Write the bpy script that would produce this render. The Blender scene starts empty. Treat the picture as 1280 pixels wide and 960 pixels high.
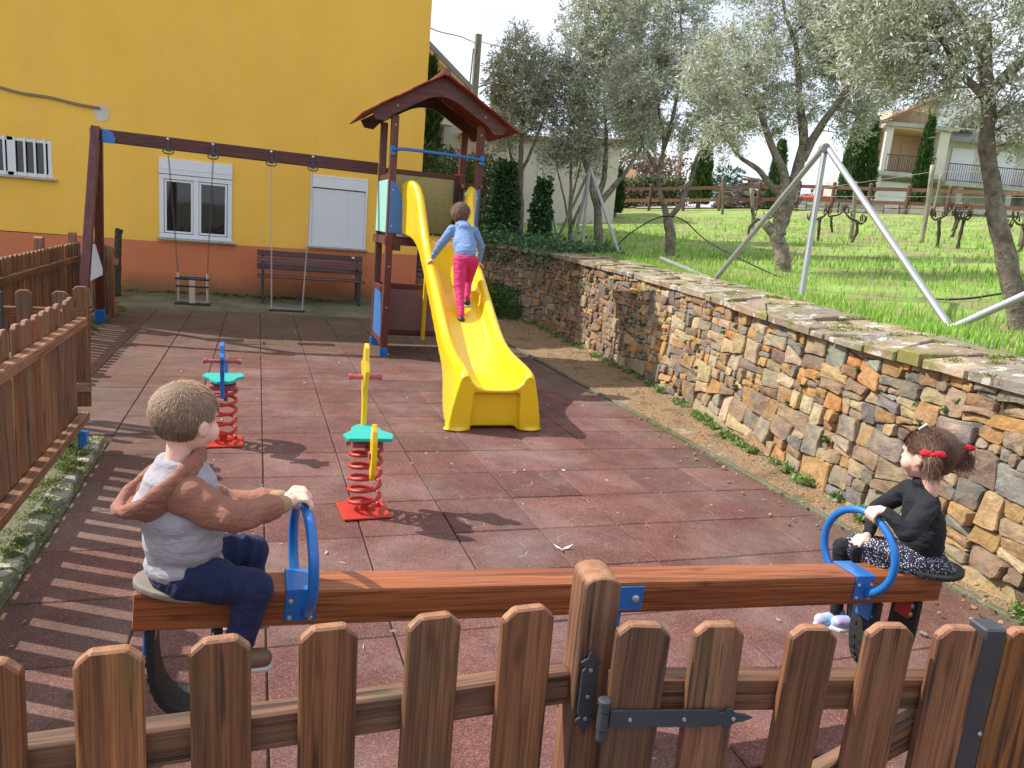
import bpy, bmesh, math, random
import numpy as np
from mathutils import Vector, Matrix, noise
R=math.radians
V=Vector
rng=np.random.default_rng(7)
rd=random.Random(11)
SC=bpy.context.scene
COL=SC.collection

# ------------------------------------------------------------------ camera
cam=bpy.data.cameras.new("camera"); co=bpy.data.objects.new("camera",cam); COL.objects.link(co)
yaw,pitch,roll=3.35190313e-01,2.01100345e-01,8.68147503e-02
cy_,sy_,cp_,sp_=math.cos(yaw),math.sin(yaw),math.cos(pitch),math.sin(pitch)
fw=V((sy_*cp_,cy_*cp_,-sp_)); r0=V((cy_,-sy_,0)); u0=r0.cross(fw)
rr=r0*math.cos(roll)+u0*math.sin(roll); uu=-r0*math.sin(roll)+u0*math.cos(roll)
m=Matrix((rr,uu,-fw)).transposed().to_4x4(); m.translation=V((-.0595,-3.7818,1.6625))
co.matrix_world=m
cam.sensor_width=36; cam.lens=943.57/1280*36; cam.clip_start=.05; cam.clip_end=3000
SC.camera=co
# ------------------------------------------------------------------ world, sun, exposure
SUN_D=V((.884,-.467,-.97)).normalized()      # travel direction of the light
w=bpy.data.worlds.new("World"); SC.world=w; w.use_nodes=True
nt=w.node_tree; nt.nodes.clear()
out=nt.nodes.new('ShaderNodeOutputWorld'); bg=nt.nodes.new('ShaderNodeBackground')
sky=nt.nodes.new('ShaderNodeTexSky'); sky.sky_type='NISHITA'; sky.sun_disc=False
sky.sun_elevation=math.asin(-SUN_D.z); sky.sun_rotation=math.atan2(-SUN_D.x,-SUN_D.y)
sky.dust_density=1.5; sky.air_density=1.0
tc=nt.nodes.new('ShaderNodeTexCoord'); mp=nt.nodes.new('ShaderNodeMapping'); mp.inputs['Scale'].default_value=(1,1,2.2)
nz=nt.nodes.new('ShaderNodeTexNoise'); nz.inputs['Scale'].default_value=2.6; nz.inputs['Detail'].default_value=6; nz.inputs['Roughness'].default_value=.55
cr=nt.nodes.new('ShaderNodeValToRGB'); cr.color_ramp.elements[0].position=.38; cr.color_ramp.elements[1].position=.62
cr.color_ramp.elements[0].color=(.6,.6,.6,1); cr.color_ramp.elements[1].color=(.9,.9,.9,1)
mx=nt.nodes.new('ShaderNodeMix'); mx.data_type='RGBA'; mx.inputs[7].default_value=(6.1,6.35,7.1,1)
bg.inputs['Strength'].default_value=.13
L=nt.links.new
L(tc.outputs['Generated'],mp.inputs['Vector']); L(mp.outputs[0],nz.inputs['Vector']); L(nz.outputs['Fac'],cr.inputs[0])
L(cr.outputs[0],mx.inputs[0]); L(sky.outputs[0],mx.inputs[6]); L(mx.outputs[2],bg.inputs['Color']); L(bg.outputs[0],out.inputs['Surface'])
sl=bpy.data.lights.new("sun",'SUN'); sl.energy=4.1; sl.angle=R(.55); sl.color=(1,.95,.86)
so=bpy.data.objects.new("sun",sl); COL.objects.link(so); so.location=(-12,8,14)
so.rotation_euler=SUN_D.to_track_quat('-Z','Y').to_euler()
SC.view_settings.view_transform='Standard'; SC.view_settings.look='None'; SC.view_settings.exposure=.66; SC.view_settings.gamma=1
SC.render.engine='CYCLES'
SC.cycles.max_bounces=6; SC.cycles.transparent_max_bounces=8

# ------------------------------------------------------------------ materials
def nmat(name):
    mt=bpy.data.materials.new(name); mt.use_nodes=True
    n=mt.node_tree; b=n.nodes['Principled BSDF']
    return mt,n,b
def nd(n,t,**k):
    x=n.nodes.new(t)
    for a,v in k.items():
        if a in x.inputs.keys() if isinstance(a,str) else False: x.inputs[a].default_value=v
        else: setattr(x,a,v)
    return x
def ramp(n,stops,fac):
    c=n.nodes.new('ShaderNodeValToRGB'); e=c.color_ramp.elements
    while len(e)<len(stops): e.new(.5)
    for i,(p,cl) in enumerate(stops):
        e[i].position=p; e[i].color=(*cl,1) if len(cl)==3 else cl
    n.links.new(fac,c.inputs[0]); return c.outputs[0]
def coords(n,scale=(1,1,1),kind='Object',rand=False):
    t=n.nodes.new('ShaderNodeTexCoord'); mpp=n.nodes.new('ShaderNodeMapping'); mpp.inputs['Scale'].default_value=scale
    n.links.new(t.outputs[kind],mpp.inputs['Vector'])
    if rand:
        oi=n.nodes.new('ShaderNodeObjectInfo'); ml=n.nodes.new('ShaderNodeMath'); ml.operation='MULTIPLY'; ml.inputs[1].default_value=37.
        n.links.new(oi.outputs['Random'],ml.inputs[0]); n.links.new(ml.outputs[0],mpp.inputs['Location'])
    return mpp.outputs[0]
def geo(n,scale=(1,1,1)):
    t=n.nodes.new('ShaderNodeNewGeometry'); mpp=n.nodes.new('ShaderNodeMapping'); mpp.inputs['Scale'].default_value=scale
    n.links.new(t.outputs['Position'],mpp.inputs['Vector']); return mpp.outputs[0]
def noi(n,vec,scale,detail=4,rough=.5):
    t=n.nodes.new('ShaderNodeTexNoise'); t.inputs['Scale'].default_value=scale; t.inputs['Detail'].default_value=detail; t.inputs['Roughness'].default_value=rough
    n.links.new(vec,t.inputs['Vector']); return t.outputs['Fac']
def mixc(n,a,b,fac,mode='MIX'):
    x=n.nodes.new('ShaderNodeMix'); x.data_type='RGBA'; x.blend_type=mode
    for s,v in ((6,a),(7,b),(0,fac)):
        if isinstance(v,(tuple,list)): x.inputs[s].default_value=(*v,1) if len(v)==3 else v
        elif isinstance(v,(int,float)): x.inputs[s].default_value=v
        else: n.links.new(v,x.inputs[s])
    return x.outputs[2]
def math_(n,op,a,b=0.):
    x=n.nodes.new('ShaderNodeMath'); x.operation=op; x.use_clamp=False
    for s,v in ((0,a),(1,b)):
        if isinstance(v,(int,float)): x.inputs[s].default_value=v
        else: n.links.new(v,x.inputs[s])
    return x.outputs[0]
def bump(n,b,h,strength=.3,dist=.01):
    x=n.nodes.new('ShaderNodeBump'); x.inputs['Strength'].default_value=strength; x.inputs['Distance'].default_value=dist
    n.links.new(h,x.inputs['Height']); n.links.new(x.outputs[0],b.inputs['Normal'])
def orand(n): return n.nodes.new('ShaderNodeObjectInfo').outputs['Random']

def M_paint(name,col,rough=.4,var=.12,dirt=(.12,.1,.07),dirtamt=.25,sc=6,metal=0,bmp=.06,coat=0):
    mt,n,b=nmat(name); v=coords(n)
    f=noi(n,v,sc,6,.6); c=mixc(n,col,tuple(x*(1-var*2.2) for x in col),f)
    d=ramp(n,[(.56,(0,0,0)),(.74,(1,1,1))],noi(n,v,sc*2.3,8,.7))
    c=mixc(n,c,dirt,math_(n,'MULTIPLY',d,dirtamt)); n.links.new(c,b.inputs['Base Color'])
    n.links.new(math_(n,'ADD',math_(n,'MULTIPLY',noi(n,v,sc*4,4),.25),rough-.1),b.inputs['Roughness'])
    b.inputs['Metallic'].default_value=metal; b.inputs['Coat Weight'].default_value=coat
    bump(n,b,noi(n,v,sc*12,5,.6),bmp,.004); return mt
def M_wood(name,axis,c1,c2,c3,stain=(.085,.085,.03),stainamt=.5,rough=.55,crack=.8,kind='Object',gs=1.):
    mt,n,b=nmat(name)
    s=[30*gs,30*gs,30*gs]; s['xyz'.index(axis)]=1.3*gs
    v=coords(n,tuple(s),rand=True); v2=coords(n,(1,1,1),rand=True)
    s3=[110*gs,110*gs,110*gs]; s3['xyz'.index(axis)]=2.2*gs
    v3=coords(n,tuple(s3),rand=True)
    g=noi(n,v,1.,5,.6); w_=n.nodes.new('ShaderNodeTexNoise'); w_.inputs['Scale'].default_value=1.; w_.inputs['Detail'].default_value=3; w_.inputs['Distortion'].default_value=1.4
    n.links.new(v3,w_.inputs['Vector'])
    c=ramp(n,[(.28,c3),(.48,c1),(.72,c2)],g)
    c=mixc(n,c,ramp(n,[(.32,(.38,.34,.30)),(.58,(1.1,1.08,1.05))],w_.outputs['Fac']),.85,'MULTIPLY')
    # knots
    vo=n.nodes.new('ShaderNodeTexVoronoi'); ks=[14,14,14]; ks['xyz'.index(axis)]=3.6
    kv=coords(n,tuple(ks),rand=True); n.links.new(kv,vo.inputs['Vector']); vo.inputs['Scale'].default_value=1
    kn=ramp(n,[(.05,(1,1,1)),(.17,(0,0,0))],vo.outputs['Distance'])
    c=mixc(n,c,tuple(x*.35 for x in c1),math_(n,'MULTIPLY',kn,.7))
    st=ramp(n,[(.5,(0,0,0)),(.72,(1,1,1))],noi(n,v2,7,6,.65))
    c=mixc(n,c,stain,math_(n,'MULTIPLY',st,stainamt))
    rv=math_(n,'ADD',math_(n,'MULTIPLY',orand(n),.7),.62)
    hs=n.nodes.new('ShaderNodeHueSaturation'); n.links.new(c,hs.inputs['Color']); n.links.new(rv,hs.inputs['Value']); n.links.new(math_(n,'ADD',math_(n,'MULTIPLY',math_(n,'FRACT',math_(n,'MULTIPLY',orand(n),7.3)),.22),.83),hs.inputs['Saturation'])
    # weather cracks
    s4=[60*gs,60*gs,60*gs]; s4['xyz'.index(axis)]=2.5*gs
    ck=ramp(n,[(.33,(1,1,1)),(.39,(0,0,0))],noi(n,coords(n,tuple(s4),rand=True),1.,2,.5))
    c=mixc(n,hs.outputs[0],(.02,.012,.008),math_(n,'MULTIPLY',ck,crack))
    tn=n.nodes.new('ShaderNodeTexCoord'); sx=n.nodes.new('ShaderNodeSeparateXYZ'); n.links.new(tn.outputs['Normal'],sx.inputs[0])
    eg=ramp(n,[(.45,(0,0,0)),(.8,(1,1,1))],math_(n,'ABSOLUTE',sx.outputs['xyz'.index(axis)]))
    c=mixc(n,c,mixc(n,tuple(min(1,x*1.5+.08) for x in c2),tuple(x*.8 for x in c1),noi(n,coords(n,(60,60,60),rand=True),1.,3)),math_(n,'MULTIPLY',eg,.7))
    n.links.new(c,b.inputs['Base Color']); b.inputs['Roughness'].default_value=rough
    h=math_(n,'SUBTRACT',math_(n,'ADD',g,math_(n,'MULTIPLY',w_.outputs['Fac'],.5)),math_(n,'MULTIPLY',ck,.6))
    bump(n,b,h,.35,.004); return mt
def M_attr(name,rough=.8,noise_scale=14,amt=.5,bstr=.6,bdist=.02,spec=.3,trans=0.,back=None,attr='tint'):
    mt,n,b=nmat(name); a=n.nodes.new('ShaderNodeAttribute'); a.attribute_name=attr
    c=a.outputs['Color']
    if amt>0:
        v=geo(n); f=noi(n,v,noise_scale,8,.65)
        c=mixc(n,c,ramp(n,[(.25,(.35,.33,.32)),(.5,(.95,.95,.95)),(.75,(1.45,1.4,1.3))],f),amt,'MULTIPLY')
        if bstr: bump(n,b,noi(n,v,noise_scale*2,8,.7),bstr,bdist)
    if back is not None:
        g=n.nodes.new('ShaderNodeNewGeometry'); c=mixc(n,c,back,math_(n,'MULTIPLY',g.outputs['Backfacing'],.7))
    n.links.new(c,b.inputs['Base Color']); b.inputs['Roughness'].default_value=rough
    b.inputs['Specular IOR Level'].default_value=spec
    if trans:
        tr=n.nodes.new('ShaderNodeBsdfTranslucent'); n.links.new(c,tr.inputs['Color'])
        ms=n.nodes.new('ShaderNodeMixShader'); ms.inputs[0].default_value=trans
        o=n.nodes['Material Output']; n.links.new(b.outputs[0],ms.inputs[1]); n.links.new(tr.outputs[0],ms.inputs[2]); n.links.new(ms.outputs[0],o.inputs[0])
    return mt
def M_cloth(name,col,var=.12,rough=.9,weave=500,sheen=.04):
    mt,n,b=nmat(name); v=coords(n); f=noi(n,v,9,5)
    c=mixc(n,col,tuple(x*(1-2*var) for x in col),f); n.links.new(c,b.inputs['Base Color'])
    b.inputs['Roughness'].default_value=rough; b.inputs['Sheen Weight'].default_value=sheen
    bump(n,b,math_(n,'ADD',noi(n,v,weave,2),math_(n,'MULTIPLY',noi(n,coords(n,(1.,1.,2.2)),14,3,.5),9.)),.5,.006); return mt
MT={}
WB1,WB2,WB3=(.185,.068,.024),(.29,.118,.040),(.08,.030,.012)
for ax in 'xyz': MT['wood_'+ax]=M_wood('fence_wood_'+ax,ax,WB1,WB2,WB3)
MT['wood_far']=M_wood('far_fence_wood','z',(.16,.06,.03),(.24,.10,.05),(.09,.04,.02),crack=.3)
MT['beam']=M_wood('seesaw_beam_wood','x',(.34,.10,.034),(.43,.165,.06),(.22,.06,.02),stainamt=.12,rough=.42,crack=.5,gs=.8)
RD1,RD2,RD3=(.115,.024,.018),(.17,.038,.028),(.06,.014,.011)
for ax in 'xyz': MT['red_'+ax]=M_wood('dark_red_wood_'+ax,ax,RD1,RD2,RD3,stain=(.05,.04,.03),stainamt=.2,rough=.45,crack=.25)
MT['yellow_p']=M_paint('yellow_plastic',(.86,.56,.008),.28,.04,(.5,.33,.03),.2,5,bmp=.02,coat=.3)
MT['blue_p']=M_paint('blue_metal_paint',(.01,.16,.52),.35,.1,(.03,.05,.08),.3,10,bmp=.03,coat=.3)
MT['blue_panel']=M_paint('blue_panel_board',(.045,.17,.45),.5,.1,(.1,.12,.14),.2,5)
MT['mint']=M_paint('mint_panel_board',(.30,.62,.55),.5,.08,(.2,.25,.2),.25,5)
MT['teal']=M_paint('teal_seat_board',(.02,.42,.36),.45,.08,(.1,.2,.15),.15,8)
MT['redm']=M_paint('red_spring_paint',(.50,.035,.025),.4,.1,(.2,.06,.04),.3,12)
MT['pink']=M_paint('faded_pink_plastic',(.50,.10,.13),.5,.15,(.3,.15,.15),.3,14)
MT['steel']=M_paint('galvanised_steel',(.42,.44,.46),.42,.12,(.2,.17,.13),.35,9,metal=.55,bmp=.05)
MT['darksteel']=M_paint('dark_steel',(.06,.065,.075),.5,.15,(.12,.08,.05),.35,14,metal=.3)
MT['hinge']=M_paint('wrought_hinge_black',(.055,.065,.085),.55,.2,(.10,.09,.08),.35,18,metal=.2,bmp=.15)
MT['rubber']=M_paint('black_rubber',(.02,.021,.024),.7,.2,(.09,.085,.08),.35,20,bmp=.2)
MT['screw']=M_paint('zinc_screw',(.5,.5,.48),.4,.1,(.2,.15,.1),.4,40,metal=.6)
MT['white_pvc']=M_paint('white_window_plastic',(.72,.74,.76),.45,.05,(.45,.42,.36),.2,4)
MT['yrib']=MT['yellow_p']
# more materials
def _plaster(name,c1,c2,st,hz=None):
    mt,n,b=nmat(name); v=geo(n)
    c=mixc(n,c1,c2,ramp(n,[(.3,(0,0,0)),(.7,(1,1,1))],noi(n,v,.9,6,.6)))
    vs=geo(n,(3,3,.35)); c=mixc(n,c,st,math_(n,'MULTIPLY',ramp(n,[(.5,(0,0,0)),(.75,(1,1,1))],noi(n,vs,1.2,7,.7)),.22))
    if hz:
        g=n.nodes.new('ShaderNodeSeparateXYZ'); n.links.new(geo(n),g.inputs[0])
        z=math_(n,'ADD',g.outputs[2],math_(n,'MULTIPLY',noi(n,v,3,5,.7),.35))
        m_=n.nodes.new('ShaderNodeMapRange'); n.links.new(z,m_.inputs[0]); m_.inputs[1].default_value=.62; m_.inputs[2].default_value=.2; m_.clamp=True
        c=mixc(n,c,hz,m_.outputs[0])
    n.links.new(c,b.inputs['Base Color']); b.inputs['Roughness'].default_value=.9; b.inputs['Specular IOR Level'].default_value=.15
    bump(n,b,math_(n,'ADD',noi(n,v,90,6,.7),math_(n,'MULTIPLY',noi(n,v,4,3),1.5)),.35,.008); return mt
MT['yplaster']=_plaster('yellow_render',(.88,.53,.095),(.81,.47,.08),(.62,.42,.16))
MT['oplaster']=_plaster('orange_painted_base',(.62,.21,.10),(.55,.18,.085),(.42,.18,.09),hz=(.15,.11,.05))
MT['wplaster']=_plaster('white_render',(.62,.60,.54),(.54,.52,.46),(.34,.33,.29))
MT['pplaster']=_plaster('pink_render',(.62,.42,.38),(.55,.38,.34),(.4,.3,.28))
MT['peach']=_plaster('peach_render',(.74,.56,.40),(.70,.52,.37),(.5,.4,.3))
MT['patch']=_plaster('bare_plaster_patch',(.62,.58,.5),(.5,.42,.3),(.45,.38,.28))
def _glass():
    mt,n,b=nmat('window_glass'); b.inputs['Base Color'].default_value=(.012,.014,.016,1); b.inputs['Roughness'].default_value=.03; b.inputs['IOR'].default_value=1.65
    v=coords(n); bump(n,b,noi(n,v,1.5,2),.05,.02); return mt
MT['glass']=_glass()
def _tile():
    mt,n,b=nmat('rubber_crumb_tile'); v=geo(n)
    vo=n.nodes.new('ShaderNodeTexVoronoi'); vo.inputs['Scale'].default_value=210; n.links.new(v,vo.inputs['Vector'])
    sp=n.nodes.new('ShaderNodeSeparateColor'); n.links.new(vo.outputs['Color'],sp.inputs[0])
    c=ramp(n,[(.0,(.075,.033,.028)),(.35,(.125,.050,.042)),(.75,(.158,.066,.055)),(1,(.24,.12,.10))],sp.outputs[0])
    big=noi(n,v,1.1,6,.6); c=mixc(n,c,(.5,.47,.46),math_(n,'MULTIPLY',ramp(n,[(.45,(0,0,0)),(.8,(1,1,1))],big),.22))
    c=mixc(n,c,ramp(n,[(.3,(.62,.62,.60)),(.65,(1.15,1.12,1.1))],noi(n,v,5,6,.65)),.8,'MULTIPLY')
    rv=math_(n,'ADD',math_(n,'MULTIPLY',orand(n),.34),.84)
    hs=n.nodes.new('ShaderNodeHueSaturation'); n.links.new(c,hs.inputs['Color']); n.links.new(rv,hs.inputs['Value']); c=hs.outputs[0]
    # moss film: far end and left margin
    g=n.nodes.new('ShaderNodeSeparateXYZ'); n.links.new(v,g.inputs[0])
    f1=n.nodes.new('ShaderNodeMapRange'); n.links.new(g.outputs[1],f1.inputs[0]); f1.inputs[1].default_value=4.4; f1.inputs[2].default_value=7.4
    f2=n.nodes.new('ShaderNodeMapRange'); n.links.new(g.outputs[0],f2.inputs[0]); f2.inputs[1].default_value=.1; f2.inputs[2].default_value=-1.3
    f3=n.nodes.new('ShaderNodeMapRange'); n.links.new(g.outputs[0],f3.inputs[0]); f3.inputs[1].default_value=2.9; f3.inputs[2].default_value=3.7
    f=math_(n,'MAXIMUM',math_(n,'MAXIMUM',f1.outputs[0],math_(n,'MULTIPLY',f2.outputs[0],.6)),math_(n,'MULTIPLY',f3.outputs[0],.6))
    nn=ramp(n,[(.34,(0,0,0)),(.62,(1,1,1))],noi(n,v,2.2,7,.65))
    f=math_(n,'MULTIPLY',f,math_(n,'ADD',math_(n,'MULTIPLY',nn,.75),.25))
    mc=mixc(n,(.050,.054,.020),(.085,.068,.042),noi(n,v,9,4)); c=mixc(n,c,mc,math_(n,'MULTIPLY',f,.85))
    # pale dust patches in foreground
    n.links.new(c,b.inputs['Base Color']); b.inputs['Roughness'].default_value=.85; b.inputs['Specular IOR Level'].default_value=.35
    bump(n,b,math_(n,'ADD',vo.outputs['Distance'],noi(n,v,160,3)),.55,.004); return mt
MT['tile']=_tile()
def _soil(name,stops,sc,bd=.02,bs=.6,speck=60,rough=.95):
    mt,n,b=nmat(name); v=geo(n)
    c=ramp(n,stops,noi(n,v,sc,8,.65))
    vo=n.nodes.new('ShaderNodeTexVoronoi'); vo.inputs['Scale'].default_value=speck; n.links.new(v,vo.inputs['Vector'])
    sp=n.nodes.new('ShaderNodeSeparateColor'); n.links.new(vo.outputs['Color'],sp.inputs[0])
    c=mixc(n,c,ramp(n,[(0,(.55,.55,.55)),(1,(1.4,1.35,1.3))],sp.outputs[0]),.55,'MULTIPLY')
    n.links.new(c,b.inputs['Base Color']); b.inputs['Roughness'].default_value=rough
    bump(n,b,math_(n,'ADD',noi(n,v,sc*6,8,.7),math_(n,'MULTIPLY',vo.outputs['Distance'],.5)),bs,bd); return mt
MT['base']=_soil('joint_sand',[(.3,(.05,.045,.03)),(.5,(.16,.11,.06)),(.7,(.12,.13,.04))],2.2,.004)
MT['dirt']=_soil('ochre_dirt',[(.22,(.08,.08,.03)),(.38,(.17,.13,.065)),(.48,(.33,.20,.10)),(.56,(.24,.18,.11)),(.70,(.42,.31,.19)),(.85,(.36,.21,.10))],3.2,.03,.9,70)
MT['moss_conc']=_soil('mossy_concrete',[(.25,(.05,.06,.015)),(.45,(.10,.10,.045)),(.65,(.16,.145,.11)),(.85,(.22,.2,.16))],1.6,.01)
MT['ground']=_soil('ground_earth',[(.3,(.08,.08,.03)),(.5,(.12,.11,.06)),(.7,(.16,.13,.08))],.6,.03)
MT['mortar']=_soil('wall_core_earth',[(.3,(.05,.035,.02)),(.6,(.13,.085,.05)),(.8,(.2,.14,.08))],9,.03)
MT['gravel']=_soil('pale_gravel_road',[(.3,(.35,.33,.3)),(.7,(.48,.46,.43))],3,.01)
MT['turf']=_soil('turf_ground',[(.30,(.30,.23,.14)),(.45,(.28,.26,.11)),(.54,(.25,.40,.07)),(.75,(.33,.52,.10))],1.1,.03,.9,90)
MT['bank']=_soil('dry_bank',[(.3,(.16,.09,.06)),(.5,(.25,.15,.09)),(.7,(.28,.2,.08))],.8,.05)
MT['hill']=_soil('far_hill',[(.3,(.05,.08,.08)),(.6,(.09,.12,.11))],.05,.3)
MT['stone']=M_attr('rubble_stone',.88,11,.65,.85,.03)
MT['stone_far']=M_attr('far_stone',.9,5,.5,.4,.03)
def _cop():
    mt=M_attr('slate_coping',.8,8,.5,.7,.02); n=mt.node_tree; b=n.nodes['Principled BSDF']; v=geo(n)
    src=b.inputs['Base Color'].links[0].from_socket
    l=ramp(n,[(.60,(0,0,0)),(.63,(1,1,1))],noi(n,v,9,3,.5)); c=mixc(n,src,ramp(n,[(.3,(.45,.45,.45)),(.5,(1,1,1)),(.7,(1.3,1.25,1.2))],noi(n,geo(n,(1,1,4)),26,7,.7)),.8,'MULTIPLY'); c=mixc(n,c,(.55,.54,.48),math_(n,'MULTIPLY',l,.7))
    mo=ramp(n,[(.52,(0,0,0)),(.62,(1,1,1))],noi(n,v,3.1,8,.7)); c=mixc(n,c,(.17,.18,.03),math_(n,'MULTIPLY',mo,.75))
    n.links.new(c,b.inputs['Base Color']); return mt
MT['coping']=_cop()
MT['leaf']=M_attr('olive_leaf',.42,1,0,0,spec=.5,trans=.34,back=(.56,.58,.50))
MT['green']=M_attr('green_leaf',.5,1,0,0,spec=.4,trans=.3)
MT['grass']=M_attr('grass_blade',.5,1,0,0,spec=.3,trans=.35)
MT['bark']=_soil('olive_bark',[(.3,(.09,.075,.055)),(.5,(.20,.17,.13)),(.7,(.30,.27,.22))],9,.02,.9,30)
MT['vinebark']=_soil('vine_bark',[(.3,(.03,.022,.015)),(.7,(.09,.065,.045))],20,.02)
MT['greypost']=M_wood('grey_vineyard_post','z',(.22,.2,.14),(.32,.28,.2),(.12,.12,.07),stain=(.12,.15,.05),stainamt=.4)
MT['concrete']=_soil('weathered_concrete',[(.3,(.3,.3,.28)),(.7,(.45,.44,.41))],2,.01)
MT['cable']=M_paint('cable_grey',(.24,.20,.16),.6,.2,sc=10)
MT['hose']=M_paint('black_hose',(.012,.012,.012),.5,.1,sc=10)
MT['skin']=M_paint('skin',(.78,.47,.37),.5,.04,(.6,.25,.18),.15,10,bmp=.02); MT['skin'].node_tree.nodes['Principled BSDF'].inputs['Subsurface Weight'].default_value=.12
MT['skin'].node_tree.nodes['Principled BSDF'].inputs['Subsurface Radius'].default_value=(.02,.008,.004)
MT['cream']=M_cloth('pale_lilac_fleece',(.42,.395,.44))
MT['tan']=M_cloth('terracotta_fleece',(.34,.145,.095))
MT['cuff']=M_cloth('mustard_cuff',(.42,.27,.13))
MT['navy']=M_cloth('navy_jersey',(.012,.022,.085),.2,sheen=.03)
MT['black']=M_cloth('black_knit',(.009,.011,.018),.2,.85,sheen=0)
MT['bluefleece']=M_cloth('sky_blue_fleece',(.20,.32,.58))
MT['fuchsia']=M_cloth('fuchsia_leggings',(.62,.012,.13),.12,.7)
MT['hair_b']=M_attr('light_brown_hair',.6,1,0,0,spec=.22); MT['hair_m']=MT['hair_b']
MT['shoe_d']=M_paint('dark_shoe',(.03,.03,.035),.5,.2,sc=20)
MT['shoe_sole']=M_paint('shoe_sole',(.6,.58,.55),.6,.1,sc=20)
MT['tanshoe']=M_paint('tan_shoe',(.2,.12,.07),.6,.2,sc=20)
def _skirt():
    mt,n,b=nmat('speckled_skirt'); v=coords(n)
    vo=n.nodes.new('ShaderNodeTexVoronoi'); vo.inputs['Scale'].default_value=130; n.links.new(v,vo.inputs['Vector'])
    c=ramp(n,[(.27,(.62,.63,.68)),(.34,(.02,.022,.045))],vo.outputs['Distance']); n.links.new(c,b.inputs['Base Color']); b.inputs['Roughness'].default_value=.9; return mt
MT['skirt']=_skirt()
def _shoe():
    mt,n,b=nmat('pastel_trainer'); v=coords(n); c=ramp(n,[(.3,(.75,.75,.8)),(.5,(.45,.35,.75)),(.6,(.25,.5,.75)),(.75,(.8,.8,.85))],noi(n,v,18,2)); n.links.new(c,b.inputs['Base Color']); b.inputs['Roughness'].default_value=.4; return mt
MT['pastel']=_shoe()
MT['bow']=M_cloth('red_bow',(.75,.02,.05))
MT['eye']=M_paint('eye_white',(.75,.75,.75),.2,.02,sc=5); MT['iris']=M_paint('dark_iris',(.03,.015,.01),.15,.02,sc=5)
MT['chalk']=M_paint('chalk',(.6,.55,.55),.9,.1,sc=30)
MT['roofred']=M_paint('red_roof_board',(.27,.030,.024),.55,.12,(.15,.05,.03),.3,5)
MT['tileroof']=M_paint('clay_roof',(.38,.15,.08),.8,.2,sc=8); MT['slateroof']=M_paint('grey_slate_roof',(.28,.28,.27),.8,.15,sc=6)
MT['game']=None
def _game():
    mt,n,b=nmat('yellow_game_board'); v=coords(n,(1,1,1)); c=mixc(n,(.55,.42,.13),(.42,.36,.14),noi(n,v,5,4))
    s=ramp(n,[(.60,(0,0,0)),(.63,(1,1,1))],noi(n,coords(n,(1,1,2.2)),26,2,.5)); c=mixc(n,c,(.16,.15,.07),math_(n,'MULTIPLY',s,.55)); n.links.new(c,b.inputs['Base Color']); b.inputs['Roughness'].default_value=.5; return mt
MT['game']=_game()
MT['mauve']=M_paint('faded_mauve_board',(.30,.15,.13),.6,.1,sc=4)
MT['benchw']=M_wood('bench_slat_wood','x',(.10,.04,.035),(.15,.06,.05),(.06,.025,.02),stainamt=.1,crack=.2)

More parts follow.
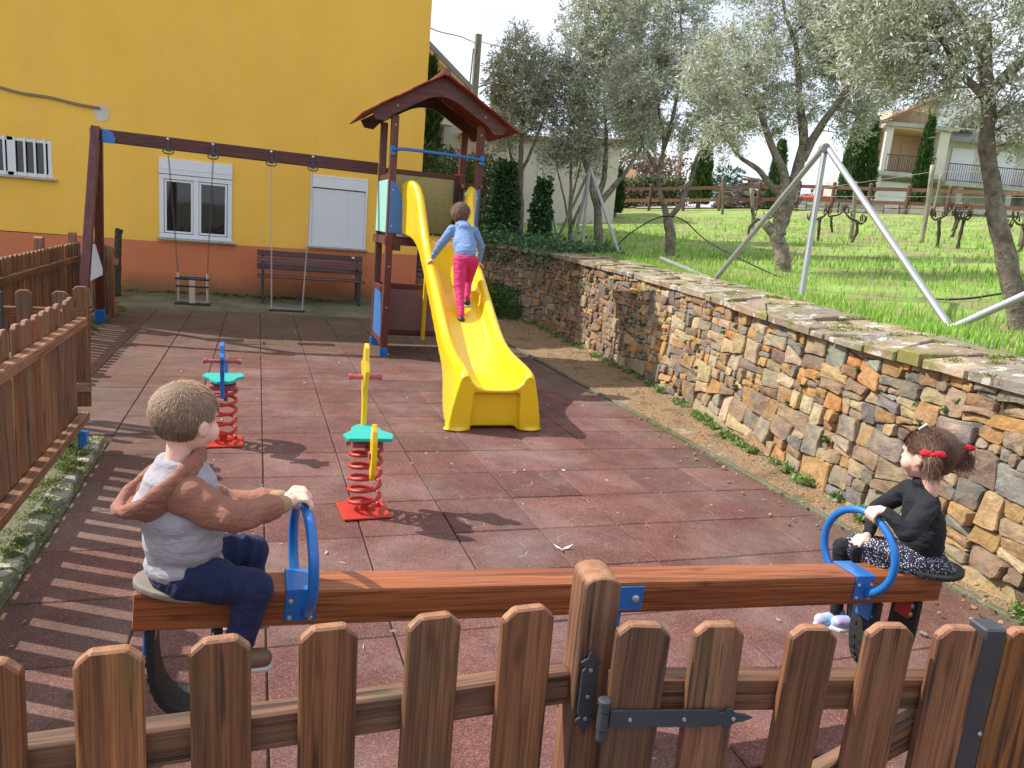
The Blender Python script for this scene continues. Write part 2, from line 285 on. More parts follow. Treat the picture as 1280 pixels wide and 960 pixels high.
# ------------------------------------------------------------------ object helpers
def wloc(o):
    l=V((0,0,0))
    while o: l=l+o.location; o=o.parent
    return l
def tag(o,label=None,cat=None,group=None,kind=None):
    if label:o['label']=label
    if cat:o['category']=cat
    if group:o['group']=group
    if kind:o['kind']=kind
    return o
def empty(name,loc,label,cat,group=None):
    o=bpy.data.objects.new(name,None); COL.objects.link(o); o.location=loc; o.empty_display_size=.1
    return tag(o,label,cat,group)
def finish(name,me,mat,parent=None,smooth=False,loc=None):
    o=bpy.data.objects.new(name,me); COL.objects.link(o)
    if mat and not me.materials: me.materials.append(mat)
    if smooth:
        me.polygons.foreach_set('use_smooth',[True]*len(me.polygons))
    if parent: o.parent=parent
    elif loc is not None: o.location=loc
    return o
class MB:
    def __init__(s): s.v=[];s.f=[];s.t=[]
    def add(s,vs,fs,tint=None):
        k=len(s.v); s.v+=[V(x) for x in vs]; s.f+=[tuple(i+k for i in f) for f in fs]
        s.t+=[tint or (.5,.5,.5)]*len(vs); return s
    def box(s,c,d,rot=None,tint=None):
        c=V(c); hx,hy,hz=d[0]/2,d[1]/2,d[2]/2
        vs=[V((x,y,z)) for x in(-hx,hx) for y in(-hy,hy) for z in(-hz,hz)]
        if rot is not None: vs=[rot@v for v in vs]
        return s.add([c+v for v in vs],[(0,1,3,2),(4,6,7,5),(0,4,5,1),(2,3,7,6),(0,2,6,4),(1,5,7,3)],tint)
    def bar(s,p0,p1,w,h,up=(0,0,1),tint=None):
        p0=V(p0);p1=V(p1); d=(p1-p0); l=d.length; d.normalize(); a=d.cross(V(up)).normalized(); b=a.cross(d)
        rot=Matrix((d,a,b)).transposed(); return s.box((p0+p1)/2,(l,w,h),rot,tint)
    def tube(s,pts,rad,n=8,closed=False,caps=True,tint=None,flat=None):
        pts=[V(p) for p in pts]; N=len(pts)
        if not hasattr(rad,'__len__'): rad=[rad]*N
        t0=None; vs=[]; a=None
        for i,p in enumerate(pts):
            if closed: d=pts[(i+1)%N]-pts[i-1]
            else: d=pts[min(i+1,N-1)]-pts[max(i-1,0)]
            if d.length<1e-9: d=V((0,0,1))
            d.normalize()
            if a is None:
                a=d.orthogonal().normalized()
            else:
                a=(a-d*a.dot(d)); a=a.normalized() if a.length>1e-6 else d.orthogonal().normalized()
            b=d.cross(a)
            for k in range(n):
                an=2*math.pi*k/n; vs.append(p+(a*math.cos(an)+b*math.sin(an))*rad[i])
        fs=[]
        for i in range(N if closed else N-1):
            j=(i+1)%N
            for k in range(n):
                k2=(k+1)%n; fs.append((i*n+k,i*n+k2,j*n+k2,j*n+k))
        if caps and not closed: fs.append(tuple(range(n-1,-1,-1))); fs.append(tuple((N-1)*n+k for k in range(n)))
        return s.add(vs,fs,tint)
    def prism(s,poly,origin,U,W,thick,tint=None):
        """poly in U,W plane, extruded along U x W by thick (centred)"""
        o=V(origin);U=V(U).normalized();W=V(W).normalized();N=U.cross(W).normalized(); n=len(poly)
        vs=[o+U*a+W*b-N*thick/2 for a,b in poly]+[o+U*a+W*b+N*thick/2 for a,b in poly]
        fs=[tuple(range(n-1,-1,-1)),tuple(range(n,2*n))]+[(i,(i+1)%n,n+(i+1)%n,n+i) for i in range(n)]
        return s.add(vs,fs,tint)
    def ell(s,c,r,rot=None,nu=14,nv=9,tint=None):
        c=V(c); r=r if hasattr(r,'__len__') else (r,r,r); vs=[];fs=[]
        for j in range(1,nv):
            th=math.pi*j/nv
            for i in range(nu):
                ph=2*math.pi*i/nu; v=V((r[0]*math.sin(th)*math.cos(ph),r[1]*math.sin(th)*math.sin(ph),r[2]*math.cos(th)))
                vs.append(v)
        vs.append(V((0,0,r[2]))); vs.append(V((0,0,-r[2]))); top=len(vs)-2
        for j in range(nv-2):
            for i in range(nu):
                i2=(i+1)%nu; fs.append((j*nu+i,(j+1)*nu+i,(j+1)*nu+i2,j*nu+i2))
        for i in range(nu):
            fs.append((top,i,(i+1)%nu)); fs.append((top+1,(nv-2)*nu+(i+1)%nu,(nv-2)*nu+i))
        if rot is not None: vs=[rot@v for v in vs]
        return s.add([c+v for v in vs],fs,tint)
    def cap(s,p0,r0,p1,r1,n=12):
        """closed tapered capsule"""
        p0=V(p0);p1=V(p1); d=(p1-p0); l=d.length
        if l<1e-6: return s.ell(p0,max(r0,r1))
        d.normalize(); pts=[];rs=[]
        for k in range(4):
            a=math.pi/2*(k/4); pts.append(p0-d*r0*math.cos(a)); rs.append(max(r0*math.sin(a),r0*.05))
        pts.append(p0);rs.append(r0); pts.append(p1);rs.append(r1)
        for k in range(3,-1,-1):
            a=math.pi/2*(k/4); pts.append(p1+d*r1*math.cos(a)); rs.append(max(r1*math.sin(a),r1*.05))
        return s.tube(pts,rs,n)
    def mesh(s,name,org=V((0,0,0)),bevel=0,seg=1,tint=False):
        me=bpy.data.meshes.new(name); me.from_pydata([tuple(v-org) for v in s.v],[],s.f)
        if tint:
            a=me.color_attributes.new('tint','FLOAT_COLOR','POINT'); a.data.foreach_set('color',[x for t in s.t for x in (*t,1)])
        if bevel:
            bm=bmesh.new(); bm.from_mesh(me); bmesh.ops.recalc_face_normals(bm,faces=bm.faces)
            bmesh.ops.bevel(bm,geom=list(bm.edges),offset=bevel,segments=seg,profile=.6,affect='EDGES',clamp_overlap=True); bm.to_mesh(me); bm.free()
        me.update(); return me
    def build(s,name,mat,parent=None,smooth=False,bevel=0,seg=1,tint=False,loc=None):
        org=wloc(parent) if parent else (V(loc) if loc is not None else V((0,0,0)))
        return finish(name,s.mesh(name,org,bevel,seg,tint),mat,parent,smooth,loc)
def np_mesh(name,verts,faces,mat,tint=None,parent=None,loc=None,smooth=False):
    me=bpy.data.meshes.new(name); nv=len(verts); nf=len(faces); k=faces.shape[1]
    org=np.array(wloc(parent) if parent else (loc if loc is not None else (0,0,0)))
    me.vertices.add(nv); me.vertices.foreach_set('co',(verts-org).astype(np.float32).ravel())
    me.loops.add(nf*k); me.loops.foreach_set('vertex_index',faces.astype(np.int32).ravel())
    me.polygons.add(nf); me.polygons.foreach_set('loop_start',np.arange(0,nf*k,k,dtype=np.int32))
    me.update(calc_edges=True)
    if tint is not None:
        a=me.color_attributes.new('tint','FLOAT_COLOR','POINT'); c=np.ones((nv,4),np.float32); c[:,:3]=tint; a.data.foreach_set('color',c.ravel())
    return finish(name,me,mat,parent,smooth,loc)
def copyobj(o,parent=None,loc=None,rot=None):
    c=o.copy(); COL.objects.link(c)
    if parent: c.parent=parent
    if loc is not None: c.location=loc
    if rot is not None: c.rotation_euler=rot
    return c
def copy_tree(o,loc,label=None,rotz=0):
    c=o.copy(); COL.objects.link(c); c.location=loc; c.rotation_euler=(0,0,rotz)
    if label:c['label']=label
    for ch in list(o.children):
        d=ch.copy(); COL.objects.link(d); d.parent=c
        for g in list(ch.children):
            e=g.copy(); COL.objects.link(e); e.parent=d
    return c
def arc(c,U,W,r,a0,a1,n):
    c=V(c);U=V(U);W=V(W); return [c+U*r*math.cos(a0+(a1-a0)*i/n)+W*r*math.sin(a0+(a1-a0)*i/n) for i in range(n+1)]
def bez(pts,n):
    """Catmull-Rom through points"""
    P=[V(p) for p in pts]; P=[P[0]*2-P[1]]+P+[P[-1]*2-P[-2]]; o=[]
    for i in range(1,len(P)-2):
        for k in range(n):
            t=k/n; a,b,c,d=P[i-1:i+3]
            o.append(.5*((2*b)+(c-a)*t+(2*a-5*b+4*c-d)*t*t+(3*b-a-3*c+d)*t**3))
    o.append(P[-2]); return o
def interp(x,xs,ys): return float(np.interp(x,xs,ys))
def leafcloud(centers,dirs,length,width,jit,tints):
    """diamond leaves: centers (n,3), dirs (n,3)"""
    n=len(centers); d=dirs/np.linalg.norm(dirs,axis=1,keepdims=True)
    r=rng.normal(size=(n,3)); s=np.cross(d,r); s/=np.linalg.norm(s,axis=1,keepdims=True)
    l=length*(1+jit*rng.uniform(-1,1,n))[:,None]; w_=width*(1+jit*rng.uniform(-1,1,n))[:,None]
    nn=np.cross(d,s)
    a=centers; b=centers+d*l*.45+s*w_/2+nn*l*.04; c=centers+d*l+nn*l*-.06; e=centers+d*l*.45-s*w_/2+nn*l*.04
    vs=np.stack([a,b,c,e],1).reshape(-1,3); f=np.arange(4*n).reshape(-1,4)
    return vs,f,np.repeat(tints,4,0)

def remesh(mb,voxel,smooth,name='tmp',fac=.5):
    me=mb.mesh(name); bm=bmesh.new(); bm.from_mesh(me); bmesh.ops.recalc_face_normals(bm,faces=bm.faces); bm.to_mesh(me); bm.free()
    o=bpy.data.objects.new(name,me); COL.objects.link(o)
    m_=o.modifiers.new('r','REMESH'); m_.mode='VOXEL'; m_.voxel_size=voxel; m_.use_smooth_shade=True
    s_=o.modifiers.new('s','SMOOTH'); s_.iterations=smooth; s_.factor=fac
    dg=bpy.context.evaluated_depsgraph_get(); me2=bpy.data.meshes.new_from_object(o.evaluated_get(dg)); bpy.data.objects.remove(o); bpy.data.meshes.remove(me)
    return me2
# ================================================================= SETTING
WP=[(3.0,-4.6),(3.3,-3.0),(3.75,-.72),(3.99,1.36),(4.40,3.84),(4.64,6.97),(4.72,8.8),(4.5,9.9),(3.9,10.8),(2.93,11.3)]
_wp=[V((p.x,p.y,0)) for p in bez([V((a,b,0)) for a,b in WP],12)]
_ws=[0.]
for a,b in zip(_wp,_wp[1:]): _ws.append(_ws[-1]+(b-a).length)
WLEN=_ws[-1]
def wpath(s):
    x=np.interp(s,_ws,[p.x for p in _wp]); y=np.interp(s,_ws,[p.y for p in _wp]); return V((x,y,0))
def wnorm(s):
    d=(wpath(min(s+.05,WLEN))-wpath(max(s-.05,0))).normalized(); return V((-d.y,d.x,0))   # toward the playground
def wtop(s):
    y=wpath(s).y; z=interp(y,[-5,-.85,.15,1.6,2.7,5.5,8.5,12],[1.12,1.11,1.11,1.155,1.19,1.26,1.32,1.38]); return z
def zf(x,y):
    s=max(0,.8*(x-4.6)+.25*(y-2)); s2=min(s,18); return 1.2+.06*s2+.0035*s2*s2+.02*(s-s2)+.03*noise.noise(V((x*.35,y*.35,3)))
# ground sheet to the horizon
mb=MB(); S=900
mb.add([(-S,-S,-.06),(S,-S,-.06),(S,S,-.06),(-S,S,-.06)],[(0,1,2,3)])
tag(mb.build('ground',MT['ground']),kind='structure')
# base under tiles
mb=MB(); mb.add([(-2.3,-4.6,-.018),(3.48,-4.6,-.018),(3.48,9.02,-.018),(-2.3,9.02,-.018)],[(0,1,2,3)])
play=mb.build('play_surface',MT['base']); tag(play,kind='structure')
tm=MB(); h=.247; c_=.005
tm.add([(-h,-h,-.03),(h,-h,-.03),(h,h,-.03),(-h,h,-.03),(-h,-h,-c_),(h,-h,-c_),(h,h,-c_),(-h,h,-c_),(-h+c_,-h+c_,0),(h-c_,-h+c_,0),(h-c_,h-c_,0),(-h+c_,h-c_,0)],
 [(0,1,5,4),(1,2,6,5),(2,3,7,6),(3,0,4,7),(4,5,9,8),(5,6,10,9),(6,7,11,10),(7,4,8,11),(8,9,10,11)])
tmesh=tm.mesh('rubber_tile'); tmesh.materials.append(MT['tile'])
half=MB(); hw=.222
half.add([(x*hw/h,y,z) for x,y,z in tm.v],tm.f); hmesh=half.mesh('rubber_tile_cut'); hmesh.materials.append(MT['tile'])
tl=[]
for j in range(-9,18):
    for i in range(-4,7):
        x=.25+.5*i; y=.25+.5*j
        if x<-1.0 and y<1.8: continue
        if x<-2.2: continue
        tl.append((x,y,i))
for x,y,i in sorted(tl,key=lambda q:(q[1],q[0])):
    cut=i==6
    o=bpy.data.objects.new('rubber_tile',hmesh if cut else tmesh); COL.objects.link(o); o.parent=play
    o.location=(x-(.025 if cut else 0)+rd.uniform(-.0015,.0015),y+rd.uniform(-.0015,.0015),rd.uniform(-.0015,.0015))
    o.rotation_euler=(rd.uniform(-.003,.003),rd.uniform(-.003,.003),rd.uniform(-.002,.002))
# concrete edging along the right side of the tiles
kb=MB(); y=-4.6
while y<9.0:
    l=1.0; kb.box((3.515,y+l/2,-.02),(.055,l-.006,.05)); y+=l
tag(kb.build('kerb_edging',MT['moss_conc'],bevel=.006),kind='structure')
# dirt strip between tiles and stone wall, uneven
vs=[];fs=[];ny=150;nx=18
for j in range(ny+1):
    s=WLEN*j/ny; p=wpath(s)
    for i in range(nx+1):
        t=i/nx; x0=3.54 if p.y<9.2 else min(3.54,p.x-.6)
        q=V((x0,min(p.y,9.2) if p.y<9.2 else p.y-.0,0)); q=q.lerp(p-wnorm(s)*.12,t)
        z=-.012+.07*t**1.5+.022*noise.fractal(V((q.x*4,q.y*4,0)),.8,2,4)*min(1,t*5+.1)
        if s>WLEN-3: q=q+V((-(s-WLEN+3)*.35*(1-t),0,0))
        vs.append((q.x,q.y,z))
for j in range(ny):
    for i in range(nx):
        a=j*(nx+1)+i; fs.append((a,a+1,a+nx+2,a+nx+1))
m_=MB(); m_.add(vs,fs); tag(m_.build('dirt_path',MT['dirt'],smooth=True),kind='structure')
# mossy apron in front of the building
vs=[];fs=[];nx,ny=60,22
for j in range(ny+1):
    for i in range(nx+1):
        x=-6+9.9*i/nx; y=8.99+2.1*j/ny
        z=-.012+ (y-8.95)*interp(x,[-3,0,3],[.0,.035,.085])+.012*noise.fractal(V((x*3,y*3,5)),.8,2,3)
        vs.append((x,y,z))
for j in range(ny):
    for i in range(nx):
        a=j*(nx+1)+i; fs.append((a,a+1,a+nx+2,a+nx+1))
m_=MB(); m_.add(vs,fs); tag(m_.build('concrete_apron',MT['moss_conc'],smooth=True),kind='structure')
# left margin strip under the slatted fence
vs=[];fs=[];nx,ny=12,80
for j in range(ny+1):
    for i in range(nx+1):
        x=-2.1+1.09*i/nx; y=-4.6+6.45*j/ny
        z=-.005+.02*noise.fractal(V((x*6,y*6,9)),.8,2,4)
        vs.append((x,y,z))
for j in range(ny):
    for i in range(nx):
        a=j*(nx+1)+i; fs.append((a,a+1,a+nx+2,a+nx+1))
m_=MB(); m_.add(vs,fs); tag(m_.build('mossy_margin',MT['moss_conc'],smooth=True),kind='structure')
# yard beyond left fence
mb=MB(); mb.add([(-30,-20,-.03),(-2.35,-20,-.03),(-2.35,11,-.03),(-30,11,-.03)],[(0,1,2,3)])
tag(mb.build('yard',MT['moss_conc']),kind='structure')

# field behind the wall
ys=[-40,-25,-15,-10,-6,-4.6]+list(np.arange(-4,14,.4))+list(np.arange(14,34,1.))+[36,40,46,55,70,100,160,300,600]
ts=[0]+list(np.arange(.3,8,.4))+list(np.arange(8,34,1.))+[36,42,50,64,90,150,300,800]
def wx(y):
    if y<-4.6: return 3.0+(y+4.6)*.1+.4
    if y>11.3: return 3.0
    c=[(abs(p.y-y),p) for p in _wp]; p=min(c,key=lambda q:q[0])[1]
    return float(np.interp(y,[q.y for q in _wp[:-1]],[q.x for q in _wp[:-1]]))+ .62
def wtz(y): return interp(y,[-5,-.85,.15,1.6,2.7,5.5,8.5,12],[1.12,1.11,1.11,1.155,1.19,1.26,1.32,1.38])+.03
vs=[];fs=[]
for y in ys:
    for t in ts:
        x=wx(y)+t; z=zf(x,y)
        if t==0 and y<11: z=wtz(y)
        if x>300 or y>250: z-=0
        vs.append((x,y,z))
n=len(ts)
for j in range(len(ys)-1):
    for i in range(n-1):
        a=j*n+i; fs.append((a,a+1,a+n+1,a+n))
m_=MB(); m_.add(vs,fs); field=m_.build('field',MT['turf'],smooth=True); tag(field,kind='structure')

# ================================================================= STONE WALL
wall=empty('stone_wall',(4.2,2,0),'low rubble stone wall of ochre, orange and grey stones along the right edge of the playground','wall')
# core
vs=[];fs=[];nn=140
for j in range(nn+1):
    s=WLEN*j/nn; p=wpath(s); nr=wnorm(s); zt=wtop(s)-.05
    for d,z in ((.035,-.06),(-.055,zt),(-.62,zt+.0),(-.62,-.06)):
        q=p+nr*d; vs.append((q.x,q.y,z))
for j in range(nn):
    for k in range(3):
        a=j*4+k; fs.append((a,a+1,a+5,a+4))
m_=MB(); m_.add(vs,fs); m_.build('wall_core',MT['mortar'],wall)
def clip(poly,p,nv):
    """split convex polygon by line through p with normal nv"""
    A=[];B=[];n=len(poly)
    for i in range(n):
        a=poly[i];b=poly[(i+1)%n]; da=(a-p).dot(nv); db=(b-p).dot(nv)
        (A if da>=0 else B).append(a)
        if da*db<0:
            q=a.lerp(b,da/(da-db)); A.append(q);B.append(q)
    return A,B
def area(p): return abs(sum(p[i].x*p[(i+1)%len(p)].y-p[(i+1)%len(p)].x*p[i].y for i in range(len(p))))/2
from mathutils import Vector as _V
def partition(x0,y0,x1,y1,target,rnd,asp=2.2,ang=8,big=.1):
    st=[[_V((x0,y0)),_V((x1,y0)),_V((x1,y1)),_V((x0,y1))]]; res=[]
    while st:
        p=st.pop(); a=area(p); c=sum(p,_V((0,0)))/len(p)
        bx=max(q.x for q in p)-min(q.x for q in p); by=max(q.y for q in p)-min(q.y for q in p)
        tg=target(c)*math.exp(rnd.gauss(0,.75))
        if a<tg*1.15 and bx<by*5.5 and by<bx*1.35 or a<.0010: res.append(p); continue
        vert=bx>by*asp*rnd.uniform(.75,1.3)
        th=(0 if vert else math.pi/2)+R(rnd.gauss(0,ang))
        if not vert: th=math.pi/2+R(rnd.gauss(0,ang*.6))
        q=c+_V((bx*rnd.uniform(-.17,.17),by*rnd.uniform(-.17,.17)))
        A,B=clip(p,q,_V((math.cos(th),math.sin(th))))
        if len(A)>2 and len(B)>2: st+= [A,B]
        else: res.append(p)
    return res
def roundpoly(p,inset,rnd,wob=.006):
    c=sum(p,_V((0,0)))/len(p); o=[]; n=len(p)
    # inset along edges normals (approx by shrinking), chaikin corners, wobble
    q=[]
    for i in range(n):
        a,b=p[i],p[(i+1)%n]; l=(b-a).length
        f=min(.34,.013/max(l,1e-4))
        q.append(a.lerp(b,f*rnd.uniform(.6,1.3)))
        if l>.07: q.append(a.lerp(b,.5)+_V((rnd.uniform(-1,1),rnd.uniform(-1,1)))*wob)
        q.append(a.lerp(b,1-f*rnd.uniform(.6,1.3)))
    for v in q:
        d=v-c; l=d.length
        o.append(c+d*max(.3,(l-inset)/l)+_V((rnd.uniform(-1,1),rnd.uniform(-1,1)))*wob*.5)
    return o
PAL=[((.36,.22,.09),20),((.44,.25,.10),9),((.46,.22,.08),5),((.40,.30,.17),16),((.30,.22,.14),14),((.22,.19,.16),14),((.18,.17,.16),8),((.27,.18,.12),9),((.21,.15,.11),7),((.48,.39,.26),8),((.25,.25,.2),6)]
def stonecol(rnd,x=.0):
    t=rnd.uniform(0,sum(w_ for _,w_ in PAL))
    for c,w_ in PAL:
        t-=w_
        if t<=0: break
    k=rnd.uniform(.8,1.2)
    if x>5: c=tuple(a*.55+b*.45 for a,b in zip(c,(.22,.15,.11)))     # browner stones in the far stretch
    return tuple(a*k*rnd.uniform(.94,1.06) for a in c)
rs=random.Random(5)
polys=[]
x=0.
while x<WLEN:
    wd=rs.uniform(.8,1.3); x1=min(x+wd,WLEN)
    if WLEN-x1<.4:x1=WLEN
    ysplit=rs.uniform(.38,.55)
    polys+=partition(x,0,x1,ysplit,lambda c:.030 if wpath(c.x).y<3.5 else .018,rs)
    polys+=partition(x,ysplit,x1,1.0,lambda c:.017 if wpath(c.x).y<3.5 else .011,rs)
    x=x1
def wallpt(s,t,d):
    zt=wtop(s)-.05; p=wpath(s)+wnorm(s)*(.035-.09*t+d); return V((p.x,p.y,-.05+(zt+.05)*t+.0))
camp=V((-.06,-3.78,1.66))
items=[]
for p in polys:
    c=sum(p,_V((0,0)))/len(p); w3=wallpt(c.x,c.y,0); items.append((area(p)/((w3-camp).length**2)*(0 if w3.y<-1.6 else 1),p,c,w3))
items.sort(key=lambda q:-q[0])
stuff=MB()
for k,(_,p,c,w3) in enumerate(items):
    o=roundpoly(p,.0028,rs,.008 if area(p)>.01 else .004); n=len(o); col=stonecol(rs,w3.y)
    dep=rs.uniform(.016,.05)*(1.2 if area(p)>.03 else 1); tl_x=rs.gauss(0,.12);tl_y=rs.gauss(0,.12)
    rings=[]
    for fsc,dd in ((1.0,-.05),(1.0,dep-.010),(.955,dep-.001),(.6,dep+.002)):
        ring=[]
        for i,v in enumerate(o):
            u=c+(v-c)*fsc; d=dd
            if dd>0: d+= (u.x-c.x)*tl_x+(u.y-c.y)*tl_y + .010*noise.noise(V((u.x*22,u.y*22,k)))
            ring.append(wallpt(u.x,u.y,d))
        rings.append(ring)
    vs=[v for r_ in rings for v in r_]+[wallpt(c.x,c.y,dep+.006+.008*noise.noise(V((c.x*22,c.y*22,k))))]
    fs=[]
    for a in range(3):
        for i in range(n):
            i2=(i+1)%n; fs.append((a*n+i,a*n+i2,(a+1)*n+i2,(a+1)*n+i))
    for i in range(n): fs.append((3*n+i,3*n+(i+1)%n,4*n))
    fs=[f[::-1] for f in fs]
    # per-vertex colour variation: large stones vary across the face
    col2=stonecol(rs,w3.y)
    if k<300:
        s_=MB(); s_.add(vs,fs); 
        s_.t=[tuple(a+(b-a)*max(0,min(1,.5+1.2*noise.noise(v*9+V((k,0,0)))))*.6 for a,b in zip(col,col2)) for v in s_.v]
        s_.build('stone',MT['stone'],wall,tint=True)
    else: stuff.add(vs,fs,col)
st=stuff.build('stone',MT['stone'],wall,tint=True); tag(st,kind='stuff')
# coping slabs
cs=[]; x=0
while x<WLEN:
    x1=min(x+rs.uniform(1.2,1.7),WLEN)
    if WLEN-x1<.5:x1=WLEN
    sp=rs.uniform(.34,.5)
    cs+=partition(x,-.05,x1,sp,lambda c:.12,rs,1.1,20)
    cs+=partition(x,sp,x1,.70,lambda c:.09,rs,1.1,24); x=x1
CP=[(.28,.225,.17),(.31,.26,.20),(.22,.185,.15),(.35,.275,.195),(.26,.225,.185),(.32,.235,.165),(.22,.195,.17)]
for k,p in enumerate(cs):
    c=sum(p,_V((0,0)))/len(p)
    front=min(q.y for q in p)<-.04
    p=[_V((q.x,q.y+(rs.uniform(-.03,.012) if q.y<-.04 else 0))) for q in p]
    o=roundpoly(p,.004,rs,.016); n=len(o); th=rs.uniform(.032,.062) if front else rs.uniform(.03,.05)
    ta,tb=rs.gauss(0,.02),rs.gauss(0,.03); dz=rs.uniform(-.006,.012)
    def cp(u,z):
        q=wpath(u.x)-wnorm(min(max(u.x,0),WLEN))*(.03+u.y); return V((q.x,q.y,wtop(u.x)-.045+z+max(0,u.y)*.09))
    vs=[];
    for fsc,zz in ((1.,-.01),(1.01,th-.008+dz),(.96,th+dz)):
        for v in o:
            u=c+(v-c)*fsc; vs.append(cp(u,zz+((u.x-c.x)*ta+(u.y-c.y)*tb if zz>0 else 0)+.004*noise.noise(V((u.x*15,u.y*15,k)))))
    fs=[(a*n+i,a*n+(i+1)%n,(a+1)*n+(i+1)%n,(a+1)*n+i) for a in range(2) for i in range(n)]+[tuple(2*n+i for i in range(n)),tuple(range(n-1,-1,-1))]
    s_=MB(); s_.add(vs,fs); cc=rs.choice(CP); kk_=rs.uniform(.8,1.25); cc=tuple(a*kk_ for a in cc); s_.t=[cc]*len(vs)
    o_=s_.build('coping_slab',MT['coping'],wall,tint=True)

# ================================================================= YELLOW BUILDING
BY=11.0
bld=empty('yellow_building',(-2,BY,0),'large yellow rendered building with an orange painted base closing the far side of the playground','building')
def wallgrid(mb,x0,x1,z0,z1,y,holes,depth=.22):
    xs=sorted({x0,x1,*[h for q in holes for h in (q[0],q[1])]}); zs=sorted({z0,z1,*[h for q in holes for h in (q[2],q[3])]})
    for i in range(len(xs)-1):
        for j in range(len(zs)-1):
            cx,cz=(xs[i]+xs[i+1])/2,(zs[j]+zs[j+1])/2
            if any(q[0]<cx<q[1] and q[2]<cz<q[3] for q in holes): continue
            mb.add([(xs[i],y,zs[j]),(xs[i+1],y,zs[j]),(xs[i+1],y,zs[j+1]),(xs[i],y,zs[j+1])],[(0,1,2,3)])
    for a,b,c,d in holes:
        if c<z0 or d>z1: continue
        mb.add([(a,y,c),(a,y+depth,c),(a,y+depth,d),(a,y,d)],[(0,1,2,3)]); mb.add([(b,y,c),(b,y,d),(b,y+depth,d),(b,y+depth,c)],[(0,1,2,3)])
        mb.add([(a,y,d),(a,y+depth,d),(b,y+depth,d),(b,y,d)],[(0,1,2,3)]); mb.add([(a,y,c),(b,y,c),(b,y+depth,c),(a,y+depth,c)],[(0,1,2,3)])
W1=(-1.69,-.50,1.01,2.36); W2=(.85,1.89,1.05,2.34); W3=(-5.0,-3.31,1.84,2.45)
XR=2.9; XL=-9.
mb=MB(); wallgrid(mb,XL,XR,.93,9.6,BY,[W1,W2,W3])
mb.add([(XR,BY,-.1),(XR,BY+12,-.1),(XR,BY+12,9.6),(XR,BY,9.6)],[(0,1,2,3)]); mb.add([(XL,BY,-.1),(XL,BY,9.6),(XL,BY+12,9.6),(XL,BY+12,-.1)],[(0,1,2,3)])
mb.add([(XL,BY,9.6),(XR,BY,9.6),(XR,BY+12,9.6),(XL,BY+12,9.6)],[(0,1,2,3)]); mb.add([(XL,BY+12,-.1),(XR,BY+12,-.1),(XR,BY+12,9.6),(XL,BY+12,9.6)],[(0,3,2,1)])
mb.build('wall',MT['yplaster'],bld)
mb=MB()   # base band follows the slope a little
N=24
for i in range(N):
    xa,xb=XL+(XR-XL)*i/N,XL+(XR-XL)*(i+1)/N; za,zb=[interp(q,[-4.1,-2.3,2.8],[.915,.925,1.02]) for q in (xa,xb)]
    mb.add([(xa,BY-.004,-.1),(xb,BY-.004,-.1),(xb,BY-.004,zb),(xa,BY-.004,za),(xa,BY+.01,za),(xb,BY+.01,zb)],[(0,1,2,3),(3,2,5,4)])
mb.add([(XR+.004,BY-.004,-.1),(XR+.004,BY+12,-.1),(XR+.004,BY+12,1.02),(XR+.004,BY-.004,1.02)],[(0,1,2,3)])
mb.build('painted_base',MT['oplaster'],bld)
def frame(mb,a,b,c,d,y,w_,t=.05):
    mb.box(((a+b)/2,y,d-w_/2),(b-a,t,w_)); mb.box(((a+b)/2,y,c+w_/2),(b-a,t,w_)); mb.box((a+w_/2,y,(c+d)/2),(w_,t,d-c-2*w_)); mb.box((b-w_/2,y,(c+d)/2),(w_,t,d-c-2*w_))
# window 1
a,b,c,d=W1; d2=d-.27
mb=MB(); frame(mb,a,b,c,d2,BY+.0,.075,.06); mb.box(((a+b)/2,BY-.004,(c+d2)/2),(.09,.05,d2-c-.15))
frame(mb,a+.085,(a+b)/2-.05,c+.085,d2-.085,BY-.012,.034,.03); frame(mb,(a+b)/2+.05,b-.085,c+.085,d2-.085,BY-.012,.034,.03)
wn=mb.build('window',MT['white_pvc'],bld,bevel=.006); tag(wn,'white two-leaf window with shutter box above')
for s_ in (-1,1):
    mb=MB(); xc=(a+b)/2+s_*(b-a)*.235; mb.box((xc,BY+.005,(c+d2)/2),((b-a)/2-.17,.01,d2-c-.2)); mb.build('pane',MT['glass'],wn)
mb=MB(); mb.box(((a+b)/2,BY-.0,d-.13),(b-a,.075,.26)); mb.box(((a+b)/2,BY-.04,d-.17),(b-a-.06,.01,.004)); mb.build('shutter_box',MT['white_pvc'],wn,bevel=.006)
mb=MB(); mb.box(((a+b)/2+.02,BY-.03,c-.02),(b-a+.1,.12,.035)); mb.build('sill',MT['concrete'],wn,bevel=.004)
mb=MB(); mb.box(((a+b)/2,BY+.6,(c+d)/2-.2),(b-a,.02,.3)); 
for i in range(7): mb.ell((a+.35+i*.11,BY+.45,c+.16+.03*(i%3)),(.09,.05,.07),nu=8,nv=5)
mb.build('items_inside',MT['tan'],wn)
mb=MB(); mb.box(((a+b)/2,BY+.9,(c+d)/2),(b-a+.4,.02,d-c+.3)); mb.build('interior',MT['shoe_d'],wn)
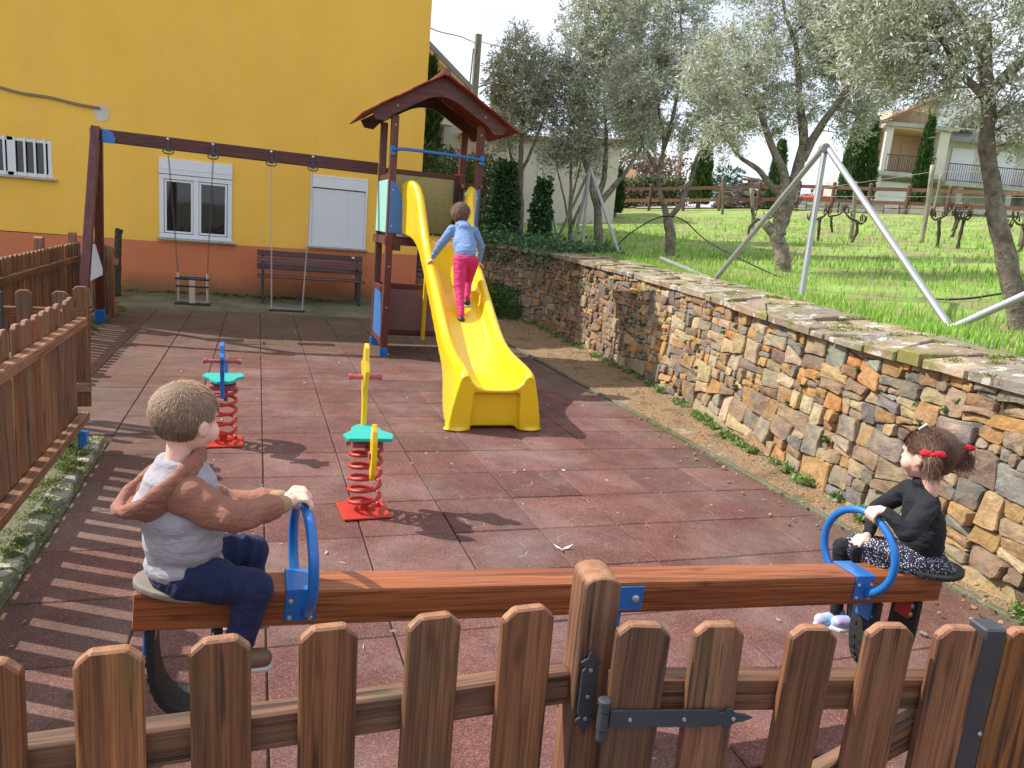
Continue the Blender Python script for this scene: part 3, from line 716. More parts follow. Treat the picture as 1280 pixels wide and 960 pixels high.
# shutter 2
a,b,c,d=W2
mb=MB(); frame(mb,a,b,c,d,BY+.0,.035,.05); sh=mb.build('shuttered_window',MT['white_pvc'],bld,bevel=.004); tag(sh,'window closed by a white roller shutter')
mb=MB(); mb.box(((a+b)/2,BY-.002,d-.12),(b-a-.06,.04,.20)); mb.build('shutter_box',MT['white_pvc'],sh,bevel=.005)
z=c+.04; k=0
sm=None
while z<d-.24:
    if sm is None:
        mb=MB(); mb.box((0,0,.0185),(b-a-.075,.018,.0368)); sm=mb.mesh('shutter_slat',bevel=.0022); sm.materials.append(MT['white_pvc'])
    o=bpy.data.objects.new('shutter_slat',sm); COL.objects.link(o); o.parent=sh; o.location=V(((a+b)/2,BY+.01,z))-wloc(sh); z+=.0375
mb=MB(); mb.box(((a+b)/2,BY-.02,c-.02),(b-a+.08,.1,.03)); mb.build('sill',MT['concrete'],sh,bevel=.004)
# window 3 with bars
a,b,c,d=W3
mb=MB(); frame(mb,a,b,c,d,BY+.03,.06,.05); mb.box(((a+b)/2+.25,BY+.03,(c+d)/2),(.1,.05,d-c)); wn=mb.build('window',MT['white_pvc'],bld,bevel=.005); tag(wn,'low wide window behind white bars')
mb=MB(); mb.box(((a+b)/2,BY+.05,(c+d)/2),(b-a-.1,.01,d-c-.1)); mb.build('pane',MT['glass'],wn)
for i in range(12):
    mb=MB(); mb.box((b-.1-i*.145,BY-.01,(c+d)/2),(.03,.02,d-c+.0)); mb.build('bar',MT['white_pvc'],wn)
mb=MB(); mb.box(((a+b)/2+.02,BY-.02,c-.02),(b-a+.1,.1,.035)); mb.build('sill',MT['concrete'],wn,bevel=.004)
mb=MB(); n=22; ctr=V((-2.56,BY-.006,2.98)); vs=[ctr]+[ctr+V((math.cos(t)*.12*(1+.12*math.sin(3*t)),.0,math.sin(t)*.15*(1+.1*math.cos(2*t)))) for t in [2*math.pi*i/n for i in range(n)]]
mb.add(vs,[(0,i+1,(i+1)%n+1) for i in range(n)]); mb.build('plaster_patch',MT['patch'],bld)
mb=MB(); pts=bez([(-2.57,BY-.03,3.04),(-2.9,BY-.035,3.06),(-3.3,BY-.03,3.115),(-3.7,BY-.03,3.13),(-4.05,BY-.035,3.19),(-4.6,BY-.03,3.3),(-6,BY-.03,3.6)],6)
mb.tube(pts,.013,7); mb.tube([p+V((0,-.005,.024)) for p in pts],.008,6); o=mb.build('wall_cable',MT['cable']); tag(o,'pair of old grey cables clipped across the yellow wall to a plaster patch','cable')
# ================================================================= FENCES
def picket_mesh(w_,t,h,name='picket',mat='wood_z'):
    mb=MB(); mb.prism([(-w_/2,0),(w_/2,0),(w_/2,h-.022),(w_/2-.024,h),(-w_/2+.024,h),(-w_/2,h-.022)],(0,0,0),(1,0,0),(0,0,1),t)
    me=mb.mesh(name,bevel=.004,seg=1); me.materials.append(MT[mat]); return me
PK=[picket_mesh(w_,.024,.88) for w_ in (.098,.102,.106)]
def put_picket(root,x,y,rz,z0=.07,hs=1.0):
    o=bpy.data.objects.new('picket',rd.choice(PK)); COL.objects.link(o); o.parent=root
    o.location=V((x,y,z0))-wloc(root); o.rotation_euler=(rd.uniform(-.008,.008),rd.uniform(-.018,.018),rz+rd.uniform(-.03,.03)); o.scale=(1,1,hs); return o
def rail(root,p0,p1,w_,h,ax='x',name='rail'):
    """rail built along local x so that the grain follows it"""
    p0=V(p0);p1=V(p1); d=p1-p0; me=MB().box((0,0,0),(d.length,w_,h)).mesh(name,bevel=.005); me.materials.append(MT['wood_x'])
    o=bpy.data.objects.new(name,me); COL.objects.link(o); o.parent=root; o.location=(p0+p1)/2-wloc(root)
    o.rotation_euler=(0,-math.asin(d.z/d.length),math.atan2(d.y,d.x)); return o
def post(root,p,w_,dp,h,rz=0,name='post',arch=True):
    mb=MB(); n=8; r_=w_/2
    poly=[(-r_,0),(r_,0)]+[(r_*math.cos(a),h-r_*.55+r_*.55*math.sin(a)) for a in [math.pi*i/n for i in range(n+1)]]
    mb.prism(poly,(0,0,0),(1,0,0),(0,0,1),dp); me=mb.mesh(name,bevel=.003); me.materials.append(MT['wood_z'])
    o=bpy.data.objects.new(name,me); COL.objects.link(o); o.parent=root; o.location=V(p)-wloc(root); o.rotation_euler=(0,0,rz); return o
def screws(root,pts,r_=.0045,nrm=(0,-1,0)):
    for p in pts:
        mb=MB(); p=V(p); mb.tube([p,p+V(nrm)*.003],[r_,r_*.8],8); mb.build('screw',MT['screw'],root)
# front fence, left part
f1=empty('picket_fence',(-.3,-2.54,0),'brown wooden picket fence in the foreground on the left of the gate','fence','picket fences round the playground')
xs=[-1.02,-.81,-.63,-.452,-.271,-.093,.086,.266,.461]
for x in xs: put_picket(f1,x,-2.552+.035*(x+.4)*.9,.03)
rail(f1,(-1.16,-2.542,.742),(.57,-2.482,.742),.045,.075); rail(f1,(-1.16,-2.542,.25),(.57,-2.482,.25),.045,.075)
post(f1,(.607,-2.497,0),.075,.09,1.005,-.12)
tag(f1.children[-1],'thick gate post with rounded, cracked top')
post(f1,(-1.16,-2.55,0),.075,.09,1.0)
# gate
ga=R(-10.6); gd=V((math.cos(ga),math.sin(ga),0)); gn=V((-gd.y,gd.x,0)); g0=V((.642,-2.622,0))
gate=empty('picket_gate',g0,'wooden picket gate with a black wrought strap hinge in the foreground','gate')
for i,t in enumerate((0,.175,.349,.52,.686)):
    p=g0+gd*t; put_picket(gate,p.x,p.y,ga)
a=g0+gd*-.03+gn*.036; b=g0+gd*.74+gn*.036
rail(gate,a+V((0,0,.785)),b+V((0,0,.785)),.045,.075); rail(gate,a+V((0,0,.25)),b+V((0,0,.25)),.045,.075)
rail(gate,g0+gd*.02+gn*.034+V((0,0,.30)),g0+gd*.72+gn*.034+V((0,0,.735)),.035,.07,name='brace')
# hinge strap
def hp(t,z,off=-.0175): return g0+gd*t+gn*off+V((0,0,z))
strap=[(-.035,-.019),(.155,-.019),(.16,-.013),(.168,-.013),(.170,-.02),(.180,-.022),(.188,-.011),(.205,-.008),(.222,0),(.205,.008),(.188,.011),(.180,.022),(.170,.02),(.168,.013),(.16,.013),(.155,.019),(-.035,.019)]
hinge=MB().prism([(a_*1.15,b_) for a_,b_ in strap],hp(.0,.755,-.0155),gd,(0,0,1),.005).build('strap_hinge',MT['hinge'],gate,bevel=.0012)
screws(hinge,[hp(t,.755,-.019) for t in (-.0,.11,.212)])
pp=hp(-.055,0,-.020); k=MB(); k.tube([pp+V((0,0,z)) for z in (.712,.716,.735)],[.009,.0105,.0105],12); k.tube([pp+V((0,0,z)) for z in (.737,.773)],.0112,12); k.tube([pp+V((0,0,z)) for z in (.775,.79,.792)],[.0105,.0105,.012],12); k.tube([pp+V((0,0,z)) for z in (.792,.799,.801)],[.0135,.0135,.009],12)
k.build('knuckle',MT['hinge'],hinge)
vp=[(-.017,-.055),(-.017,.065),(-.010,.075),(-.02,.083),(-.021,.091),(-.008,.10),(-.006,.112),(0,.128)]
vp=vp+[(-a_,b_) for a_,b_ in vp[::-1][1:]]
vl=[(-.017,-.055),(-.010,-.065),(-.02,-.073),(-.021,-.081),(-.008,-.09),(-.006,-.102),(0,-.118)]
poly=vp+[(-a_,b_) for a_,b_ in vl[1:]]+vl[1:][::-1][1:]
pn=R(-.12*57.3); pu=V((math.cos(pn),math.sin(pn),0))
pc=V((.590,-2.5465,.755)); 
plate=MB().prism([(a_,b_*.8) for a_,b_ in poly],pc,pu,(0,0,1),.005).build('hinge_plate',MT['hinge'],f1,bevel=.0012)
screws(plate,[pc+V((0,-.003,z)) for z in (.055,-.005,-.055)])
SCM=MB().tube([(0,-.0115,0),(0,-.0150,0)],[.0042,.0034],8).mesh('screw'); SCM.materials.append(MT['screw'])
def picket_screws(root):
    for o_ in [c for c in root.children if c.name.startswith('picket')]:
        for dx,z in ((-.022+rd.uniform(-.006,.006),.700),(.020+rd.uniform(-.006,.006),.728)):
            q_=bpy.data.objects.new('screw',SCM); COL.objects.link(q_); q_.parent=o_; q_.location=(dx,0,z+rd.uniform(-.006,.006)-(.02 if root is f1 else 0)+(.03 if root is not f1 else 0))
# black steel upright and fence to the right of the gate
f2=empty('picket_fence',(1.9,-2.8,0),'brown foreground picket fence right of the gate, starting at a black steel upright','fence','picket fences round the playground')
q=g0+gd*.755; 
me=MB().box((0,0,.475),(.05,.05,.95)).mesh('steel_upright',bevel=.004); me.materials.append(MT['darksteel']); o=bpy.data.objects.new('steel_upright',me); COL.objects.link(o); o.parent=f2; o.location=q+gn*.01-wloc(f2); o.rotation_euler=(0,0,ga)
screws(f2,[tuple(q+V((-.003,-.027,z))) for z in (.72,.45)],.005)
for i in range(10):
    p=g0+gd*(.838+.175*i); put_picket(f2,p.x,p.y,ga)
a=g0+gd*.78+gn*.036; b=g0+gd*2.6+gn*.036
rail(f2,a+V((0,0,.785)),b+V((0,0,.785)),.045,.075); rail(f2,a+V((0,0,.25)),b+V((0,0,.25)),.045,.075)
me=g0+gd*.93+gn*.075; post(f2,me,.09,.09,.80,ga)
# left side fence
f3=empty('picket_fence',(-1.15,-.4,0),'long sun-striped picket fence running away on the left, its far end on a blue foot','fence','picket fences round the playground')
y=1.63
while y>-2.45: put_picket(f3,-1.172,y,R(90),.1,1.03); y-=.170
for z in (.845,.215): rail(f3,(-1.125,-2.48,z),(-1.125,1.70,z),.06,.055)
me=MB().box((0,0,0),(.09,.09,.85)).mesh('post',bevel=.004); me.materials.append(MT['wood_z']); o=bpy.data.objects.new('post',me); COL.objects.link(o); o.parent=f3; o.location=V((-1.235,1.62,.5))-wloc(f3)
MB().box((-1.13,1.66,.05),(.05,.08,.13)).build('post_foot',MT['blue_p'],f3,bevel=.004)
# cross fence behind it
f4=empty('picket_fence',(-1.7,2.2,0),'short picket fence crossing behind the left side fence, facing the camera','fence','picket fences round the playground')
for i,x in enumerate((-2.30,-2.08,-1.86,-1.62,-1.40,-1.27)): put_picket(f4,x,2.25+.03*i,.05,.06 if i<5 else .1,1.02)
rail(f4,(-2.4,2.29,.80),(-1.22,2.40,.80),.05,.07); rail(f4,(-2.4,2.29,.25),(-1.22,2.40,.25),.05,.07)
me=MB().box((0,0,0),(.05,.05,1.0)).mesh('steel_upright',bevel=.004); me.materials.append(MT['darksteel']); o=bpy.data.objects.new('steel_upright',me); COL.objects.link(o); o.parent=f4; o.location=V((-1.74,2.24,.45))-wloc(f4)
# far left fence
f5=empty('picket_fence',(-2.3,5,0),'far picket fence along the left boundary leading to the swing frame','fence','picket fences round the playground')
A_,B_=V((-2.28,2.5,0)),V((-2.32,7.9,0)); n=36
for i in range(n):
    p=A_.lerp(B_,i/(n-1)); put_picket(f5,p.x-.03,p.y,R(90),.08,1.05)
for z in (.80,.25): rail(f5,A_+V((.02,0,z)),B_+V((.02,0,z)),.05,.075)
for t in (.0,.36,.68,1.): post(f5,A_.lerp(B_,t)+V((-.1,0,0)),.09,.09,1.13,R(90))
f6=empty('picket_fence',(-2.05,7.8,0),'short far picket panel between the swing legs and the yellow wall','fence','picket fences round the playground')
A_,B_=V((-2.26,8.3,0)),V((-1.87,7.45,0)); aa=math.atan2(B_.y-A_.y,B_.x-A_.x)
for i in range(7):
    p=A_.lerp(B_,i/6); put_picket(f6,p.x,p.y,aa,.06,1.08)
for z in (.80,.25): rail(f6,A_+V((.03,0,z)),B_+V((.05,-.03,z)),.06,.08)
# pale board hung on far fence, gnarled dark post by wall
mb=MB(); mb.prism([(-.13,0),(.16,.1),(.17,.48),(-.08,.5)],(-2.02,6.95,.55),(.55,.83,0),(0,0,1),.02); tag(mb.build('board',MT['white_pvc'],bevel=.003),'pale board hanging on the fence behind the swing legs','board')
mb=MB(); pts=bez([(-2.28,10.4,.0),(-2.27,10.38,.35),(-2.26,10.36,.62),(-2.25,10.36,.85),(-2.24,10.36,1.05),(-2.22,10.36,1.12)],5)
mb.tube(pts,[.055+.03*noise.noise(p*9) for i,p in enumerate(pts)],10)
tag(mb.build('stump',MT['vinebark'],smooth=True),'gnarled dark vine stump standing against the orange wall base','stump')
# edging stones on the left margin
es=empty('edging_stones',(-1.06,-.5,0),'row of pale mossy edging stones beside the left fence','edging')
y=-4.2; re_=random.Random(3)
while y<1.8:
    l=re_.uniform(.14,.34); wd=re_.uniform(.07,.13) if y>-.2 else re_.uniform(.14,.24)
    p=[_V((-wd/2,-l/2)),_V((wd/2,-l/2)),_V((wd/2,l/2)),_V((-wd/2,l/2))]; o=roundpoly(p,.006,re_,.012); n=len(o)
    cx=-1.03-wd/2; cy=y+l/2; vs=[(cx+v.x,cy+v.y,-.03) for v in o]+[(cx+v.x,cy+v.y,.02) for v in o]+[(cx+v.x*.88,cy+v.y*.92,.032+.008*noise.noise(V((v.x*30,y,v.y*20)))) for v in o]
    fs=[(a*n+i,a*n+(i+1)%n,(a+1)*n+(i+1)%n,(a+1)*n+i) for a in range(2) for i in range(n)]+[tuple(2*n+i for i in range(n))]
    mb=MB(); mb.add(vs,fs); cc=re_.choice([(.30,.27,.2),(.22,.21,.17),(.36,.32,.24),(.16,.17,.12)]); mb.t=[cc]*len(vs); mb.build('edging_stone',MT['coping'],es,tint=True); y+=l

# ================================================================= PLAY TOWER
X0,X1,Y0,Y1=1.40,2.53,5.43,6.33; ps=.085
tw=empty('play_tower',(1.96,5.9,0),'dark red wooden play tower with gabled roof and blue panels that carries the yellow slide','playground tower')
for x,y in ((X0+.04,Y0+.04),(X1-.04,Y0+.04),(X0+.04,Y1-.04),(X1-.04,Y1-.04)):
    p=MB().box((x,y,1.47),(ps,ps,2.76)).build('post',MT['red_z'],tw,bevel=.006)
    MB().box((x,y,.05),(ps+.012,ps+.012,.11)).build('post_foot',MT['blue_p'],p,bevel=.004)
def part(name,mat,c,d,bev=.004,parent=tw,rot=None): return MB().box(c,d,rot).build(name,MT[mat],parent,bevel=bev)
part('platform_beam','red_x',(1.965,Y0+.03,1.41),(1.0,.05,.10)); part('platform_beam','red_x',(1.965,Y1-.03,1.41),(1.0,.05,.10))
part('platform_beam','red_y',(X0-.012,5.88,1.41),(.03,.95,.10)); part('platform_beam','red_y',(X1+.012,5.88,1.41),(.03,.95,.10))
part('platform','mauve',(1.965,5.88,1.475),(1.02,.84,.025)); part('platform_edge','cream',(1.965,Y0-.01,1.478),(.9,.02,.03))
# lower frames
for y in (Y1-.03,):
    part('lower_rail','red_x',(1.965,y,.80),(.98,.045,.07)); part('lower_rail','red_x',(1.965,y,.17),(.98,.045,.07)); part('lower_panel','mauve',(1.965,y,.485),(.98,.02,.56))
part('lower_rail','red_y',(X0+.03,5.88,.80),(.05,.74,.07)); part('lower_rail','red_y',(X0+.03,5.88,.17),(.05,.74,.07)); part('side_panel','blue_panel',(X0+.02,5.88,.485),(.02,.76,.56))
# front blue panels (curved)
def cpanel(sgn):
    base=X0+.02 if sgn>0 else X1-.02
    pl=[(0,0),(.20,0),(.19,.14),(.165,.30),(.13,.44),(.09,.54),(.03,.60),(0,.61)]
    pl=[(a*sgn,b) for a,b in pl]; pl=pl if sgn>0 else pl[::-1]
    p=MB().prism(pl,(base,Y0-.012,1.50),(1,0,0),(0,0,1),.018).build('front_panel',MT['blue_panel'],tw,bevel=.003)
    for z in (.08,.5): MB().ell((base+.03*sgn,Y0-.023,1.5+z),(.012,.006,.012),nu=8,nv=5).build('bolt',MT['screw'],p)
cpanel(1); cpanel(-1)
part('side_panel','mint',(X0+.0,5.88,1.81),(.018,.80,.62)); part('side_panel','mint',(X1-.0,5.88,1.81),(.018,.80,.62))
part('side_rail','red_y',(X0+.03,5.88,2.16),(.05,.75,.06)); part('side_rail','red_y',(X1-.03,5.88,2.16),(.05,.75,.06))
part('back_rail','red_x',(1.965,Y1-.03,2.27),(.97,.05,.06)); part('back_panel','game',(1.965,Y1-.03,1.88),(.97,.018,.72)); part('back_stile','red_z',(2.42,Y1-.06,1.88),(.05,.03,.72))
pb=MB(); pb.tube(bez([(X0+.02,Y0-.02,2.455),(1.6,Y0-.05,2.475),(2.3,Y0-.05,2.465),(X1-.0,Y0-.02,2.45)],6),.019,10); pb=pb.build('grab_bar',MT['blue_p'],tw,smooth=True)
for x in (X0+.02,X1-.02): MB().box((x,Y0-.012,2.45),(.05,.02,.11)).build('bar_plate',MT['blue_p'],pb,bevel=.004)
for x in (X0+.045,X1-.045):
    for z in (2.42,2.74,1.1,.6): MB().ell((x,Y0-.004,z),(.011,.007,.011),nu=8,nv=5).build('bolt',MT['screw'],tw)
part('red_grip','redm',(X1-.1,Y1-.12,2.3),(.12,.02,.02))
part('small_bracket','red_z',(X0+.13,Y0+.02,1.33),(.09,.06,.07))
MB().tube([(2.08,6.2,.1),(2.08,6.2,1.4)],.03,8).build('yellow_pole',MT['yellow_p'],tw)
# roof
RX=1.965; zp=3.33; ex=.905; ez=2.80; ya,yb=Y0-.20,Y1+.16
sl_=V((ex,0,ez-zp)); 
for s_ in (-1,1):
    d=V((ex*s_,0,ez-zp)); L_=d.length; d.normalize(); nrm=V((-d.z*s_*s_,0,d.x*s_)) if False else (V((0,1,0)).cross(d) if s_<0 else d.cross(V((0,1,0))))
    if nrm.z<0: nrm=-nrm
    nb=5
    for i in range(nb):
        t0=L_*i/nb+.003; t1=L_*(i+1)/nb+.02; c=V((RX,(ya+yb)/2,zp))+d*((t0+t1)/2)+nrm*(.012+.006*(i%2)+(.004 if s_<0 else 0)); rot=Matrix((d,V((0,1,0)),d.cross(V((0,1,0))))).transposed()
        MB().box(c,(t1-t0,yb-ya+.06,.016),rot).build('roof_board',MT['roofred'],tw,bevel=.003)
    # fascia with arched lower edge, front and back
    for y in (Y0-.08,Y1+.04):
        pl=[]; m_=10; fl=L_*.90
        for i in range(m_+1): pl.append((fl*i/m_,-.004))
        for i in range(m_,-1,-1):
            t=i/m_; dpt=.135+ (.05*(max(0,t-.8)/.2)**.7 if t>.8 else 0) -.0; 
            if t<.35: dpt=.135+.10*((.35-t)/.35)**1.6
            pl.append((fl*t,-dpt if t<.97 else -.10))
        # start of lower edge must stay on own side
        pl=[(max(a,0 if b>-.05 else -b*-(ez-zp)/ex*0+ (-b)*((zp-ez)/ex)),b) for a,b in pl]
        U=d; Wd=nrm
        MB().prism(pl if s_>0 else pl,(RX,y,zp),U,Wd,.035).build('fascia_board',MT['red_x'],tw,bevel=.003)
    for y in (Y0-.101,): MB().ell(V((RX,y,zp))+d*.62*L_+nrm*-.07,(.013,.008,.013),nu=8,nv=5).build('bolt',MT['screw'],tw)
MB().tube([(RX,ya-.04,zp+.03),(RX,yb+.04,zp+.03)],.045,10).build('ridge_cap',MT['red_y'],tw,bevel=0)

# ================================================================= SLIDE
def cxs(y): return 1.845+(y-2.02)*.052
ST=[ # y, bedz, rimz, bed half, rim half, outer bottom half, outer bottom z
 (2.02,.335,.455,.20,.275,.385,.05),(2.06,.345,.49,.20,.28,.385,.02),(2.2,.335,.51,.20,.283,.375,.02),(2.4,.335,.525,.20,.28,.355,.03),(2.6,.35,.54,.20,.275,.335,.12),(2.75,.375,.56,.205,.27,.31,.30),(2.95,.43,.60,.205,.262,.30,.40),
 (3.2,.535,.70,.205,.26,.295,.50),(3.5,.69,.855,.205,.26,.292,.65),(3.8,.845,1.01,.205,.26,.29,.81),(4.1,1.0,1.17,.205,.26,.29,.96),(4.4,1.155,1.33,.205,.26,.29,1.12),(4.65,1.28,1.50,.205,.265,.295,1.26),(4.85,1.375,1.70,.205,.275,.305,1.36),
 (5.02,1.435,1.93,.21,.29,.315,1.42),(5.16,1.465,2.06,.215,.31,.335,1.46),(5.28,1.48,2.115,.22,.345,.37,1.48),(5.37,1.485,2.115,.23,.385,.40,1.49),(5.45,1.488,2.08,.24,.425,.435,1.49)]
vs=[];fs=[]
for y,bz,rz,bh,rh,oh,oz in ST:
    c=cxs(y); w2=.024; hh=rz-bz
    half=[(-oh,oz),(-(oh*.55+rh*.45+.012),oz+(rz-oz)*.5),(-(rh+w2+.006),rz-.05),(-(rh+w2*.9),rz-.016),(-rh,rz),(-(rh-w2*.9),rz-.014),(-(rh-w2-.004),rz-.05),(-(bh+.022),bz+hh*.38),(-(bh+.004),bz+.035),(-(bh-.03),bz+.004),(-bh*.4,bz-.004)]
    ring=half+[(0,bz-.006)]+[(-a,b) for a,b in half[::-1]]
    vs+=[(c+a,y,b) for a,b in ring]
k=23
for j in range(len(ST)-1):
    for i in range(k-1): a=j*k+i; fs.append((a,a+k,a+k+1,a+1))
mb=MB(); mb.add(vs,fs)
slide=empty('slide',(1.85,2.1,0),'bright yellow plastic slide coming down from the play tower','slide')
c=cxs(2.05)
bd=mb.build('tmp_chute',None); sm_=bd.modifiers.new('ss','SUBSURF'); sm_.levels=1; sm_=bd.modifiers.new('th','SOLIDIFY'); sm_.thickness=.024; sm_.offset=-1
dg=bpy.context.evaluated_depsgraph_get(); me_=bpy.data.meshes.new_from_object(bd.evaluated_get(dg)); bpy.data.objects.remove(bd)
mb=MB(); mb.add([v.co for v in me_.vertices],[tuple(p.vertices) for p in me_.polygons])
for s_ in (-1,1):
    pl=[(-.405,0.004),(-.215,.004),(-.200,.30),(-.215,.40),(-.245,.475),(-.275,.492),(-.305,.47),(-.345,.36)]
    if s_>0: pl=[(-a,b) for a,b in pl][::-1]
    for y_,k in ((2.045,.97),(2.09,1.0),(2.14,1.0)):
        mb.prism([(a,b*(k if b>.1 else 1)) for a,b in pl],(c,y_,0),(1,0,0),(0,0,1),.05)
    n_=24; mb.tube([(c+s_*.318,2.075,.002),(c+s_*.318,2.075,.018)],[.125,.115],n_)
    for v in mb.v[-2*n_:]: v.y=(v.y-2.075)*.66+2.075
mb.box((c,2.105,.185),(.46,.03,.31)); mb.box((c,2.08,.338),(.42,.10,.028))
me_=remesh(mb,.011,9,'chute'); org=wloc(slide)
for v in me_.vertices: v.co=v.co-org
me_.materials.clear(); finish('chute',me_,MT['yellow_p'],slide,True)

# ================================================================= SWING SET
MT['palestrap']=M_paint('pale_pink_plastic',(.50,.36,.33),.5,.15,(.3,.2,.15),.4,14)
sw=empty('swing_frame',(-1.9,6.5,0),'dark red swing frame with A-shaped legs and a top beam joined to the tower','swing frame')
top=V((-1.86,6.55,2.42))
for y,ft in ((5.92,V((-1.96,5.90,0))),(7.33,V((-2.01,7.33,0)))):
    tp=top+V((0,-.06 if y<6.5 else .08,0)); d=(ft-tp)
    l=MB().bar(ft+V((0,0,.05)),tp,.095,.095,up=(1,0,0)).build('leg',MT['red_z'],sw,bevel=.006)
    MB().bar(ft,ft-d*.08,.107,.107,up=(1,0,0)).build('leg_foot',MT['blue_p'],l,bevel=.004)
MB().bar((-1.93,6.56,2.335),(1.385,6.30,2.275),.09,.145).build('beam',MT['red_x'],sw,bevel=.006)
MB().prism([(0,-.09),(.13,-.09),(.15,-.04),(.12,.03),(.06,.055),(0,.06)],(-1.80,6.495,2.34),(1,-.078,0),(0,0,1),.012).build('corner_bracket',MT['blue_p'],sw,bevel=.003)
def swy(x): return 6.56+(x+1.93)*(6.30-6.56)/3.315
def swz(x): return 2.335+(x+1.93)*(2.275-2.335)/3.315
link=MB(); 
def chain(mb,p0,p1,ll=.034):
    p0=V(p0);p1=V(p1); n=int((p1-p0).length/(ll*.74)); d=(p1-p0).normalized(); a=d.orthogonal().normalized(); b=d.cross(a)
    for i in range(n):
        c=p0.lerp(p1,(i+.5)/n); u=a if i%2 else b; pts=[c+d*(math.sin(t)*ll/2)+u*(math.cos(t)*.010) for t in [2*math.pi*k/6 for k in range(6)]]; mb.tube(pts,.0034,4,closed=True)
def hanger(root,x):
    y,z=swy(x),swz(x)
    MB().box((x,y-.052,z-.01),(.045,.012,.12)).build('hanger_plate',MT['darksteel'],root,bevel=.003)
    mb=MB(); mb.box((x,y-.01,z-.085),(.05,.12,.012)); mb.box((x,y-.053,z-.07),(.11,.020,.026)); mb.tube([(x-.05,y-.05,z-.07),(x-.06,y-.05,z-.10),(x-.04,y-.05,z-.12),(x+.04,y-.05,z-.12),(x+.06,y-.05,z-.10),(x+.05,y-.05,z-.07)],.008,6); h_=mb.build('hanger',MT['darksteel'],root); MB().ell((x,y-.062,z+.045),(.014,.01,.014)).build('bolt',MT['screw'],h_)
s1=empty('toddler_swing',(-.80,6.45,.43),'toddler swing with a black cradle seat hanging on dark chains, left of the two','swing','swings hanging from the red beam')
for x,xb in ((-1.085,-.98),(-.584,-.645)):
    hanger(s1,x); mb=MB(); chain(mb,(x,swy(x)-.05,swz(x)-.12),(xb,6.44,.78)); mb.build('chain',MT['darksteel'],s1)
    MB().tube([(xb,6.44,.80),(xb-.0,6.44,.44)],.013,8).build('side_strap',MT['palestrap'],s1)
MB().box((-.812,6.44,.425),(.42,.24,.035)).build('seat',MT['rubber'],s1,bevel=.012,seg=2)
for z,yy in ((.73,6.33),(.64,6.33),(.73,6.55)): MB().tube([(-1.0,yy,z),(-.625,yy,z)],.014,8).build('bar',MT['rubber'],s1)
for x in (-1.0,-.625): MB().tube([(x,6.33,.73),(x,6.55,.73)],.013,8).build('bar',MT['rubber'],s1)
MB().box((-.812,6.33,.58),(.07,.02,.30)).build('crotch_strap',MT['palestrap'],s1,bevel=.006)
s2=empty('flat_swing',(.31,6.35,.40),'flat black swing seat hanging on long pale chains beside the play tower','swing','swings hanging from the red beam')
for x,xb in ((.088,.125),(.583,.505)):
    hanger(s2,x); mb=MB(); chain(mb,(x,swy(x)-.05,swz(x)-.12),(xb,6.33,.42)); mb.build('chain',MT['steel'],s2)
MB().box((.315,6.33,.405),(.45,.19,.03)).build('seat',MT['rubber'],s2,bevel=.01,seg=2)

# ================================================================= BENCH
bn=empty('bench',(.87,10.35,.05),'dark brown slatted bench with grey metal arms against the orange wall base','bench')
for i,(y,z) in enumerate(((10.55,.62),(10.575,.735),(10.60,.85))): MB().box((.87,y,z+.03),(1.86,.03,.10),Matrix.Rotation(R(-12),3,'X')).build('back_slat',MT['benchw'],bn,bevel=.006)
for y in (10.12,10.25,10.38,10.5): MB().box((.87,y,.50),(1.86,.11,.032)).build('seat_slat',MT['benchw'],bn,bevel=.006)
for x in (.04,1.70):
    l=MB(); l.bar((x,10.12,.03),(x,10.10,.70),.045,.045,up=(1,0,0)); l.bar((x,10.56,.05),(x,10.56,.5),.045,.045,up=(1,0,0)); l.bar((x,10.55,.48),(x,10.64,.92),.03,.045,up=(1,0,0)); l.bar((x,10.08,.70),(x,10.60,.68),.05,.025); l.bar((x,10.12,.465),(x,10.56,.465),.03,.03)
    l.build('side_frame',MT['darksteel'],bn,bevel=.003)
MB().ell((1.62,10.53,.90),(.03,.02,.02)).build('light_knob',MT['white_pvc'],bn)

# ================================================================= SEESAW
EL=V((-.3535,-1.7155,.5975)); ER=V((2.457,-1.7185,.4555)); sd=(ER-EL).normalized(); SB=V((0,0,1)).cross(sd).normalized(); SU=sd.cross(SB)
SROT=Matrix((sd,SB,SU)).transposed()
def sp(a,b=0,c=0): return EL+sd*a+SB*b+SU*c
SL=(ER-EL).length
ssw=empty('seesaw',(1.1,-1.69,0),'wooden beam seesaw with blue ring handles and tyre bumpers, ridden by two small children','seesaw')
bm_=MB().box((0,0,0),(SL,.119,.109)).mesh('beam',bevel=.008,seg=2); bm_.materials.append(MT['beam']); o=bpy.data.objects.new('beam',bm_); COL.objects.link(o); o.parent=ssw; o.location=sp(SL/2)-wloc(ssw); o.rotation_euler=SROT.to_euler()
def seat(a0,sg,mat):
    pl=[]; 
    for i in range(20):
        t=2*math.pi*i/20; x=math.cos(t); pl.append((.145*x*sg,.120*math.sin(t)*(1-.18*x)))
    mb=MB(); mb.prism(pl,sp(a0,0,.0545+.009),sd,SB,.018); return mb.build('seat',MT[mat],ssw,bevel=.005,seg=2)
MT['seatgrey']=M_paint('worn_grey_seat',(.26,.22,.19),.7,.15,(.12,.09,.07),.5,14)
seat(.135,-1,'seatgrey'); seat(SL-.02,1,'rubber')
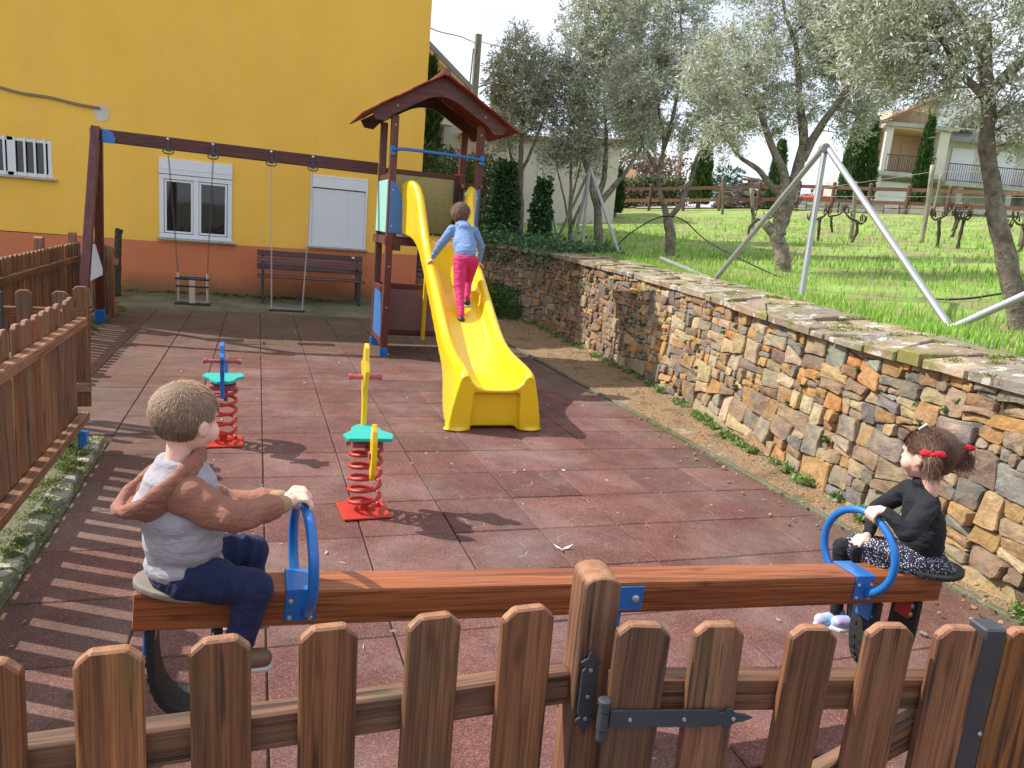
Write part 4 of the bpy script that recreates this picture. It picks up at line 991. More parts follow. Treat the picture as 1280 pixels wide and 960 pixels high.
def handle(a,rad,cz,tilt=0):
    # open ring: top, both ends bolted to saddle plate sides
    C_=sp(a,0,cz); a1=R(-72); pts=[]
    for i in range(29):
        t=a1+(math.pi*2-2*(math.pi/2+a1)+0)*0+ (R(252)-R(-72))*i/28
        pts.append(C_+SB*-rad*math.cos(t)+V((0,0,1))*rad*math.sin(t)+sd*(.02*math.cos(t)))
    h=MB(); h.tube(pts,.0145,12); ring=h.build('ring_handle',MT['blue_p'],ssw,smooth=True)
    pl=MB(); 
    pl.box(sp(a,0,.0575),(.085,.131,.006),SROT); pl.box(sp(a,-.0625,.010),(.085,.006,.095),SROT); pl.box(sp(a,.0625,.010),(.085,.006,.095),SROT); s_=pl.build('saddle_plate',MT['blue_p'],ssw,bevel=.002)
    for da in (-.028,.028):
        for dc in (-.025,.025):
            for sb in (-1,1): MB().ell(sp(a+da,.067*sb,dc),(.008,.006,.008),SROT,8,5).build('bolt',MT['screw'],s_)
handle(.425,.155,.13); handle(2.425,.154,.13)
# centre plate, axle and stand
for sb in (-1,1):
    p=MB().box(sp(1.41,.0625*sb,.0),(.20,.006,.085),SROT).build('pivot_plate',MT['blue_p'],ssw,bevel=.002)
    for da in (-.06,.07): MB().ell(sp(1.41+da,.067*sb,.0),(.014,.010,.014),SROT,10,6).build('bolt',MT['screw'],p)
MB().tube([sp(1.40,-.10,-.12),sp(1.40,.10,-.12)],.022,10).build('axle',MT['blue_p'],ssw)
MB().box(sp(1.40,0,-.085),(.10,.10,.05),SROT).build('pivot_block',MT['blue_p'],ssw,bevel=.004)
c=sp(1.40,0,-.14); MB().box((c.x,c.y,c.z/2),(.11,.11,c.z)).build('stand_post',MT['red_z'],ssw,bevel=.005); MB().box((c.x,c.y,.06),(.125,.125,.12)).build('stand_foot',MT['blue_p'],ssw,bevel=.004)
def bumper(a,dep,col2,hw=.125):
    # half tyre hanging as a U below the beam: profile in the sd / vertical plane
    outer=[];inner=[]; n=18
    for i in range(n+1):
        t=math.pi+math.pi*i/n
        x=math.cos(t); z=math.sin(t)
        outer.append((hw*x*(1-.12*(1+z)*0),-.058+dep*(-(abs(z))**.55))); inner.append(((hw-.02)*x,-.058+(dep-.020)*(-(abs(z))**.55)))
    outer=[(-hw*1.0,-.056)]+outer[1:-1]+[(hw*1.0,-.056)]; inner=[(-(hw-.02),-.056)]+inner[1:-1]+[((hw-.02),-.056)]
    mb=MB(); mb.prism(outer+inner[::-1],sp(a),sd,V((0,0,1)),.12)
    # tread lugs
    for i in range(1,len(outer)-1):
        u=outer[i]; nx=outer[i+1][0]-outer[i-1][0]; nz_=outer[i+1][1]-outer[i-1][1]; l=math.hypot(nx,nz_)
        if i%1==0:
            c=sp(a)+sd*(u[0])+V((0,0,u[1])); dd=(sd*nx+V((0,0,nz_))).normalized()
            for k in (-.04,0,.04): mb.bar(c-dd*.007+SB*k,c+dd*.007+SB*k,.024,.008,up=SB.cross(dd))
    t_=mb.build('tyre_bumper',MT['rubber'],ssw)
    for s_,cm in ((-1,'blue_p'),(1,col2)):
        q=MB().box(sp(a+s_*(hw-.0105),-.0,-.095),(.030,.07,.09),SROT).build('bracket',MT[cm],ssw,bevel=.003)
        MB().ell(sp(a+s_*(hw-.0155),-.037,-.085),(.011,.007,.011),SROT,8,5).build('bolt',MT['screw'],q)
        MB().ell(sp(a+s_*(hw-.0155),-.037,-.12),(.011,.007,.011),SROT,8,5).build('bolt',MT['screw'],q)
bumper(.125,.26,'blue_p',.095); bumper(2.625,.325,'redm',.108)

# ================================================================= SPRING RIDERS
def rider(x,y,boardmat,htop,label,flip,hw_):
    root=empty('spring_rider',(x,y,0),label,'spring rider','spring riders standing on the red tiles')
    MB().box((x,y,.010),(.27,.27,.012),Matrix.Rotation(R(4),3,'Z')).build('base_plate',MT['redm'],root,bevel=.003)
    turns=5.3; n=int(turns*18); pts=[]
    for i in range(n+1):
        t=i/n; a=2*math.pi*turns*t; pts.append((x+.088*math.cos(a),y+.088*math.sin(a),.035+.37*t))
    MB().tube(pts,.0118,8).build('spring',MT['redm'],root,smooth=True)
    MB().tube([(x,y,.016),(x,y,.06)],.03,8).build('clamp',MT['redm'],root)
    MB().box((x,y,.415),(.17,.12,.03)).build('top_clamp',MT['pink'],root,bevel=.004)
    s=flip
    # seat
    pl=[(-.12,-.14),(.12,-.15),(.14,-.05),(.09,.02),(.075,.10),(.035,.155),(-.035,.155),(-.075,.10),(-.09,.02),(-.14,-.05)]
    MB().prism([(a,b*s) for a,b in pl][::s],(x,y,.470),(1,0,0),(0,1,0),.022).build('seat',MT['teal'],root,bevel=.006,seg=2)
    # head board in the y-z plane
    yh=.13*s
    hb=[(.00,.36),(.055,.37),(.06,.50),(.065,.60),(.10,.66),(.105,.74),(.16,.80),(.155,.83),(.10,.85),(.085,.92),(.045,.952),(.01,.93),(-.005,.86),(-.045,.80),(-.02,.74),(.005,.66),(.0,.52)]
    k=(htop-.36)/(.952-.36)
    hb=[(yh+a*s,.36+(b-.36)*k) for a,b in hb]
    MB().prism(hb if s<0 else hb,(x,y,0),(0,1,0),(0,0,1),.026).build('head_board',MT[boardmat],root,bevel=.005,seg=2)
    tb=[(-.20,.58),(-.165,.55),(-.15,.47),(-.15,.38),(-.17,.30),(-.20,.255),(-.235,.30),(-.25,.38),(-.245,.48),(-.23,.54)]
    MB().prism([(a*s,b) for a,b in tb],(x+.01,y,0),(0,1,0),(0,0,1),.028).build('tail_board',MT[boardmat],root,bevel=.006,seg=2)
    MB().box((x,y+yh*.0-s*.08,.40),(.03,.26,.03)).build('seat_bracket',MT['pink'],root)
    zh=.36+(.755-.36)*k
    MB().tube([(x-hw_,y+yh+.045*s,zh),(x-hw_+.02,y+yh+.045*s,zh),(x-hw_+.021,y+yh+.045*s,zh),(x+hw_-.021,y+yh+.045*s,zh),(x+hw_-.02,y+yh+.045*s,zh),(x+hw_,y+yh+.045*s,zh)],[.019,.019,.0135,.0135,.019,.019],10).build('handle_bar',MT['pink'],root)
    MB().tube([(x-.11,y+.05*s,.405),(x-.09,y+.05*s,.405),(x-.089,y+.05*s,.405),(x+.1,y+.05*s,.405)],[.02,.02,.013,.013],10).build('foot_bar',MT['pink'],root)
    return root
rider(.545,.36,'yellow_p',.955,'red spring rider with yellow bird boards, nearest the slide',1,.095)
rider(-.27,1.76,'blue_p',.76,'red spring rider with blue boards, behind the boy\'s head',-1,.12)
# ================================================================= GRASS
def blades(n,fx,fz,hmin,hmax,w_,cols,lean=.35):
    P=fx(n); n=len(P); h=rng.uniform(hmin,hmax,n); a=rng.uniform(0,2*np.pi,n); ln=rng.uniform(.05,lean,n)*h
    b=rng.uniform(0,2*np.pi,n); u=np.stack([np.cos(a),np.sin(a),0*a],1)*(w_*rng.uniform(.6,1.3,n)/2)[:,None]
    l=np.stack([np.cos(b)*ln,np.sin(b)*ln,h],1); mid=np.stack([np.cos(b)*ln*.3,np.sin(b)*ln*.3,h*.6],1)
    vs=np.stack([P-u,P+u,P+mid+u*.7,P+mid-u*.7,P+l],1).reshape(-1,3); k=np.arange(n)[:,None]*5
    q=k+np.array([[0,1,2,3]]); t=k+np.array([[3,2,4,4]])
    f=np.concatenate([q,],0)
    c=np.array(cols)[rng.integers(0,len(cols),n)]*rng.uniform(.7,1.3,n)[:,None]
    return vs,f,t[:,:3],np.repeat(c,5,0)
def mixmesh(name,vs,quads,tris,mat,tint,loc=None,parent=None):
    me=bpy.data.meshes.new(name); org=np.array(wloc(parent) if parent else (0,0,0))
    me.vertices.add(len(vs)); me.vertices.foreach_set('co',(vs-org).astype(np.float32).ravel())
    nl=quads.size+tris.size; me.loops.add(nl); me.loops.foreach_set('vertex_index',np.concatenate([quads.ravel(),tris.ravel()]).astype(np.int32))
    me.polygons.add(len(quads)+len(tris)); ls=np.concatenate([np.arange(0,quads.size,4),quads.size+np.arange(0,tris.size,3)]); me.polygons.foreach_set('loop_start',ls.astype(np.int32))
    me.update(calc_edges=True); a=me.color_attributes.new('tint','FLOAT_COLOR','POINT'); c=np.ones((len(vs),4),np.float32); c[:,:3]=tint; a.data.foreach_set('color',c.ravel())
    return finish(name,me,mat,parent)
GC=[(.20,.42,.05),(.28,.52,.07),(.15,.33,.04),(.36,.55,.10),(.46,.52,.20)]
def vnoise(x,y,f,s): return np.array([noise.noise(V((a*f,b*f,s))) for a,b in zip(x,y)])
def fieldpts(near,far,power=1.6,thin=.0):
    def fx(n):
        d=near+(far-near)*rng.random(n)**power; a=np.radians(rng.uniform(14,64,n)); x=-.06+d*np.sin(a); y=-3.78+d*np.cos(a)
        ok=np.array([x_>wx(y_)+.1 for x_,y_ in zip(x,y)]); x=x[ok];y=y[ok]
        nz_=vnoise(x,y,.55,2.)+.5*vnoise(x,y,1.9,7.); wd=np.array([x_-wx(y_) for x_,y_ in zip(x,y)])
        ok=(nz_>-.06)|((wd<.8)&(nz_>-.3))|(rng.random(len(x))<.22); x=x[ok];y=y[ok]
        return np.stack([x,y,np.array([zf(a_,b_) for a_,b_ in zip(x,y)])-.01],1)
    return fx
V1=blades(30000,fieldpts(5,13,1.2),None,.04,.11,.009,GC)
V2=blades(26000,fieldpts(12,30,1.2),None,.05,.13,.022,GC)
def edgepts(n):
    s=rng.uniform(1.5,WLEN-1.5,n); P=[]
    for q in s:
        p=wpath(q)-wnorm(q)*float(rng.uniform(.64,1.15)); P.append((p.x,p.y,max(zf(p.x,p.y),wtop(q)+.03)-.03))
    return np.array(P)
V3=blades(11000,edgepts,None,.04,.10,.010,GC)
for nm,(vs,q,t,c) in (('field_grass',V1),('field_grass',V2),('field_grass',V3)):
    tag(mixmesh(nm,vs,q,t,MT['grass'],c),'short bright green grass growing over the field behind the stone wall','grass',kind='stuff')
# ferns / weeds: rosettes of small leaves
def weeds(pts,size,nl,name,label,cols=((.06,.16,.03),(.09,.21,.04),(.13,.24,.06)),lw=.45,cat='weeds'):
    C_=[];D_=[];T_=[]
    for p,s in pts:
        n=int(nl*rng.uniform(.6,1.4)); th=rng.uniform(0,2*np.pi,n); el=rng.uniform(.1,1.2,n)
        d=np.stack([np.cos(th)*np.cos(el),np.sin(th)*np.cos(el),np.sin(el)],1); off=rng.normal(0,.35*s,(n,3)); off[:,2]=np.abs(off[:,2])*.5
        C_.append(np.array(p)+off); D_.append(d); T_.append(np.array(cols)[rng.integers(0,len(cols),n)]*rng.uniform(.7,1.4,n)[:,None])
    vs,f,t=leafcloud(np.concatenate(C_),np.concatenate(D_),size,size*lw,.4,np.concatenate(T_))
    return tag(np_mesh(name,vs,f,MT['green'],t),label,cat,kind='stuff')
rw=random.Random(9); P=[]
for s0,n in ((2.2,5),(3.1,8),(4.0,4),(4.6,8),(5.4,9),(6.2,7),(7.0,8),(7.6,6),(8.4,6),(9.2,10),(10.3,8),(11.2,9),(12,12),(12.8,14),(13.6,12),(14.4,10)):
    for i in range(n):
        s=s0+rw.gauss(0,.22); p=wpath(min(s,WLEN-.1))+wnorm(min(s,WLEN-.1))*rw.uniform(.05,.14); P.append(((p.x,p.y,.02),.06+rw.random()*.05))
weeds(P,.042,85,'wall_foot_weeds','small green weeds growing along the foot of the stone wall',cols=((.12,.22,.05),(.17,.28,.07),(.22,.30,.11)))
P=[]
for i in range(26):
    s=rw.uniform(4,9.5); t=rw.uniform(.35,.95); q=wallpt(s,t,.03); P.append((tuple(q),.022))
for i in range(75):
    s=rw.uniform(9,WLEN-.3); t=rw.uniform(.2,1.0); q=wallpt(s,t,.03); P.append((tuple(q),.05))
weeds(P,.032,32,'wall_weeds','little pennywort plants rooted in the joints of the stone wall',cols=((.05,.14,.05),(.08,.2,.07),(.14,.22,.05)),lw=.8)
# moss pads on coping
P=[]
for i in range(170):
    s=rw.uniform(2,WLEN-.4); w_=rw.uniform(.0,.62); q=wpath(s)-wnorm(s)*w_; P.append(((q.x,q.y,wtop(s)+w_*.09-.005),rw.uniform(.03,.08)))
C_=[];
for p,s in P:
    n=110; o=rng.normal(0,s*.5,(n,3)); o[:,2]=np.abs(rng.normal(0,.006,n)); o[:,0]*=1.5; C_.append(np.array(p)+o)
C_=np.concatenate(C_); D_=rng.normal(size=C_.shape); D_[:,2]=np.abs(D_[:,2])
t=np.array([(.18,.21,.025),(.25,.27,.04),(.12,.14,.02)])[rng.integers(0,3,len(C_))]
vs,f,t=leafcloud(C_,D_,.014,.009,.4,t); tag(np_mesh('coping_moss',vs,f,MT['green'],t),'green moss cushions on the slate coping','moss',kind='stuff')
# moss and weeds on left margin, apron
P=[((-1.05-abs(rw.gauss(0,.10)),rw.uniform(-3,1.8),.02),.05) for i in range(120)]
P+=[((rw.uniform(-2.05,-1.9),rw.uniform(5.5,9),.0),.05) for i in range(40)]
weeds([(p,.075) for p,s in P],.012,130,'margin_moss','moss and tiny weeds along the left margin of the tiles',cols=((.10,.14,.02),(.18,.2,.03),(.07,.12,.02)),lw=.6,cat='moss')
P=[((rw.uniform(-2.2,3),rw.uniform(10.5,10.95),.06),.05) for i in range(160)]
weeds(P,.03,25,'apron_moss','dark moss and weeds along the foot of the yellow building',cols=((.05,.08,.015),(.08,.12,.02)),lw=.4,cat='moss')

# ================================================================= OLIVE TREES
def tree(name,label,base,limbs,lobes,ntips,nleaf,seed,r0=.12,ll=.06,lw=.013,leafcols=None,cat='tree',group='olive trees in the field behind the wall',mat='leaf',barkmat='bark',droop=.25,spread=.22,minr=.004,smin=.2,extra=None):
    R_=random.Random(seed); g=np.random.default_rng(seed)
    root=empty(name,base,label,cat,group)
    nodes=[];rad=[];mb=MB()
    def limb(pts,r0_,r1_,n=8):
        p=bez(pts,6); rr_=[r0_+(r1_-r0_)*(i/(len(p)-1))**.8 for i in range(len(p))]
        p=[q+V((noise.noise(q*3),noise.noise(q*3+V((9,0,0))),0))*.03 for q in p]
        rr_=[a*(1+.12*noise.noise(q*9)) for a,q in zip(rr_,p)]
        mb.tube(p,rr_,n)
        for q,a in zip(p,rr_): nodes.append(q); rad.append(a)
    for pts,ra,rb in limbs: limb([V(p) for p in pts],ra,rb,10)
    # tips
    L_=[]; tot=sum(l[1]**2*l[2] if False else l[2] for l in lobes)
    for c,r_,wt in lobes:
        k=int(ntips*wt/tot)
        for i in range(k):
            d=g.normal(size=3); d/=np.linalg.norm(d); rr_=r_ if hasattr(r_,'__len__') else (r_,r_,r_)
            q=V(c)+V([d[j]*rr_[j]*(g.random()**.42) for j in range(3)]); L_.append(q)
    N=np.array([tuple(q) for q in nodes]); Rn=np.array(rad); tipd=[]
    order=sorted(L_,key=lambda q:min((q-n_).length for n_ in nodes[::3]))
    tw=MB()
    for q in order:
        qa=np.array(tuple(q)); dd=np.linalg.norm(N-qa,axis=1)+np.where(N[:,2]>qa[2]+.1,.5,0)+np.where(Rn<minr*.8,.4,0)
        i=int(dd.argmin()); s=V(N[i]); dist=(q-s).length
        if dist<.05: continue
        r1=max(minr*.6,min(Rn[i]*.55,.006+dist*.012)); mid=s.lerp(q,.5)+V((g.normal()*.08,g.normal()*.08,.10*dist+g.normal()*.05))*min(1,dist)
        pts=bez([s,mid,q],3); rr_=[r1+(minr*.5-r1)*k/(len(pts)-1) for k in range(len(pts))]
        tw.tube(pts,rr_,4 if r1<.012 else 6,caps=False)
        N=np.concatenate([N,np.array([tuple(p) for p in pts[1:]])]); Rn=np.concatenate([Rn,np.array(rr_[1:])]); tipd.append((q,(q-mid).normalized()))
    mb.build('trunk',MT[barkmat],root,smooth=True); 
    if tw.v: tw.build('branches',MT[barkmat],root,smooth=True)
    Cs=[];Ds=[];Ts=[]
    lc=np.array(leafcols or [(.32,.37,.23),(.40,.44,.31),(.52,.54,.42),(.19,.24,.12),(.62,.63,.53),(.34,.39,.18)])
    for q,d in tipd:
        n=int(nleaf*g.uniform(.5,1.5)); dirs=np.array(tuple(d))
        # several sprays from the tip
        ns=4; sp_=g.normal(0,.6,(ns,3))+dirs; sp_[:,2]-=droop; sp_/=np.linalg.norm(sp_,axis=1,keepdims=True)
        k=g.integers(0,ns,n); t=g.random(n)[:,None]*spread*g.uniform(.8,1.3)
        c=np.array(tuple(q))+sp_[k]*t*1.25+g.normal(0,.02,(n,3)); dl=sp_[k]+g.normal(0,.6,(n,3))
        Cs.append(c);Ds.append(dl);Ts.append(lc[g.integers(0,len(lc),n)]*g.uniform(.6,1.45,n)[:,None]*g.uniform(.8,1.2))
    vs,f,t=leafcloud(np.concatenate(Cs),np.concatenate(Ds),ll,lw,.35,np.concatenate(Ts))
    np_mesh('crown',vs,f,MT[mat],t,root); return root
tree('olive_tree','olive tree at the right edge with a pale leaning trunk, nearest the camera',(5.56,.52,1.2),
 [([(5.60,.50,1.15),(5.52,.56,1.45),(5.36,.64,1.85),(5.27,.72,2.2),(5.24,.85,2.65),(5.22,.95,3.06),(5.2,1.05,3.5)],.088,.045),([(5.58,.50,1.5),(5.85,.40,2.0),(6.2,.3,2.6),(6.4,.2,3.2)],.06,.03),([(5.23,.9,2.9),(4.98,1.0,3.15),(4.75,1.08,3.4)],.035,.015),([(5.22,.95,2.95),(5.5,.8,3.4),(5.7,.7,3.9)],.05,.02),([(5.2,1.0,3.3),(4.9,1.2,3.7),(4.5,1.4,4.1)],.04,.015)],
 [((5.2,1.0,3.65),(.9,.7,.6),3),((4.55,1.25,3.55),(.55,.6,.45),2.0),((5.9,.5,3.6),(.8,.6,.7),2.5),((4.85,1.1,3.15),(.4,.4,.3),.7),((5.4,.7,2.9),(.6,.4,.3),1.0),((4.5,1.25,3.3),(.45,.5,.3),.8),((5.9,.5,3.0),(.5,.4,.35),1.0)],760,42,21,spread=.18,ll=.055,lw=.014)
tree('olive_tree','large olive tree with a forked trunk and cut stub, behind the steel pipe apex',(7.08,5.39,1.38),
 [([(7.1,5.38,1.3),(7.05,5.42,1.65),(6.99,5.5,1.95),(7.12,5.55,2.4),(7.25,5.6,2.95),(7.32,5.65,3.3)],.13,.065),([(6.99,5.5,1.9),(6.82,5.58,2.05)],.09,.07),([(7.02,5.48,1.9),(6.98,5.55,2.3),(7.05,5.6,2.7),(6.85,5.7,3.1),(6.6,5.8,3.6),(6.4,5.9,4.1)],.10,.03),
  ([(7.28,5.6,3.0),(7.55,5.62,3.5),(7.85,5.6,4.0),(8.1,5.6,4.5)],.075,.02),([(7.3,5.62,3.2),(7.25,5.8,3.8),(7.2,6.0,4.5),(7.0,6.2,5.2)],.075,.02),([(7.05,5.58,2.4),(6.7,5.7,2.75),(6.35,5.85,3.0),(6.05,5.9,3.35)],.055,.015),([(7.3,5.6,3.1),(7.5,5.4,3.7),(7.7,5.2,4.3)],.05,.02)],
 [((6.1,6.0,4.05),(.65,.6,.6),2.3),((7.2,6.0,4.6),(.9,.7,.7),3),((8.1,5.6,4.3),(.6,.6,.6),2.4),((6.8,6.4,5.7),(1.0,.7,.6),2.5),((8.1,5.5,5.2),(.7,.7,.7),2.6),((7.6,5.8,4.9),(.6,.6,.6),1.6),((6.1,5.75,3.25),(.35,.4,.35),.8),((7.0,5.9,3.7),(.6,.5,.35),1.2),((7.9,5.5,3.65),(.35,.4,.3),.6)],1350,46,22,spread=.19,ll=.062,lw=.016)
tree('olive_tree','slender olive tree forking low in a V with a black hose tied to it',(6.94,8.41,1.42),
 [([(6.94,8.41,1.35),(6.96,8.45,1.75),(6.95,8.57,2.1)],.095,.085),([(6.95,8.57,2.05),(6.80,8.7,2.5),(6.72,8.75,2.9),(6.83,8.85,3.3),(6.75,9.0,3.9),(6.6,9.2,4.6)],.060,.018),([(6.95,8.57,2.05),(7.2,8.6,2.45),(7.35,8.62,2.9),(7.5,8.66,3.45),(7.8,8.7,4.1)],.058,.015),([(6.83,8.85,3.3),(7.0,8.95,3.9),(7.1,9.1,4.8),(7.1,9.3,5.7)],.045,.015),([(6.72,8.75,2.9),(6.4,8.9,3.4),(6.2,9.0,3.9)],.04,.015)],
 [((6.35,9.2,4.3),(.65,.7,.7),2.2),((7.25,9.1,4.9),(.75,.7,.7),2.6),((7.85,8.7,4.2),(.5,.6,.6),1.5),((6.7,9.4,5.8),(.9,.7,.7),2.6),((7.4,9.4,6.7),(.9,.7,.8),2),((7.3,8.9,3.75),(.5,.5,.35),.8),((6.4,9.0,3.5),(.35,.4,.35),.6)],1050,44,23,spread=.20,ll=.07,lw=.019)
tree('olive_tree','olive tree with a dark leaning trunk beside the far steel tripod',(7.24,12.06,1.5),
 [([(7.24,12.06,1.4),(7.2,12.1,1.9),(7.15,12.18,2.4),(7.3,12.3,3.0),(7.35,12.5,3.8),(7.3,12.7,4.6)],.125,.03),([(7.15,12.18,2.35),(6.95,12.3,2.9),(6.75,12.5,3.6),(6.5,12.8,4.3)],.09,.02),([(7.2,12.15,2.4),(7.6,12.2,2.9),(8.0,12.25,3.5),(8.3,12.3,4.1)],.09,.02)],
 [((7.0,12.7,4.4),(.75,.7,.7),2.3),((7.7,12.7,5.3),(.8,.7,.8),2.6),((6.4,13.0,4.8),(.7,.7,.7),2.2),((7.1,13.1,6.3),(.85,.7,.8),2.4),((8.1,12.3,4.1),(.6,.6,.5),1.5),((7.6,12.9,6.8),(.8,.7,.6),1.6),((6.6,12.6,3.6),(.4,.4,.35),.6),((6.9,12.9,5.6),(.8,.7,.7),1.6)],1000,42,24,spread=.21,ll=.09,lw=.026)
tree('olive_tree','olive tree nearest the play tower, its trunk wrapped in ivy',(5.5,12.64,1.45),
 [([(5.5,12.64,1.4),(5.52,12.7,2.1),(5.5,12.9,2.9),(5.55,13.1,3.6),(5.6,13.3,4.6)],.12,.03),([(5.5,12.9,2.8),(5.25,13.0,3.4),(5.1,13.1,4.1)],.05,.015),([(5.52,12.95,2.9),(5.85,13.05,3.6),(6.1,13.2,4.4)],.05,.015)],
 [((5.45,13.3,4.6),(.6,.6,.7),2.4),((5.25,13.2,3.9),(.45,.5,.5),1.2),((5.95,13.3,5.2),(.55,.6,.6),1.8),((5.4,13.4,5.5),(.5,.5,.5),1.4),((5.1,13.2,4.9),(.45,.5,.6),1.2),((5.9,13.2,4.3),(.45,.5,.5),1.2)],560,34,25,ll=.09,lw=.025)
tree('olive_tree','thin many-stemmed young olive tree between the two far tripods',(6.64,12.28,1.5),
 [([(6.64,12.28,1.4),(6.6,12.4,2.3),(6.57,12.5,3.1),(6.6,12.6,3.9)],.06,.015),([(6.64,12.3,1.9),(6.9,12.35,2.5),(7.15,12.4,3.2)],.04,.012),([(6.62,12.3,1.8),(6.4,12.4,2.5),(6.15,12.5,3.3)],.035,.012),([(6.6,12.4,2.4),(6.75,12.5,3.0),(6.9,12.6,3.6)],.03,.01)],
 [((6.6,12.6,3.6),(.7,.5,.5),2),((6.2,12.6,3.4),(.4,.4,.4),1),((7.1,12.5,3.3),(.35,.4,.4),.8)],260,22,26,ll=.08,lw=.02)
# ivy columns and bank plants
def ivy(name,label,P0,P1,r0_,r1_,n,size=.09,cols=((.03,.075,.03),(.05,.12,.045),(.09,.18,.07)),stem=True,cat='ivy',lw=.85,down=.3):
    P0=np.array(P0);P1=np.array(P1); t=rng.random(n); r_=(r0_+(r1_-r0_)*t)*np.sqrt(rng.random(n)); a=rng.uniform(0,2*np.pi,n)
    bl=np.array([1+.4*noise.noise(V((a_*1.3,t_*6,P0[0]))) for a_,t_ in zip(a,t)]); r_=r_*bl
    c=P0+(P1-P0)*t[:,None]+np.stack([r_*np.cos(a),r_*np.sin(a),rng.normal(0,.05,n)],1); d=np.stack([np.cos(a),np.sin(a),rng.normal(-down,.5,n)],1)
    vs,f,tt=leafcloud(c,d,size,size*lw,.35,np.array(cols)[rng.integers(0,len(cols),n)]*rng.uniform(.7,1.3,n)[:,None])
    root=empty(name,tuple(P0),label,cat); np_mesh('leaves',vs,f,MT['green'],tt,root)
    if stem: MB().tube([tuple(P0),tuple(P0*.5+P1*.5+np.array([.03,0,0])),tuple(P1)],[.06,.05,.02],7).build('stem',MT['bark'],root)
    return root
ivy('ivy_column','dark ivy climbing a trunk above the stone wall, left one beside the play tower',(5.0,12.3,1.4),(5.1,12.6,3.1),.40,.16,2600)
ivy('ivy_column','dark ivy column above the stone wall, right one by the leaning steel pipe',(5.62,11.7,1.4),(5.75,11.9,2.75),.26,.12,1500)
C_=[];D_=[]
n=5200; s=rng.uniform(13.1,WLEN,n); w_=rng.uniform(-.12,1.4,n)
pts=np.array([tuple(wpath(a)-wnorm(a)*float(b)+V((0,0,wtop(a)+.03-(.35*float(rng.random()) if b<0 else 0)))) for a,b in zip(s,w_)]); pts[:,2]+=np.abs(rng.normal(0,.10,n))*(.4+.9*(vnoise(pts[:,0],pts[:,1],1.5,3)+.5))
vs,f,tt=leafcloud(pts,rng.normal(size=(n,3)),.075,.06,.35,np.array([(.05,.12,.05),(.08,.18,.07),(.13,.24,.09)])[rng.integers(0,3,n)]*rng.uniform(.7,1.3,n)[:,None])
tag(np_mesh('ivy_groundcover',vs,f,MT['green'],tt),'ivy spreading over the far end of the stone wall','ivy',kind='stuff')
def bush(name,label,c,r_,n,size,cols,cat='bush',lw=.5,stems=5):
    c=np.array(c); d=rng.normal(size=(n,3)); d/=np.linalg.norm(d,axis=1,keepdims=True); rad=rng.random(n)**.35
    lump=np.array([1+.28*noise.noise(V(tuple(x*2.2+c[0]))) for x in d]); p=c+d*np.array(r_)*(rad*lump)[:,None]
    vs,f,tt=leafcloud(p,d+rng.normal(0,.7,(n,3)),size,size*lw,.4,np.array(cols)[rng.integers(0,len(cols),n)]*rng.uniform(.65,1.35,n)[:,None])
    root=empty(name,(c[0],c[1],c[2]-r_[2]),label,cat); np_mesh('foliage',vs,f,MT['green'],tt,root)
    if stems:
        mb=MB()
        for i in range(stems):
            e=c+rng.normal(0,.4,3)*np.array(r_); mb.tube([(c[0]+rng.normal()*.08,c[1]+rng.normal()*.08,c[2]-r_[2]*1.05),tuple((c+e)/2-np.array([0,0,r_[2]*.2])),tuple(e)],[.03,.02,.008],5)
        mb.build('stems',MT['bark'],root)
    return root
bush('bush','small yellow-green bush at the far end of the dirt path',(4.05,10.25,.32),(.42,.35,.38),3800,.05,((.22,.22,.02),(.14,.17,.02),(.30,.26,.03)))
bush('bush','low green plants on the bank between the path and the far wall',(4.45,10.0,.22),(.4,.7,.42),4200,.06,((.04,.12,.03),(.07,.18,.04),(.1,.22,.05)))
bush('bush','rounded bush with grey-green leaves seen through the play tower',(4.95,14.6,2.35),(1.15,.9,1.15),9500,.085,((.10,.17,.05),(.16,.24,.08),(.06,.11,.035)))
bush('bush','tall leafy bush behind the play tower next to the yellow building',(4.35,16.4,2.2),(1.1,.9,1.5),8000,.09,((.09,.15,.05),(.15,.22,.08),(.05,.10,.03)))

# ================================================================= STEEL PIPES
def pipes(label,segs,r_=.03,name='steel_tripod'):
    root=empty(name,segs[0][0],label,'pipe frame','steel pipe frames standing on the wall')
    for a,b in segs:
        a=V(a);b=V(b); d=(b-a).normalized()
        p=MB().tube([a,b],r_,12).build('pipe',MT['steel'],root,smooth=False)
        MB().tube([a-d*.012,a+d*.03],r_*1.18,12).build('end_sleeve',MT['steel'],p)
    return root
AP=V((5.32,2.79,2.73))
pipes('near galvanised pipe A-frame behind the wall, one bar running off to the right',[((5.24,4.28,1.26),AP),((5.14,2.55,1.20),AP+V((.02,0,-.03))),((5.15,.76,1.19),AP+V((.04,-.02,0))),((5.15,.75,1.20),(5.50,.02,1.78)),((5.93,6.85,1.42),(5.25,4.36,1.27))])
MB().tube([AP+V((0,-.04,0)),AP+V((.02,.04,.0))],.045,12).build('apex_joint',MT['steel'],bpy.data.objects['steel_tripod'])
AP2=V((6.39,11.02,3.03))
pipes('far galvanised pipe tripod between the two olive trunks',[((6.05,8.54,1.36),AP2),((6.3,11.3,1.42),AP2+V((0,.02,-.03))),((6.15,12.0,1.4),AP2),((6.38,11.0,1.40),AP2+V((-.02,0,-.03)))],.032)
pipes('leaning steel pipe half hidden by ivy left of the far tripod',[((6.2,11.85,1.42),(5.95,12.6,2.95))],.03)
